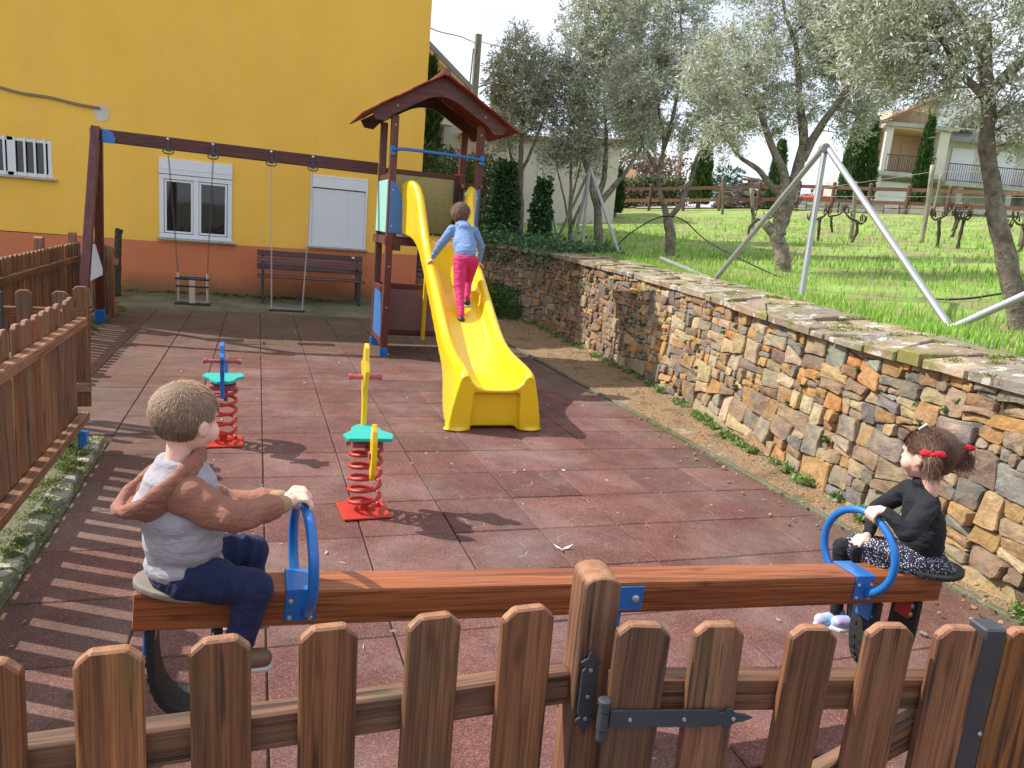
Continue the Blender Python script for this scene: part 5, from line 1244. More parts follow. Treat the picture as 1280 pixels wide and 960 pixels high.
hz=MB(); hz.tube(bez([(6.1,8.95,1.45),(6.25,8.7,1.75),(6.6,8.5,2.05),(6.85,8.35,2.13),(6.9,7.9,2.05),(6.72,6.9,1.76),(6.55,5.4,1.47),(6.42,4.2,1.30),(6.35,3.3,1.26),(6.5,2.6,1.30),(6.9,2.2,1.36),(7.7,2.1,1.52),(8.4,2.0,1.6)],8),.011,7)
tag(hz.build('irrigation_hose',MT['hose'],smooth=True),'black irrigation hose strung from the slender olive trunk and trailing over the grass','hose')

# ================================================================= VINEYARD
def vpost(x,y,z,h,lean,label):
    mb=MB(); mb.tube(bez([(x,y,z-.1),(x+lean*.5,y,z+h*.5),(x+lean,y+.05,z+h)],4),[.052]*4+[.05]*4+[.047],9); o=mb.build('vineyard_post',MT['greypost'],loc=(x,y,z),smooth=True)
    return tag(o,label,'post','weathered wooden vineyard posts')
VP=[(12.58,12.97,2.04,1.15,-.05,'greenish vineyard post seen under the near pipe leg'),(14.05,11.9,2.18,1.4,-.12,'leaning pale vineyard post left of the narrow cypress'),(14.5,10.15,2.12,1.75,-.06,'thick weathered vineyard post in front of the narrow cypress'),(15.72,8.68,2.2,1.75,-.03,'vineyard post at the right edge behind the leaning olive trunk'),(17.4,22.8,3.02,1.45,-.2,'farthest leaning vineyard post beside the road gap'),(12.6,13.9,2.5,1.2,-.25,'leaning vineyard post left of the large olive trunk'),(21.9,17.0,3.4,1.4,.1,'distant leaning pole by the white garage')]
VPs=[]
for a in VP: VPs.append(vpost(a[0],a[1],zf(a[0],a[1]),a[3],a[4],a[5]))
def wire(pts,r_,label,name='trellis_wire',mat='steel',cat='wire'):
    return tag(MB().tube(pts,r_,4).build(name,MT[mat]),label,cat)
for k,(za,lb) in enumerate(((1.6,'top'),(1.05,'middle'),(.75,'lower'))):
    wire([(12.55,12.97,zf(12.5,12.9)+min(za,1.1)),(14.45,10.17,zf(14.5,10.1)+za),(15.7,8.68,zf(15.7,8.7)+za),(17.5,6.5,zf(17.5,6.5)+za)],.006,lb+' trellis wire of the vine row')
def vine(x,y,seed,h=.55,kind=0):
    r_=random.Random(seed); z=zf(x,y); root=empty('grape_vine',(x,y,z),['low','forked','crooked'][kind]+' bare grape vine stump, '+['left of','right of','between'][seed%3]+' its vineyard post','vine','bare grape vines in rows on the grass')
    mb=MB(); t=V((x+r_.uniform(-.12,.12),y,z+h)); mb.tube(bez([(x-r_.uniform(-.1,.1),y,z-.05),(x+r_.uniform(-.12,.12),y,z+h*.5),t],4),[.042,.038,.03,.034,.042,.034,.03,.038,.042],7)
    mb.build('trunk',MT['vinebark'],root,smooth=True)
    for s_ in (-1,1):
        a=MB(); e=t+V((s_*r_.uniform(.06,.30),-s_*r_.uniform(.05,.25),r_.uniform(-.05,.28))); a.tube(bez([t,t.lerp(e,.5)+V((0,0,-.06)),e,e+V((0.02*s_,0,.12))],3),[.030,.026,.022,.026,.020,.018,.020,.016,.012,.008],6)
        for k in range(3):
            q=t.lerp(e,.4+.25*k); a.tube([q,q+V((r_.uniform(-.04,.04),0,.08+.05*r_.random())),q+V((r_.uniform(-.08,.08),0,.16))],[.018,.014,.008],5)
        a.build('arm',MT['vinebark'],root,smooth=True)
    return root
VN=[('low crooked vine stump just left of the farthest trunk fork',17.0,18.2,.45),('dark crooked vine right of the large olive trunk',14.6,15.2,.5),('vine with one long arm reaching left toward the olive',12.2,13.4,.45),('thin leaning vine beside the pipe leg',12.9,11.7,.55),('small vine behind the near pipe leg',15.2,14.0,.45),('vine left of the thick vineyard post',13.3,11.0,.5),('vine right of the thick vineyard post',16.6,11.2,.5),('tall forked vine stump left of the leaning trunk',13.9,9.2,.62),('thick twin-armed vine by the leaning trunk',14.3,8.9,.65),('vine half hidden behind the leaning olive trunk',14.8,8.4,.5),('vine near the right edge with upright shoots',17.3,9.4,.5),('nearest vine at the right edge beside the post',14.6,7.8,.55),('far vine in front of the garage',18.3,12.8,.45)]
for i,(lb,x,y,h) in enumerate(VN): tag(vine(x,y,i,h,i%3),lb)

# ================================================================= FIELD FENCE, LOW WALL, ROAD
ff=empty('rail_fence',(18,23,3),'long brown two-rail fence closing the far side of the field','fence')
FA=[V((14.0,29.5,0)),V((16.3,26.9,0)),V((18.3,24.5,0)),V((20.6,22.5,0)),V((22.3,20.5,0)),V((24,18.4,0)),V((25.6,16.2,0)),V((27.1,13.9,0)),V((28.5,11.4,0))]
pts=[]
for a,b in zip(FA,FA[1:]): pts+=[a,a.lerp(b,.5)]
pts.append(FA[-1])
for p in pts: p.z=zf(p.x,p.y)
pm=None
for p in pts:
    if pm is None:
        mb=MB(); mb.tube([(0,0,-.1),(0,0,1.12),(0,0,1.16)],[.07,.07,.04],8); pm=mb.mesh('post'); pm.materials.append(MT['wood_far'])
    o=bpy.data.objects.new('post',pm); COL.objects.link(o); o.parent=ff; o.location=p-wloc(ff)
for a,b in zip(pts,pts[1:]):
    for z in (.45,.95): MB().bar(a+V((0,0,z)),b+V((0,0,z)),.06,.13).build('rail',MT['wood_far'],ff)
# low grey stone wall behind the fence (right half)
lw=MB(); rl=random.Random(4); lwr=empty('field_wall',(25,20,3.5),'low grey dry-stone wall behind the far fence','wall')
A_=V((21.6,23.6,0)); B_=V((30.5,11.0,0)); Ld=(B_-A_).length; dd=(B_-A_).normalized(); x=0
while x<Ld:
    l=rl.uniform(.25,.6); z=0
    while z<.52:
        h=rl.uniform(.12,.24); p=A_+dd*(x+l/2); lw.box((p.x+rl.uniform(-.03,.03),p.y,zf(p.x,p.y)+z+h/2-.1),(l*.95,.4,h*.92),Matrix.Rotation(math.atan2(dd.y,dd.x)+rl.uniform(-.04,.04),3,'Z'),tint=rl.choice([(.26,.25,.23),(.33,.31,.27),(.2,.19,.17),(.3,.26,.2)])); z+=h
    x+=l
tag(lw.build('stone',MT['stone_far'],lwr,tint=True),kind='stuff')
def patchsheet(name,mat,corners,dz=.02,n=12,label=None):
    a,b,c,d=[V(q) for q in corners]; vs=[];fs=[]
    for j in range(n+1):
        for i in range(n+1):
            p=a.lerp(b,i/n).lerp(d.lerp(c,i/n),j/n); vs.append((p.x,p.y,zf(p.x,p.y)+dz))
    for j in range(n):
        for i in range(n): k=j*(n+1)+i; fs.append((k,k+1,k+n+2,k+n+1))
    mb=MB(); mb.add(vs,fs); return tag(mb.build(name,MT[mat],smooth=True),kind='structure')
patchsheet('road',"gravel",[(16.5,28.6,0),(21.4,23.0,0),(40,38,0),(30,48,0)],.05)
# bank and hedge left of road
mb=MB(); vs=[];fs=[]; nx,ny=30,10
A_=V((12,31.5,0));B_=V((19.5,29.5,0))
for j in range(ny+1):
    for i in range(nx+1):
        p=A_.lerp(B_,i/nx)+V((.35,1,0))*(j*1.0); t=j/ny; z=zf(p.x,p.y)+2.1*math.sin(min(1,t*1.6)*math.pi/2)*(.8+.35*noise.noise(p*.5))*min(1,(nx-i)/8+.15); vs.append((p.x,p.y,z))
for j in range(ny):
    for i in range(nx): k=j*(nx+1)+i; fs.append((k,k+1,k+nx+2,k+nx+1))
mb.add(vs,fs); tag(mb.build('earth_bank',MT['bank'],smooth=True),kind='structure')
def hedge(name,label,A_,B_,h,w_,n,size,cols,cat='hedge'):
    A_=V(A_);B_=V(B_); t=rng.random(n); p=np.array([tuple(A_.lerp(B_,float(a))) for a in t]); z0=np.array([zf(a[0],a[1]) for a in p])
    hh=h*(1+.25*vnoise(t*18,t*0,1.,5.)); p[:,2]=z0+rng.random(n)**.7*hh; p[:,0]+=rng.normal(0,w_*.3,n); p[:,1]+=rng.normal(0,w_*.3,n)
    vs,f,tt=leafcloud(p,rng.normal(size=(n,3)),size,size*.6,.4,np.array(cols)[rng.integers(0,len(cols),n)]*rng.uniform(.7,1.4,n)[:,None])
    return tag(np_mesh(name,vs,f,MT['green'],tt),label,cat)
hedge('hedge','dark clipped hedge with yellow-green specks behind the rail fence',(11.8,31.8,0),(19.0,28.6,0),1.35,.9,9000,.16,((.05,.09,.03),(.08,.12,.04),(.14,.17,.06),(.20,.17,.12)))
hedge('dry_shrubs','reddish dry shrubs on top of the far earth bank',(14,38.5,0),(22.5,35.5,0),3.0,2.2,6500,.22,((.22,.13,.09),(.28,.18,.12),(.16,.12,.08)),'shrubs')

# ================================================================= CYPRESSES and far trees
def cypress(x,y,h,r_,label,n=5000,ns=.14):
    z=zf(x,y); root=empty('cypress',(x,y,z),label,'cypress','cypress trees at the far edge of the field'); MB().tube([(x,y,z-.1),(x,y,z+h*.8)],[.12,.04],7).build('trunk',MT['bark'],root)
    t=rng.random(n); a=rng.uniform(0,2*np.pi,n); prof=np.minimum(1,(1-t)**.55*1.25)*np.minimum(1,.75+t*3)*r_*(1+.25*np.array([noise.noise(V((b*1.2,c*5,x))) for b,c in zip(a,t)])); rr_=prof*np.sqrt(rng.random(n)*.6+.4)
    p=np.stack([x+rr_*np.cos(a),y+rr_*np.sin(a),z+.15+t*h],1); d=np.stack([np.cos(a)*.5,np.sin(a)*.5,np.ones(n)*1.2],1)+rng.normal(0,.3,(n,3))
    vs,f,tt=leafcloud(p,d,ns*1.6,ns*.5,.4,np.array([(.035,.085,.02),(.05,.11,.025),(.08,.14,.03),(.025,.06,.02)])[rng.integers(0,4,n)]*rng.uniform(.7,1.4,n)[:,None]); np_mesh('crown',vs,f,MT['green'],tt,root)
cypress(18.7,26.8,2.95,.45,'dark ivy-like cypress behind the V-forked olive trunk')
cypress(22.3,26.3,2.9,.36,'dark cypress right of the wood pile')
cypress(26.3,26.2,4.6,.5,'tall pair-left cypress beside the orange balcony')
cypress(26.95,26.0,4.4,.45,'tall pair-right cypress touching the orange balcony')
cypress(26.9,22.7,4.1,.28,'very narrow pale cypress in front of the far house')
cypress(13.4,24.3,1.5,.25,'small dark cypress at the left end of the rail fence')
cypress(4.25,17.4,4.2,.40,'dark cypress squeezed beside the corner of the yellow building',4000)
rp=random.Random(8); PV=[];PF=[];PT=[];tk=MB(); off=0
for i in range(26):
    x=34+i*2.6+rp.uniform(-1.5,1.5); y=79-i*.9+rp.uniform(-6,6); z=zf(x,y)-.5; h=rp.uniform(2.8,6.5); tk.tube([(x,y,z),(x+.2,y,z+h)],[.25,.08],6)
    n=700; d=rng.normal(size=(n,3)); d/=np.linalg.norm(d,axis=1,keepdims=True); k=rng.integers(0,4,n); cc=np.array([(x+rp.uniform(-1.2,1.2),y,z+h*f_) for f_ in (.35,.6,.8,.98)]); p=cc[k]+d*np.array([1.9,1.5,.9])*(rng.random(n)**.4)[:,None]
    vs,f,tt=leafcloud(p,d,.6,.3,.4,np.array([(.05,.10,.07),(.07,.12,.09)])[rng.integers(0,2,n)]*rng.uniform(.7,1.3,n)[:,None]); PV.append(vs);PF.append(f+off);PT.append(tt);off+=len(vs)
tag(np_mesh('far_wood',np.concatenate(PV),np.concatenate(PF),MT['green'],np.concatenate(PT)),'dark bluish wood along the far skyline behind the road gap','wood',kind='stuff')
# far ridge
vs=[];fs=[]; nx=90
for i in range(nx+1):
    a=R(-30+120*i/nx); 
    for j,(d,hh) in enumerate(((230,0),(300,1),(420,1.1))): vs.append((d*math.sin(a),d*math.cos(a),4+hh*(9+7*noise.noise(V((i*.09,3,0)))+2*noise.noise(V((i*.4,1,0))))))
for i in range(nx):
    for j in range(2): k=i*3+j; fs.append((k,k+3,k+4,k+1))
mb=MB(); mb.add(vs,fs); tag(mb.build('hills',MT['hill'],smooth=True),kind='structure')

# ================================================================= BUILDINGS BEHIND
pb_=empty('pale_building',(9.4,21.5,1.5),'long pale rendered building behind the olive trees','building')
A_=V((6.6,22.3,0)); B_=V((11.6,20.6,0)); dx=(B_-A_).normalized(); nrm=V((-dx.y,dx.x,0)); rz=math.atan2(dx.y,dx.x); RZ=Matrix.Rotation(rz,3,'Z')
Lb=(B_-A_).length; c=(A_+B_)/2+nrm*3
MB().box((c.x,c.y,3.0),(Lb,6,3.4),RZ).build('wall',MT['wplaster'],pb_)
rf=MB(); rf.box((c.x,c.y,4.76),(Lb+.5,6.5,.12),RZ@Matrix.Rotation(R(-3),3,'Y')); rf.build('roof',MT['tileroof'],pb_)
c2=A_+dx*.4-nrm*.05; MB().box((c2.x,c2.y,3.0),(.75,.1,3.2),RZ).build('pink_panel',MT['pplaster'],pb_)
c2=A_+dx*-.35-nrm*.06; MB().box((c2.x,c2.y,2.2),(.7,.06,2.0),RZ).build('door',MT['peach'],pb_,bevel=.01)
c2=A_-dx*1.2+nrm*2.5; MB().box((c2.x,c2.y,3.2),(2.4,5,5.2),RZ).build('side_wing',MT['wplaster'],pb_)
nb=empty('neighbour_house',(4.5,22,1),'neighbouring house with a grey sloping roof just past the yellow building','house')
mb=MB(); mb.box((2.9,25.5,3.2),(5.2,7,5.6)); mb.build('wall',MT['peach'],nb)
mb=MB(); mb.bar((3.2,21.2,8.35),(6.6,21.2,5.75),.02,.16,up=(0,1,0)); 
mb=MB(); d=V((3.4,0,-2.6)).normalized(); rot=Matrix((d,V((0,1,0)),d.cross(V((0,1,0))))).transposed(); mb.box((4.6,25.2,7.2),(4.3,9,.14),rot); mb.build('roof',MT['slateroof'],nb)
mb=MB(); mb.box((4.6,25.2,7.08),(4.2,8.9,.1),rot); mb.build('soffit',MT['peach'],nb)
mb=MB(); mb.box((5.3,21.95,4.3),(.9,.1,1.0)); w_=mb.build('window',MT['mauve'],nb); mb=MB(); mb.box((5.3,21.9,4.95),(1.3,.5,.22)); mb.build('balcony_edge',MT['wplaster'],nb)
# far house with the orange balcony
hz0=V((35.12,34.43,0)); hx=(V((44.12,31.37,0))-hz0).normalized(); hy=V((-hx.y,hx.x,0)); HR=Matrix.Rotation(math.atan2(hx.y,hx.x),3,'Z')
fh=empty('balcony_house',(40,34,4),'large pale two-storey house with an orange balcony bay and grey roof beyond the vineyard','house')
def H(x,y,z): return hz0+hx*x+hy*y+V((0,0,z))
def hb(name,mat,x0,x1,y0,y1,z0,z1,parent=fh,bev=0): return MB().box(H((x0+x1)/2,(y0+y1)/2,(z0+z1)/2),(x1-x0,y1-y0,z1-z0),HR).build(name,MT[mat],parent,bevel=bev)
ZS,ZU=6.95,9.60
hb('ground_floor_wall','concrete',.3,16,1.2,10,2.5,ZS-.15); gdr=hb('garage_door','white_pvc',.75,4.15,.95,1.15,3.5,6.55); 
for i in range(6): hb('garage_panel','white_pvc',.8,4.1,.90,.95,3.9+i*.44,4.3+i*.44,gdr,.01)
hb('corner_pillar','wplaster',.0,.7,.3,1.1,2.5,ZS-.15); hb('corner_pillar','wplaster',-.35,.0,.9,2.2,2.5,ZS-.2)
hb('balcony_slab','concrete',-.1,4.3,-.2,3,ZS-.15,ZS+.08); hb('balcony_slab','concrete',4.3,16,-.35,1.6,ZS-.45,ZS-.22)
for x in (5.2,8.2,9.6,11.5): hb('slab_bracket','concrete',x,x+.35,-.1,1.2,ZS-1.4,ZS-.45)
hb('loggia_wall','peach',.2,4.2,2.6,2.8,ZS,ZU); hb('loggia_side','peach',-.2,0.0,.2,2.8,ZS,ZU); hb('loggia_side','peach',3.7,4.3,.6,2.7,ZS,ZU-.05)
hb('column','wplaster',.35,.75,-.1,.3,ZS,ZU); hb('column','wplaster',3.55,4.15,-.1,.4,ZS,ZU); hb('loggia_door','peach',2.6,3.2,2.5,2.6,ZS,ZS+2.1)
hb('upper_slab','concrete',.1,4.5,-.35,3,ZU,ZU+.22); hb('upper_ceiling','peach',.1,4.2,-.1,2.8,ZU-.08,ZU-.01)
hb('upper_wall','wplaster',4.3,16,1.4,9,ZS-.3,ZU-.2)
for x0,x1 in ((5.2,6.6),(8.0,9.2),(9.9,11.4)): 
    s=hb('shutter','white_pvc',x0,x1,1.3,1.4,ZS-.2,ZS+1.95)
def railing(x0,x1,y,z0,h):
    r_=empty('balcony_railing',H(x0,y,z0),'x','x'); del r_['label']; del r_['category']; r_.parent=fh; r_.location=H(x0,y,z0)-fh.location
    mb=MB(); mb.bar(H(x0,y,z0+h),H(x1,y,z0+h),.05,.05); mb.bar(H(x0,y,z0+.08),H(x1,y,z0+.08),.04,.04); mb.build('handrail',MT['darksteel'],r_)
    mb=MB(); n=int((x1-x0)/.14)
    for i in range(n+1): mb.bar(H(x0+(x1-x0)*i/n,y,z0),H(x0+(x1-x0)*i/n,y,z0+h),.022,.022,up=(1,0,0))
    tag(mb.build('baluster',MT['darksteel'],r_),kind='stuff')
railing(.6,3.6,-.1,ZS+.05,1.0); railing(4.3,15.5,-.25,ZS-.22,1.05)
hb('gable_wall','peach',.6,4.2,.2,3,ZU+.2,ZU+1.0)
mb=MB(); mb.prism([(0,0),(4.2,0),(4.2,2.3),(2.4,1.9)],H(.3,.25,ZU+.2),hx,(0,0,1),.1); mb.build('gable_wall',MT['peach'],fh)
mb=MB(); a,b=H(.0,.1,ZU+.25),H(3.6,.1,ZU+2.1); mb.bar(a,b,1.2,.12,up=(0,0,1)); mb.build('clay_verge',MT['tileroof'],fh)
hb('white_gable_pier','white_pvc',3.2,4.5,-.15,.2,ZU+.2,ZU+2.6)
mb=MB(); p=[H(4.3,.6,ZU-.25),H(16.5,.6,ZU-.25),H(16.5,6,ZU+3.3),H(5.6,6,ZU+3.3)]; q=[v-V((0,0,.15)) for v in p]; mb.add(p+q,[(0,1,2,3),(7,6,5,4),(0,4,5,1),(1,5,6,2),(2,6,7,3),(3,7,4,0)]); mb.build('slate_roof',MT['slateroof'],fh)
w_=hb('dormer_window','white_pvc',4.7,6.3,.75,1.6,ZU+.35,ZU+1.15); hb('pane','glass',4.85,5.45,.70,.74,ZU+.42,ZU+1.05,w_); hb('pane','glass',5.55,6.15,.70,.74,ZU+.42,ZU+1.05,w_)
# woodpile, farm machine
wp=empty('wood_pile',(27.5,35,4),'heap of cut branches behind the rail fence','wood pile'); mb=MB(); r_=random.Random(2)
for i in range(230):
    t=r_.random(); x=25.4+4.6*r_.random(); zc=zf(27,35)+2.3*r_.random()*(1-abs((x-27.7)/2.6)**2); mb.tube([(x-r_.uniform(.3,.9),35+r_.uniform(-1,1),zc+r_.uniform(-.2,.2)),(x+r_.uniform(.3,.9),35+r_.uniform(-1,1),zc+r_.uniform(-.2,.2))],r_.uniform(.03,.08),5)
tag(mb.build('branch',MT['bark'],wp),kind='stuff')
tr=empty('farm_trailer',(29.2,31.5,4.1),'red farm trailer partly hidden behind the large olive trunk','trailer')
z=zf(29,31.5); MB().box((29.4,31.5,z+1.05),(2.2,1.2,.45)).build('body',MT['redm'],tr,bevel=.02); MB().box((28.6,31.0,z+1.5),(.5,.1,.5)).build('front_board',MT['redm'],tr,bevel=.02)
for x in (28.8,30.1): MB().tube([(x,30.85,z+.45),(x,30.98,z+.45)],.45,16).build('wheel',MT['rubber'],tr)
# poles and lines
def pole(x0,y0,z0,x1,y1,z1,r_,label,mat='concrete'): return tag(MB().tube([(x0,y0,z0),(x1,y1,z1)],[r_*1.25,r_],10).build('utility_pole',MT[mat],loc=(x0,y0,z0)),label,'utility pole','utility poles')
p1=pole(7.6,25.4,.3,7.62,25.45,8.65,.13,'tall utility pole with a looped cable behind the play tower','greypost')
pole(11.7,37,1.5,11.7,37.05,9.3,.14,'farther thin utility pole right of the tall one','greypost')
pole(31.2,50.8,3,31.3,50.9,10.4,.22,'distant pale concrete pole above the hedge')
c1=MB(); c1.tube(bez([(2.95,14,6.9),(4.05,17.4,6.75),(6.0,21.5,7.55),(7.55,25.35,8.3)],6),.016,5); c1.tube(bez([(7.65,25.3,6.75),(7.95,25.2,6.95),(8.25,25.0,7.6),(8.45,24.9,8.0),(8.8,24.8,8.05),(9.6,24.4,7.8),(12,23,7.3)],6),.03,5); c1.tube(bez([(7.62,25.35,8.4),(9.5,24.6,8.05),(14,22,7.2)],6),.014,5); c1.tube([(7.42,25.3,8.1),(7.36,25.3,6.5),(7.3,25.3,3.5)],.03,5)
tag(c1.build('overhead_cable',MT['cable']),'overhead cables joining the utility pole to the yellow building and looping right','cable')
# ================================================================= PEOPLE
def figure(name,mb,voxel,smooth,mat,parent=None,loc=(0,0,0),folds=None):
    me=remesh(mb,voxel,smooth,name); 
    if folds:
        n=len(me.vertices); nm=[v.normal.copy() for v in me.vertices]
        for v,nn in zip(me.vertices,nm): v.co=v.co+nn*folds(v.co)
    org=wloc(parent) if parent else V(loc)
    for v in me.vertices: v.co=v.co-org
    me.materials.clear()
    return finish(name,me,MT[mat],parent,True,None if parent else V(loc))
def fold(amp,sc,stretch=(1,1,1),seed=0.,amp2=0.,sc2=40.):
    def f(p):
        q=V((p.x*stretch[0],p.y*stretch[1],p.z*stretch[2]))*sc+V((seed,0,0)); a=noise.noise(q); b=1-abs(noise.noise(q*1.7+V((5,5,5))))*2
        return amp*(a*.6+b*.5-.2)+ (amp2*noise.noise(p*sc2) if amp2 else 0)
    return f
def drape(amp,seed,along):
    # soft directional creases: ridged noise, long in one direction, broken by a slow mask
    def f(p):
        q=V((p.x*5+p.z*9,p.y*6,p.z*15-p.x*7))+V((seed,seed*2,0)) if along<.6 else V((p.x*24+p.z*10,p.y*7,p.z*9))+V((seed,0,seed))
        r_=1-abs(noise.noise(q))*2.4; r2=1-abs(noise.noise(q*1.9+V((3,7,1))))*2.4; m_=max(0,min(1,.45+1.3*noise.noise(p*7+V((seed,3,3)))))
        return amp*m_*(max(-.2,r_)*.9+max(-.2,r2)*.45-.25)+.0008*noise.noise(p*55)
    return f
def crease(amp,axis,freq,seed,o=(0,0,0),mid=None):
    # creases run round the limb: fast variation along the axis, slow across it
    d=V(axis).normalized(); o=V(o)
    def f(p):
        q=p-o; t=q.dot(d); r_=q-d*t; wv=noise.noise(p*9+V((seed,0,0)))*.9
        a=noise.noise(V((t*freq+wv+r_.z*freq*.45,r_.x*8+r_.y*8,r_.z*6+seed)))
        b=noise.noise(V((t*freq*1.9+wv*1.6-r_.z*freq*.5,r_.x*13,r_.y*13+seed)))
        m_=max(.15,min(1,.6+1.1*noise.noise(p*6+V((seed,3,3)))))
        return amp*m_*((1-abs(a)*3.2)*.8+(1-abs(b)*3.2)*.35-.35)
    return f
def rotto(fwd,up=(0,0,1)):
    """matrix: local x=right, y=forward, z=up"""
    f=V(fwd).normalized(); u=V(up).normalized(); r_=f.cross(u).normalized(); u=r_.cross(f); return Matrix((r_,f,u)).transposed()
def head(mb,c,fwd,up,s):
    """child head, s = head height"""
    M_=rotto(fwd,up); c=V(c); P=lambda x,y,z: c+M_@V((x,y,z))*s
    def E(x,y,z,a,b,d,nu=14): mb.ell(P(x,y,z),(a*s,b*s,d*s),M_,nu,9)
    E(0,-.04,.10,.375,.43,.40,22); E(0,.08,-.10,.32,.33,.34,18); E(0,.16,-.22,.24,.22,.22); E(0,.22,-.37,.13,.12,.10)
    for s_ in (-1,1):
        E(.19*s_,.20,-.15,.155,.15,.155); E(.10*s_,.345,.075,.10,.05,.04)
        E(.375*s_,-.02,-.03,.035,.09,.125); E(.41*s_,-.05,-.02,.022,.075,.11); E(.385*s_,-.0,-.13,.02,.035,.035)
    E(0,.385,-.06,.040,.05,.08); E(0,.42,-.105,.050,.045,.040); E(0,.375,-.245,.10,.045,.022); E(0,.365,-.285,.085,.045,.025)
    mb.cap(P(0,-.06,-.25),.18*s,P(0,-.10,-.62),.165*s,16)
    return P,M_
def eyes(P,M_,s,parent):
    for s_ in (-1,1):
        e=MB().ell(P(.155*s_,.300,.0),(.050*s,.036*s,.036*s),M_,12,8).build('eye',MT['eye'],parent,smooth=True)
        MB().ell(P(.155*s_,.330,.0),(.028*s,.012*s,.030*s),M_,10,6).build('iris',MT['iris'],e,smooth=True)
def hand(mb,wrist,palm_dir,finger_pts,thumb_pts,w_=.021,r_=.0068,side=None):
    """finger_pts: list of 4 polylines (world), root in palm"""
    a=V(wrist); mb.cap(a,.015,a+V(palm_dir)*.022,.018)
    for f in finger_pts:
        mb.cap(a+V(palm_dir)*.012,.010,f[0],r_*1.15)
        for p,q,ra,rb in zip(f,f[1:],(r_*1.1,r_,r_*.95),(r_,r_*.95,r_*.85)): mb.cap(p,ra,q,rb)
    for p,q,ra,rb in zip(thumb_pts,thumb_pts[1:],(r_*1.35,r_*1.15),(r_*1.15,r_*.95)): mb.cap(p,ra,q,rb)
def hairmesh(name,roots,normals,dirfn,length,width,cols,parent,seg=3,lift=.25,jitter=.25,mat='hair_b'):
    roots=np.array(roots);N=np.array(normals); n=len(roots)
    vs=[];cs=np.array(cols)[rng.integers(0,len(cols),n)]*rng.uniform(.7,1.3,n)[:,None]
    P=roots.copy(); d=np.array([tuple(dirfn(V(p),V(q))) for p,q in zip(roots,N)])+rng.normal(0,jitter,(n,3)); d/=np.linalg.norm(d,axis=1,keepdims=True)
    L_=length*rng.uniform(.6,1.25,n)[:,None] if not hasattr(length,'__len__') else (np.array(length)*rng.uniform(.75,1.2,n))[:,None]
    side=np.cross(d,N); side/=np.maximum(np.linalg.norm(side,axis=1,keepdims=True),1e-6)
    rows=[]
    for k in range(seg+1):
        t=k/seg; q=P+d*L_*t+N*(L_*lift*math.sin(t*1.4)) ; w_=width*(1-.75*t); rows.append(q-side*w_/2); rows.append(q+side*w_/2)
    vs=np.stack(rows,1).reshape(-1,3); b=np.arange(n)[:,None]*(2*(seg+1)); f=np.concatenate([b+np.array([[2*k,2*k+1,2*k+3,2*k+2]]) for k in range(seg)])
    return np_mesh(name,vs,f,MT[mat],np.repeat(cs,2*(seg+1),0),parent,smooth=True)
def scalp(me_obj_pts,P,M_,s,test,n):
    """sample points on skull ellipsoid"""
    out=[];nr=[]
    while len(out)<n:
        d=V(rng.normal(size=3)).normalized(); loc=V((d.x*.385,-.04+d.y*.44,.10+d.z*.41))
        if test(loc,d): out.append(tuple(P(*loc))); nr.append(tuple((M_@V((d.x/.385,d.y/.44,d.z/.41))).normalized()))
    return out,nr

# ---------------------------------------------------------------- boy
BO=V((-.22,-1.755,.66)); HF=V((.74,.67,-.02)); HC=V((-.226,-1.762,1.116)); hs_=.194
mb=MB(); P,M_=head(mb,HC,HF,(0.05,-.02,1),hs_)
SHN,ELN,WRN=V((-.212,-1.846,.945)),V((-.098,-1.885,.893)),V((.022,-1.800,.892))
SHF,ELF,WRF=V((-.262,-1.665,.935)),V((-.12,-1.640,.835)),V((.018,-1.705,.872))
HPN,KNN,ANN=V((-.215,-1.815,.700)),V((-.052,-1.852,.675)),V((-.088,-1.868,.525))
HPF,KNF,ANF=V((-.22,-1.69,.700)),V((-.062,-1.630,.685)),V((-.085,-1.635,.520))
for a,b,ra,rb in ((SHN,ELN,.022,.022),(ELN,WRN,.021,.016),(SHF,ELF,.022,.022),(ELF,WRF,.021,.016),(HPN,KNN,.048,.036),(KNN,ANN,.034,.023),(HPF,KNF,.048,.036),(KNF,ANF,.034,.023)): mb.cap(a,ra,b,rb)
mb.cap((-.22,-1.755,.71),.075,(-.24,-1.762,.93),.065,16); mb.cap(SHN,.024,SHF,.024)
def grip(w0,y0,dirx=1,ztop=.886,xr=.069,sp_=.0135,n=4,order=1):
    F=[]
    for i in range(n):
        y=y0+order*(i-1.5)*sp_; ln=(1,1.08,1.04,.9)[i]
        F.append([V((xr-.018*dirx,y,ztop+.012)),V((xr+.010*dirx*ln,y,ztop+.010)),V((xr+.025*dirx*ln,y,ztop-.008)),V((xr+.019*dirx*ln,y,ztop-.026))])
    return F
hand(mb,WRN,V((.7,.45,.1)).normalized(),grip(WRN,-1.772),[V((.040,-1.775,.886)),V((.050,-1.755,.868)),V((.066,-1.750,.858))])
hand(mb,WRF,V((.7,-.3,.1)).normalized(),grip(WRF,-1.712),[V((.040,-1.712,.886)),V((.050,-1.728,.868)),V((.066,-1.735,.858))])
for an in (ANN,ANF): mb.cap(an,.022,an+V((.0,0,-.03)),.022); mb.cap(an+V((-.01,0,-.035)),.02,an+V((.06,0.0,-.045)),.016)
boy=figure('person',mb,.0038,6,'skin',loc=tuple(BO)); tag(boy,'small boy in lilac hoodie with terracotta sleeves and navy trousers on the left seesaw seat','person')
eyes(P,M_,hs_,boy)
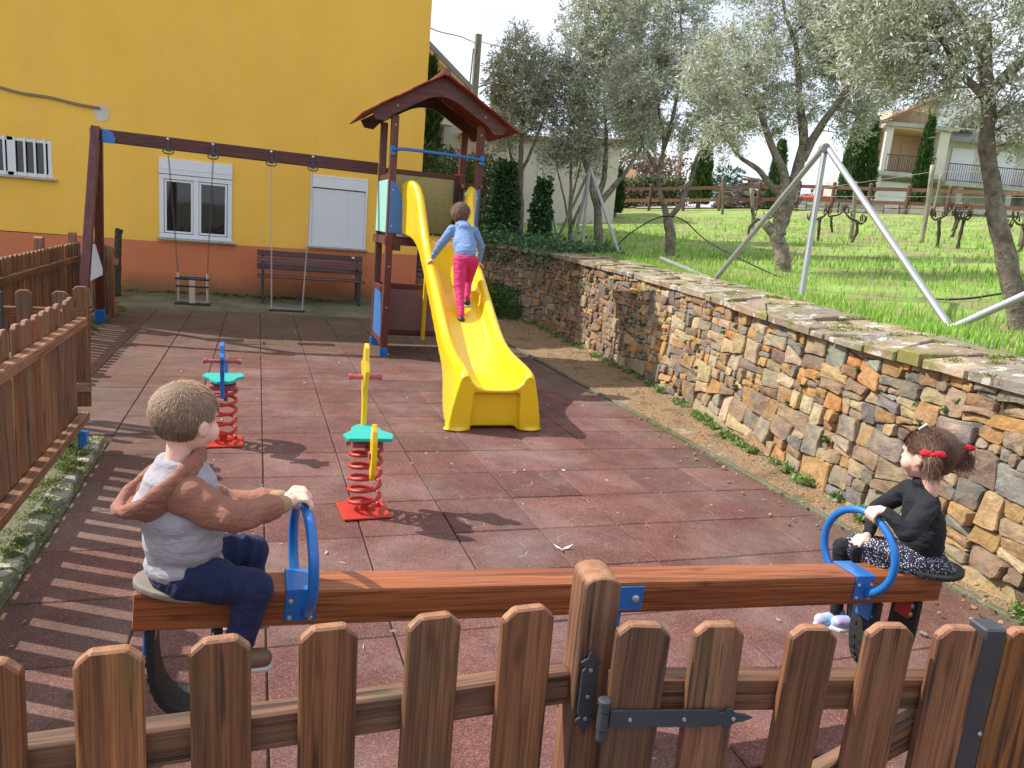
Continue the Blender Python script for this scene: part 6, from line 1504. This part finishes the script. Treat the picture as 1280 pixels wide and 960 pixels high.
# hoodie body
mb=MB(); mb.ell((-.232,-1.757,.80),(.102,.115,.12),Matrix.Rotation(R(20),3,'Z'),20,12); mb.ell((-.232,-1.757,.718),(.100,.112,.050),Matrix.Rotation(R(20),3,'Z'),20,10)
mb.cap((-.242,-1.76,.78),.092,(-.238,-1.763,.925),.072,20); mb.cap(SHN+V((-.014,.030,-.008)),.048,SHF+V((-.0,-.030,-.008)),.048,16); mb.ell((-.252,-1.762,.86),(.085,.112,.09),Matrix.Rotation(R(20),3,'Z'))
figure('hoodie',mb,.0052,6,'cream',boy,folds=crease(.0095,(.35,0,1),20,3.,(-.23,-1.76,.7)))
for a,b,c_,sg in ((SHN,ELN,WRN,1),(SHF,ELF,WRF,-1)):
    mb=MB(); mb.cap(a+V((-.016,.014*sg,-.012)),.0500,a.lerp(b,.72)+V((0,0,-.010)),.0435,20); mb.cap(a+V((-.03,.035*sg,.0)),.042,a,.048,16); mb.cap(a.lerp(b,.7)+V((0,0,-.008)),.0425,b+V((0,0,-.004)),.040,20); mb.cap(b+V((0,0,-.004)),.0395,b.lerp(c_,.64),.034,20); mb.cap(b.lerp(c_,.60),.038,b.lerp(c_,.72),.0355,16); mb.cap(b.lerp(c_,-.1)+V((0,0,.008)),.0385,b.lerp(c_,.08)+V((0,0,.004)),.037,16)
    mb.ell(a.lerp(b,.62)+V((0,0,-.022)),(.060,.036,.036),None,16,9); mb.cap(a+V((-.04,.05*sg,.008)),.034,a.lerp(b,.4)+V((0,0,.004)),.041,16)
    figure('sleeve',mb,.0048,14,'tan',boy,folds=crease(.0030,c_-a,34,7.*sg,a))
    mb=MB(); mb.cap(b.lerp(c_,.70),.0285,b.lerp(c_,.97),.0245,16); figure('cuff',mb,.004,2,'cuff',boy)
# hood: hanging pouch behind the neck with terracotta rim and lining
mb=MB(); n=26; hc=V((-.305,-1.765,.945))
def hoodrim(t): # loop from front of neck round to the hanging tip
    a=2*math.pi*t; ax=V((-.78,-.12,-.60)).normalized(); si=V((.12,-.99,.02)).normalized()
    return V((-.262,-1.765,.962))+V((.004,0,.014))+ax*(-.086+.128*(1-math.cos(a)))*.95+si*(math.sin(a)*(.105-.020*math.cos(a)))+V((0,0,.012))
pts=[hoodrim(i/n) for i in range(n)]
mb.tube(pts,[.0150+.003*math.sin(i*2.1) for i in range(n)],10,closed=True); figure('hood_rim',mb,.0045,8,'tan',boy,folds=drape(.003,2.,0))
cc=sum(pts,V((0,0,0)))/n; hax=V((-.78,-.12,-.60)).normalized(); hsi=V((.12,-.99,.02)).normalized(); hn=hax.cross(hsi).normalized()
if hn.z<0: hn=-hn
HM=Matrix((hax,hsi,hn)).transposed()
mb=MB()
for p in pts: mb.cap(p-hn*.008,.014,cc-hn*.075+hax*.012+(p-cc)*.42,.022,8)
mb.ell(cc-hn*.070+hax*.02,(.070,.060,.030),HM,20,12); figure('hood',mb,.005,14,'tan',boy,folds=drape(.006,13.,0))
mb=MB(); mb.ell(cc-hn*.030,(.104,.088,.036),HM,20,12); figure('hood_lining',mb,.005,4,'cream',boy,folds=drape(.009,17.,0))
mb=MB(); mb.tube([V((-.242,-1.763,.92)),V((-.240,-1.763,.965)),V((-.238,-1.762,.992)),V((-.236,-1.762,1.016))],[.100,.088,.070,.060],20); figure('collar',mb,.005,3,'cream',boy)
# trousers
mb=MB(); mb.ell((-.222,-1.755,.692),(.098,.108,.056),Matrix.Rotation(R(15),3,'Z'),20,10)
for h_,k_,a_ in ((HPN,KNN,ANN),(HPF,KNF,ANF)):
    mb.cap(h_,.064,k_,.051,18); mb.cap(k_,.050,k_.lerp(a_,.9),.040,18); mb.cap(k_.lerp(a_,.85),.039,a_,.032,14)
figure('trousers',mb,.0052,6,'navy',boy,folds=crease(.0085,(1,.1,-.25),20,11.,(-.2,-1.76,.7)))
for a_,yaw_ in ((ANN,.0),(ANF,.1)):
    mb=MB(); mb.cap(a_+V((-.02,0,-.040)),.029,a_+V((.06,0,-.048)),.026,14); mb.cap(a_+V((-.008,0,-.015)),.027,a_+V((-.012,0,-.03)),.028); s=figure('shoe',mb,.005,3,'tanshoe',boy)
    MB().prism([(-.05,-.026),(.075,-.024),(.09,0),(.075,.026),(-.05,.026),(-.06,0)],a_+V((0,0,-.071)),(1,0,0),(0,1,0),.014).build('sole',MT['shoe_sole'],s,bevel=.004)
# hair
mb=MB(); mb.ell(P(0,-.055,.125),(.395*hs_,.445*hs_,.405*hs_),M_,26,18)
me=remesh(mb,.005,1,'hair_cap'); bm=bmesh.new(); bm.from_mesh(me)
Mi=M_.transposed(); 
def hairline(l):   # l local coords (head units): keep?
    if l.y>.17 and l.z<.17+(.10 if abs(l.x)>.25 else .0): return False
    if l.z<-.20+max(0,l.y+.2)*.3: return False
    if l.y>-.10 and l.z<.10 and l.y<.2: return False
    return True
for v in bm.verts: pass
dl=[v for v in bm.verts if not hairline((Mi@(v.co-V(HC)))/hs_)]
bmesh.ops.delete(bm,geom=dl,context='VERTS')
tl_=bm.verts.layers.float_color.new('tint')
for v in bm.verts: v[tl_]=(.17,.115,.075,1)
bm.to_mesh(me); bm.free()
for v in me.vertices: v.co=v.co-wloc(boy)
me.materials.clear(); cap_=finish('hair_cap',me,MT['hair_b'],boy,True)
rt,nr=scalp(None,P,M_,hs_,lambda l,d:hairline(l),15000)
crown_=M_@V((0.02,-.36,.40))
def boyhair(p,nn):
    l=(Mi@(p-V(HC)))/hs_; w_=l-V((.03,-.22,.46)); t=V((w_.x,w_.y,w_.z*.8)); t=t-V((0,0,.25))+V((w_.y,-w_.x,0))*.5; d=M_@t; d=d-nn*d.dot(nn); return d.normalized()
zs=[(Mi@(V(p)-V(HC))/hs_).z for p in rt]
hb_=hairmesh('hair',rt,nr,boyhair,[.008+.014*max(0,min(1,(z+.1)/.45)) for z in zs],.0018,[(.27,.170,.112),(.32,.21,.145),(.21,.13,.085),(.36,.25,.175)],boy,3,.10,.10,mat='hair_m')

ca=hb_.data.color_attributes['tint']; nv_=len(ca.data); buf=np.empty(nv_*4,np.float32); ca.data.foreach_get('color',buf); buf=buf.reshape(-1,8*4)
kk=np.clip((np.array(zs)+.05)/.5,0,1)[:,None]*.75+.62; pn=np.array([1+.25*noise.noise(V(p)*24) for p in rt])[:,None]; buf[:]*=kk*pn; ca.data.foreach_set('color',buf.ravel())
# ---------------------------------------------------------------- girl on the seesaw
GH=V((2.452,-1.605,.930)); gs_=.222; GF=V((-.28,.96,-.04))
mb=MB(); P2,M2=head(mb,GH,GF,(-.02,.02,1),gs_)
gSL,gEL,gWL=V((2.375,-1.715,.765)),V((2.235,-1.775,.690)),V((2.190,-1.700,.748))
gSR,gER,gWR=V((2.47,-1.535,.765)),V((2.41,-1.455,.655)),V((2.34,-1.50,.56))
gHL,gKL,gAL=V((2.475,-1.640,.490)),V((2.300,-1.520,.500)),V((2.345,-1.495,.215))
gHR,gKR,gAR=V((2.52,-1.555,.485)),V((2.27,-1.450,.490)),V((2.30,-1.450,.205))
for a,b,ra,rb in ((gSL,gEL,.028,.023),(gEL,gWL,.022,.016),(gSR,gER,.028,.023),(gER,gWR,.022,.016),(gHL,gKL,.045,.034),(gKL,gAL,.032,.021),(gHR,gKR,.045,.034),(gKR,gAR,.032,.021)): mb.cap(a,ra,b,rb)
mb.cap((2.51,-1.605,.50),.06,(2.455,-1.612,.735),.045,16); mb.cap(gSL,.026,gSR,.026)
RT=V((2.19,-1.64,.723)) # ring top region
def grip2(y0,sgn):
    F=[]
    for i in range(4):
        y=y0+(i-1.5)*.013; z=.716+.0145-((y+1.64)**2)*3.0; ln=(1,1.08,1.03,.9)[i]
        F.append([V((2.200,y,z+.012)),V((2.172*1.0-.006*ln,y,z+.012)),V((2.160-.006*ln,y,z-.006)),V((2.165-.004*ln,y,z-.024))])
    return F
hand(mb,gWL,V((-.2,.85,-.1)).normalized(),grip2(-1.668,1),[V((2.20,-1.665,.735)),V((2.212,-1.650,.716)),V((2.200,-1.640,.704))])
hand(mb,gWR,V((-.8,-.3,-.3)).normalized(),[[gWR+V((-.030,(i-1.5)*.013,-.008)),gWR+V((-.046,(i-1.5)*.014-.004,-.014)),gWR+V((-.058,(i-1.5)*.014-.006,-.026)),gWR+V((-.062,(i-1.5)*.014-.006,-.036))] for i in range(4)],[gWR+V((-.012,-.018,-.006)),gWR+V((-.026,-.030,-.014)),gWR+V((-.036,-.034,-.022))])
for an in (gAL,gAR): mb.cap(an,.02,an+V((-.0,0,-.03)),.02); mb.cap(an+V((.0,0,-.035)),.02,an+V((-.06,0.02,-.045)),.016)
girl=figure('person',mb,.0038,6,'skin',loc=(2.5,-1.61,.45)); tag(girl,'little girl in black jumper and speckled skirt, red bows in her ponytails','person')
eyes(P2,M2,gs_,girl)
mb=MB(); mb.cap((2.515,-1.605,.55),.083,(2.455,-1.618,.735),.068,20); mb.ell((2.50,-1.61,.61),(.082,.098,.12),Matrix.Rotation(R(-30),3,'Z'),20,12); mb.cap(gSL+V((.012,.012,-.004)),.042,gSR+V((.0,-.012,-.004)),.042,16)
mb.cap((2.45,-1.615,.775),.042,(2.452,-1.608,.838),.038,16)
for a,b,c_ in ((gSL,gEL,gWL),(gSR,gER,gWR)): mb.cap(a,.042,b,.034,16); mb.cap(b,.034,b.lerp(c_,.88),.0225,16)
figure('jumper',mb,.0052,4,'black',girl,folds=crease(.0055,(.2,0,1),20,1.,(2.45,-1.6,.6)))
mb=MB(); mb.ell((2.515,-1.60,.495),(.108,.118,.062),None,22,12); mb.cap(gHL,.066,gHL.lerp(gKL,.80),.062,18); mb.cap(gHR,.066,gHR.lerp(gKR,.80),.060,18); mb.ell((2.42,-1.575,.495),(.12,.085,.056),Matrix.Rotation(R(-35),3,'Z'),20,10); mb.ell((2.56,-1.62,.475),(.085,.10,.045)); mb.ell((2.40,-1.62,.475),(.12,.05,.045),Matrix.Rotation(R(-30),3,'Z'))
figure('skirt',mb,.0055,3,'skirt',girl,folds=fold(.009,22,(1,1,.5),9.,.002,50))
mb=MB()
for h_,k_,a_ in ((gHL,gKL,gAL),(gHR,gKR,gAR)): mb.cap(h_,.047,k_,.038,16); mb.cap(k_,.037,a_,.025,16); mb.cap(a_,.0245,a_+V((0,0,-.025)),.0245)
figure('tights',mb,.005,3,'black',girl,folds=fold(.002,22))
for a_ in (gAL,gAR):
    mb=MB(); mb.cap(a_+V((.022,-.005,-.040)),.030,a_+V((-.062,.012,-.048)),.027,14); mb.cap(a_+V((.012,0,-.012)),.028,a_+V((.012,0,-.03)),.029); s=figure('trainer',mb,.005,3,'pastel',girl)
    MB().prism([(.056,-.028),(-.07,-.024),(-.098,.012),(-.075,.036),(.05,.028),(.064,0)],a_+V((0,0,-.072)),(1,0,0),(0,1,0),.018).build('sole',MT['white_pvc'],s,bevel=.005)
def hl2(l):
    if l.y>.22 and l.z<.16: return False
    if l.y>.02 and l.z<.06 : return False
    if l.z<-.30: return False
    return True
mb=MB(); mb.ell(P2(0,-.055,.115),(.40*gs_,.45*gs_,.41*gs_),M2,26,18); mb.ell(P2(0,-.16,-.08),(.33*gs_,.30*gs_,.24*gs_),M2)
me=remesh(mb,.005,1,'hair_cap'); bm=bmesh.new(); bm.from_mesh(me); Mi2=M2.transposed()
bmesh.ops.delete(bm,geom=[v for v in bm.verts if not hl2((Mi2@(v.co-GH))/gs_)],context='VERTS'); tl_=bm.verts.layers.float_color.new('tint')
for v in bm.verts: v[tl_]=(.09,.048,.032,1)
bm.to_mesh(me); bm.free()
for v in me.vertices: v.co=v.co-wloc(girl)
me.materials.clear(); finish('hair_cap',me,MT['hair_b'],girl,True)
TL=P2(-.34,-.22,.10); TR=P2(.36,-.28,.13)
rt,nr=scalp(None,P2,M2,gs_,lambda l,d:hl2(l),11000)
def gh(p,nn):
    l=(Mi2@(p-GH))/gs_; t=TL if l.x<0 else TR; d=t-p; d=d-nn*d.dot(nn)*.9; return d.normalized() if d.length>1e-5 else V((0,0,-1))
HG=[(.125,.068,.045),(.09,.048,.033),(.17,.095,.062),(.21,.125,.085)]
hairmesh('hair',rt,nr,gh,.045,.0022,HG,girl,3,.08,.13)
def tail(T,dirs,curl,n=900,ln=.1):
    strands=[];cs=[]
    V_=[];F_=[];C_=[]; seg=8
    for i in range(n):
        a=rng.normal(0,.010,3); out_=V(dirs[0])+V(rng.normal(0,.17,3)); dn=V(dirs[1])+V(rng.normal(0,.17,3)); L_=ln*rng.uniform(.6,1.15); c=np.array(HG)[rng.integers(0,4)]*rng.uniform(.7,1.4)
        p=V(T)+V(a); ph=rng.uniform(0,6.28); 
        for k in range(seg+1):
            t=k/seg; q=V(T)+V(a)+out_*L_*(t*.9-t*t*.35)+dn*L_*(t*t)+V((math.cos(ph+t*5),math.sin(ph+t*5),math.cos(ph*2+t*4)))*curl*t
            sd_=V((.62,-.72,.3)).normalized()*.0014*(1-.6*t); V_+= [tuple(q-sd_),tuple(q+sd_)]; C_+=[c,c]
        b=i*2*(seg+1); F_+=[(b+2*k,b+2*k+1,b+2*k+3,b+2*k+2) for k in range(seg)]
    o=np_mesh('ponytail',np.array(V_),np.array(F_),MT['hair_b'],np.array(C_),girl); return o
tail(TL,((-.15,-.42,.0),(.08,-.02,-1.05)),.010,800,.068)
tail(TR,((.55,-.45,.12),(.15,.0,-.85)),.016,900,.075)
for T,sc in ((TL,1.),(TR,1.)):
    mb=MB(); e=V((.62,-.72,.12)).normalized(); o_=V(T)+ (V(T)-GH).normalized()*.024
    for s_ in (-1,1):
        mb.ell(o_+e*s_*.023+V((0,0,.006)),(.022,.006,.013),rotto(V((.7,.6,0))),12,8)
    mb.ell(o_,(.009,.009,.009)); mb.build('bow',MT['bow'],girl,smooth=True)
MB().tube([P2(-.2,.12,.47),P2(0,.10,.54),P2(.2,.12,.47)],.004,8).build('hair_clip',MT['white_pvc'],girl)

# ---------------------------------------------------------------- child climbing the slide
CF=V((.03,.80,.42)); CH=V((1.985,4.235,1.800)); ch_=.215
mb=MB(); P3,M3=head(mb,CH,CF,(0,-.35,1),ch_)
cSL,cEL,cWL=V((1.875,4.10,1.605)),V((1.775,4.12,1.455)),V((1.705,4.20,1.300))
cSR,cER,cWR=V((2.115,4.10,1.605)),V((2.21,4.13,1.455)),V((2.225,4.20,1.300))
cHL,cKL,cAL=V((1.925,3.86,1.30)),V((1.905,3.75,1.02)),V((1.895,3.56,.775))
cHR,cKR,cAR=V((2.045,3.87,1.30)),V((2.04,3.97,1.08)),V((2.005,3.80,.93))
for a,b,ra,rb in ((cSL,cEL,.038,.032),(cEL,cWL,.030,.022),(cSR,cER,.038,.032),(cER,cWR,.030,.022),(cHL,cKL,.070,.050),(cKL,cAL,.047,.030),(cHR,cKR,.070,.050),(cKR,cAR,.047,.030)): mb.cap(a,ra,b,rb)
mb.cap((1.985,3.88,1.33),.095,(1.992,4.08,1.58),.085,16); mb.cap(cSL,.045,cSR,.045)
for wv,s_ in ((cWL,-1),(cWR,1)):
    F=[[wv+V((.010*s_+(i-1.5)*.0*s_,.012+(i-1.5)*.017,-.030)),wv+V((.026*s_,.016+(i-1.5)*.018,-.038)),wv+V((.045*s_,.018+(i-1.5)*.018,-.052)),wv+V((.048*s_,.018+(i-1.5)*.018,-.072))] for i in range(4)]
    hand(mb,wv,V((.0,.25,-.9)).normalized(),F,[wv+V((-.005*s_,-.012,-.02)),wv+V((-.018*s_,-.012,-.045)),wv+V((-.020*s_,-.004,-.066))],r_=.0085)
for an in (cAL,cAR): mb.cap(an,.028,an+V((0,.0,-.04)),.028); mb.cap(an+V((0,-.01,-.045)),.026,an+V((0,.08,-.02)),.022)
cl=figure('person',mb,.0048,6,'skin',loc=(1.98,3.9,1.2)); tag(cl,'child in light blue hoodie and pink leggings climbing up the yellow slide','person')
eyes(P3,M3,ch_,cl)
mb=MB(); mb.cap((1.985,3.905,1.385),.112,(1.990,4.06,1.56),.105,20); mb.ell((1.987,3.97,1.47),(.130,.095,.13),Matrix.Rotation(R(-30),3,'X'),20,12); mb.cap(cSL+V((.015,0,-.005)),.056,cSR+V((-.015,0,-.005)),.056,16)
for a,b,c_ in ((cSL,cEL,cWL),(cSR,cER,cWR)): mb.cap(a,.055,b,.043,16); mb.cap(b,.043,b.lerp(c_,.92),.030,16)
mb.ell((1.990,4.10,1.665),(.085,.055,.045),None,16,9); mb.ell((1.990,4.03,1.64),(.075,.05,.05),None,16,9)
figure('hoodie',mb,.0065,5,'bluefleece',cl,folds=drape(.006,21.,0))
mb=MB(); mb.ell((1.985,3.86,1.315),(.118,.09,.075),None,20,10)
for h_,k_,a_ in ((cHL,cKL,cAL),(cHR,cKR,cAR)): mb.cap(h_,.080,k_,.056,18); mb.cap(k_,.054,a_,.034,16)
figure('leggings',mb,.006,5,'fuchsia',cl,folds=fold(.003,16,(1,1,1.5),5.,.001,50))
for a_ in (cAL,cAR):
    mb=MB(); mb.cap(a_,.031,a_+V((0,0,-.02)),.031); s=figure('sock',mb,.006,2,'cream',cl)
    mb=MB(); mb.cap(a_+V((0,-.02,-.045)),.037,a_+V((0,.09,-.02)),.032,14); figure('shoe',mb,.006,3,'shoe_d',cl)
    MB().prism([(-.035,-.06),(.035,-.06),(.04,.07),(.0,.125),(-.04,.07)],a_+V((0,0.0,-.070)),(1,0,0),(0,.97,.22),.018).build('sole',MT['shoe_sole'],cl,bevel=.005)
mb=MB(); mb.ell(P3(0,-.07,.10),(.42*ch_,.47*ch_,.43*ch_),M3,26,18); mb.ell(P3(0,-.20,-.18),(.36*ch_,.26*ch_,.25*ch_),M3)
me=remesh(mb,.006,1,'hair_cap'); bm=bmesh.new(); bm.from_mesh(me); Mi3=M3.transposed()
bmesh.ops.delete(bm,geom=[v for v in bm.verts if (lambda l:l.y>.2 and l.z<.15)((Mi3@(v.co-CH))/ch_)],context='VERTS'); tl_=bm.verts.layers.float_color.new('tint')
for v in bm.verts: v[tl_]=(.11,.06,.045,1)
bm.to_mesh(me); bm.free()
for v in me.vertices: v.co=v.co-wloc(cl)
me.materials.clear(); finish('hair_cap',me,MT['hair_b'],cl,True)
rt,nr=scalp(None,P3,M3,ch_,lambda l,d:not(l.y>.2 and l.z<.15),8000)
def chh(p,nn): d=M3@V((0,-.25,-1))+V((0,0,-.4)); d=d-nn*d.dot(nn)*.8; return d.normalized()
hairmesh('hair',rt,nr,chh,.065,.0028,[(.20,.12,.085),(.14,.08,.055),(.27,.17,.12)],cl,3,.16,.14)

boy.location=V(boy.location)+V((.0,.030,-.006))
girl.location=V(girl.location)+V((-.112,-.094,.052)); girl.scale=(.965,)*3

# ================================================================= LITTER, CHALK
n=420; x=rng.uniform(-1,3.9,n); y=rng.uniform(-2.3,8.6,n)
C_=np.stack([x,y,rng.uniform(.006,.010,n)],1); D_=rng.normal(size=(n,3)); D_[:,2]*=.06
vs,f,t=leafcloud(C_,D_,.030,.011,.6,np.array([(.5,.47,.38),(.35,.32,.2),(.55,.5,.42),(.2,.2,.08)])[rng.integers(0,4,n)]); vs[:,2]=np.clip(vs[:,2],.004,.02)
tag(np_mesh('fallen_leaves',vs,f,MT['green'],t),'small dry olive leaves scattered over the red tiles','leaves',kind='stuff')
n=26000; x=rng.uniform(-1.0,3.95,n); y=rng.uniform(-2.6,8.8,n); ok=(rng.random(n)<.035)|(x>3.3); x=x[ok];y=y[ok]; n=len(x)
C_=np.stack([x,y,np.full(n,.004)+np.where(x>3.55,.03,0)],1); D_=rng.normal(size=(n,3))
vs,f,t=leafcloud(C_,D_,.008,.006,.5,np.array([(.35,.3,.22),(.22,.19,.14),(.42,.36,.27),(.15,.10,.08)])[rng.integers(0,4,n)])
tag(np_mesh('grit',vs,f,MT['green'],t),'fine grit and crumbs lying on the tiles and path','grit',kind='stuff')
pb=MB(); rq=random.Random(31)
for i in range(650):
    s=rq.uniform(1.,WLEN-1); w_=rq.random()**1.8*.75; q=wpath(s)+wnorm(s)*(w_+.04); r_=rq.uniform(.004,.017); cc=rq.choice([(.4,.3,.2),(.3,.25,.19),(.42,.24,.12),(.25,.22,.2)])
    pb.ell((q.x,q.y,.01+.05*max(0,1-w_*1.5)+r_*.2),(r_,r_*rq.uniform(.6,1),r_*.6),Matrix.Rotation(rq.uniform(0,3),3,'Z'),6,4,tint=cc)
tag(pb.build('pebbles',MT['stone'],tint=True),'small ochre pebbles and chips strewn on the dirt path along the wall','pebbles',kind='stuff')
mb=MB(); lf=V((1.52,-.30,.008)); 
for a,s_ in ((.2,1.),(2.4,.8),(4.1,.7)):
    d=V((math.cos(a),math.sin(a),.12)); sd_=V((-d.y,d.x,0)); mb.add([lf,lf+d*.03*s_+sd_*.010,lf+d*.07*s_+V((0,0,.01)),lf+d*.03*s_-sd_*.010],[(0,1,2,3)])
tag(mb.build('leaf_sprig',MT['white_pvc']),'pale leaf sprig lying on the tiles beyond the gate post','leaf')
def ribbon(mb,pts,w_):
    pts=bez(pts,5); vs=[]
    for i,p in enumerate(pts):
        d=(pts[min(i+1,len(pts)-1)]-pts[max(i-1,0)]).normalized(); s_=V((-d.y,d.x,0))*w_*(.4+.6*abs(noise.noise(p*20+V((0,0,3))))); vs+=[p-s_,p+s_]
    mb.add(vs,[(2*i,2*i+1,2*i+3,2*i+2) for i in range(len(pts)-1)])
mb=MB(); rc=random.Random(12)
for cx,cy,k in ((1.75,.9,10),(1.15,-.15,8),(1.95,.25,6),(1.45,.55,5),(2.5,.2,4)):
    for i in range(k):
        a=rc.uniform(0,6.28); x=cx+rc.gauss(0,.20); y=cy+rc.gauss(0,.22); l=rc.uniform(.04,.15); z=.0035
        ribbon(mb,[V((x,y,z)),V((x+math.cos(a)*l*.5+rc.gauss(0,.01),y+math.sin(a)*l*.5+rc.gauss(0,.01),z)),V((x+math.cos(a+.5)*l,y+math.sin(a+.5)*l,z))],.0014)
tag(mb.build('chalk_scratches',MT['chalk']),'faint pale chalk scribbles scratched on the red tiles','chalk marks',kind='stuff')
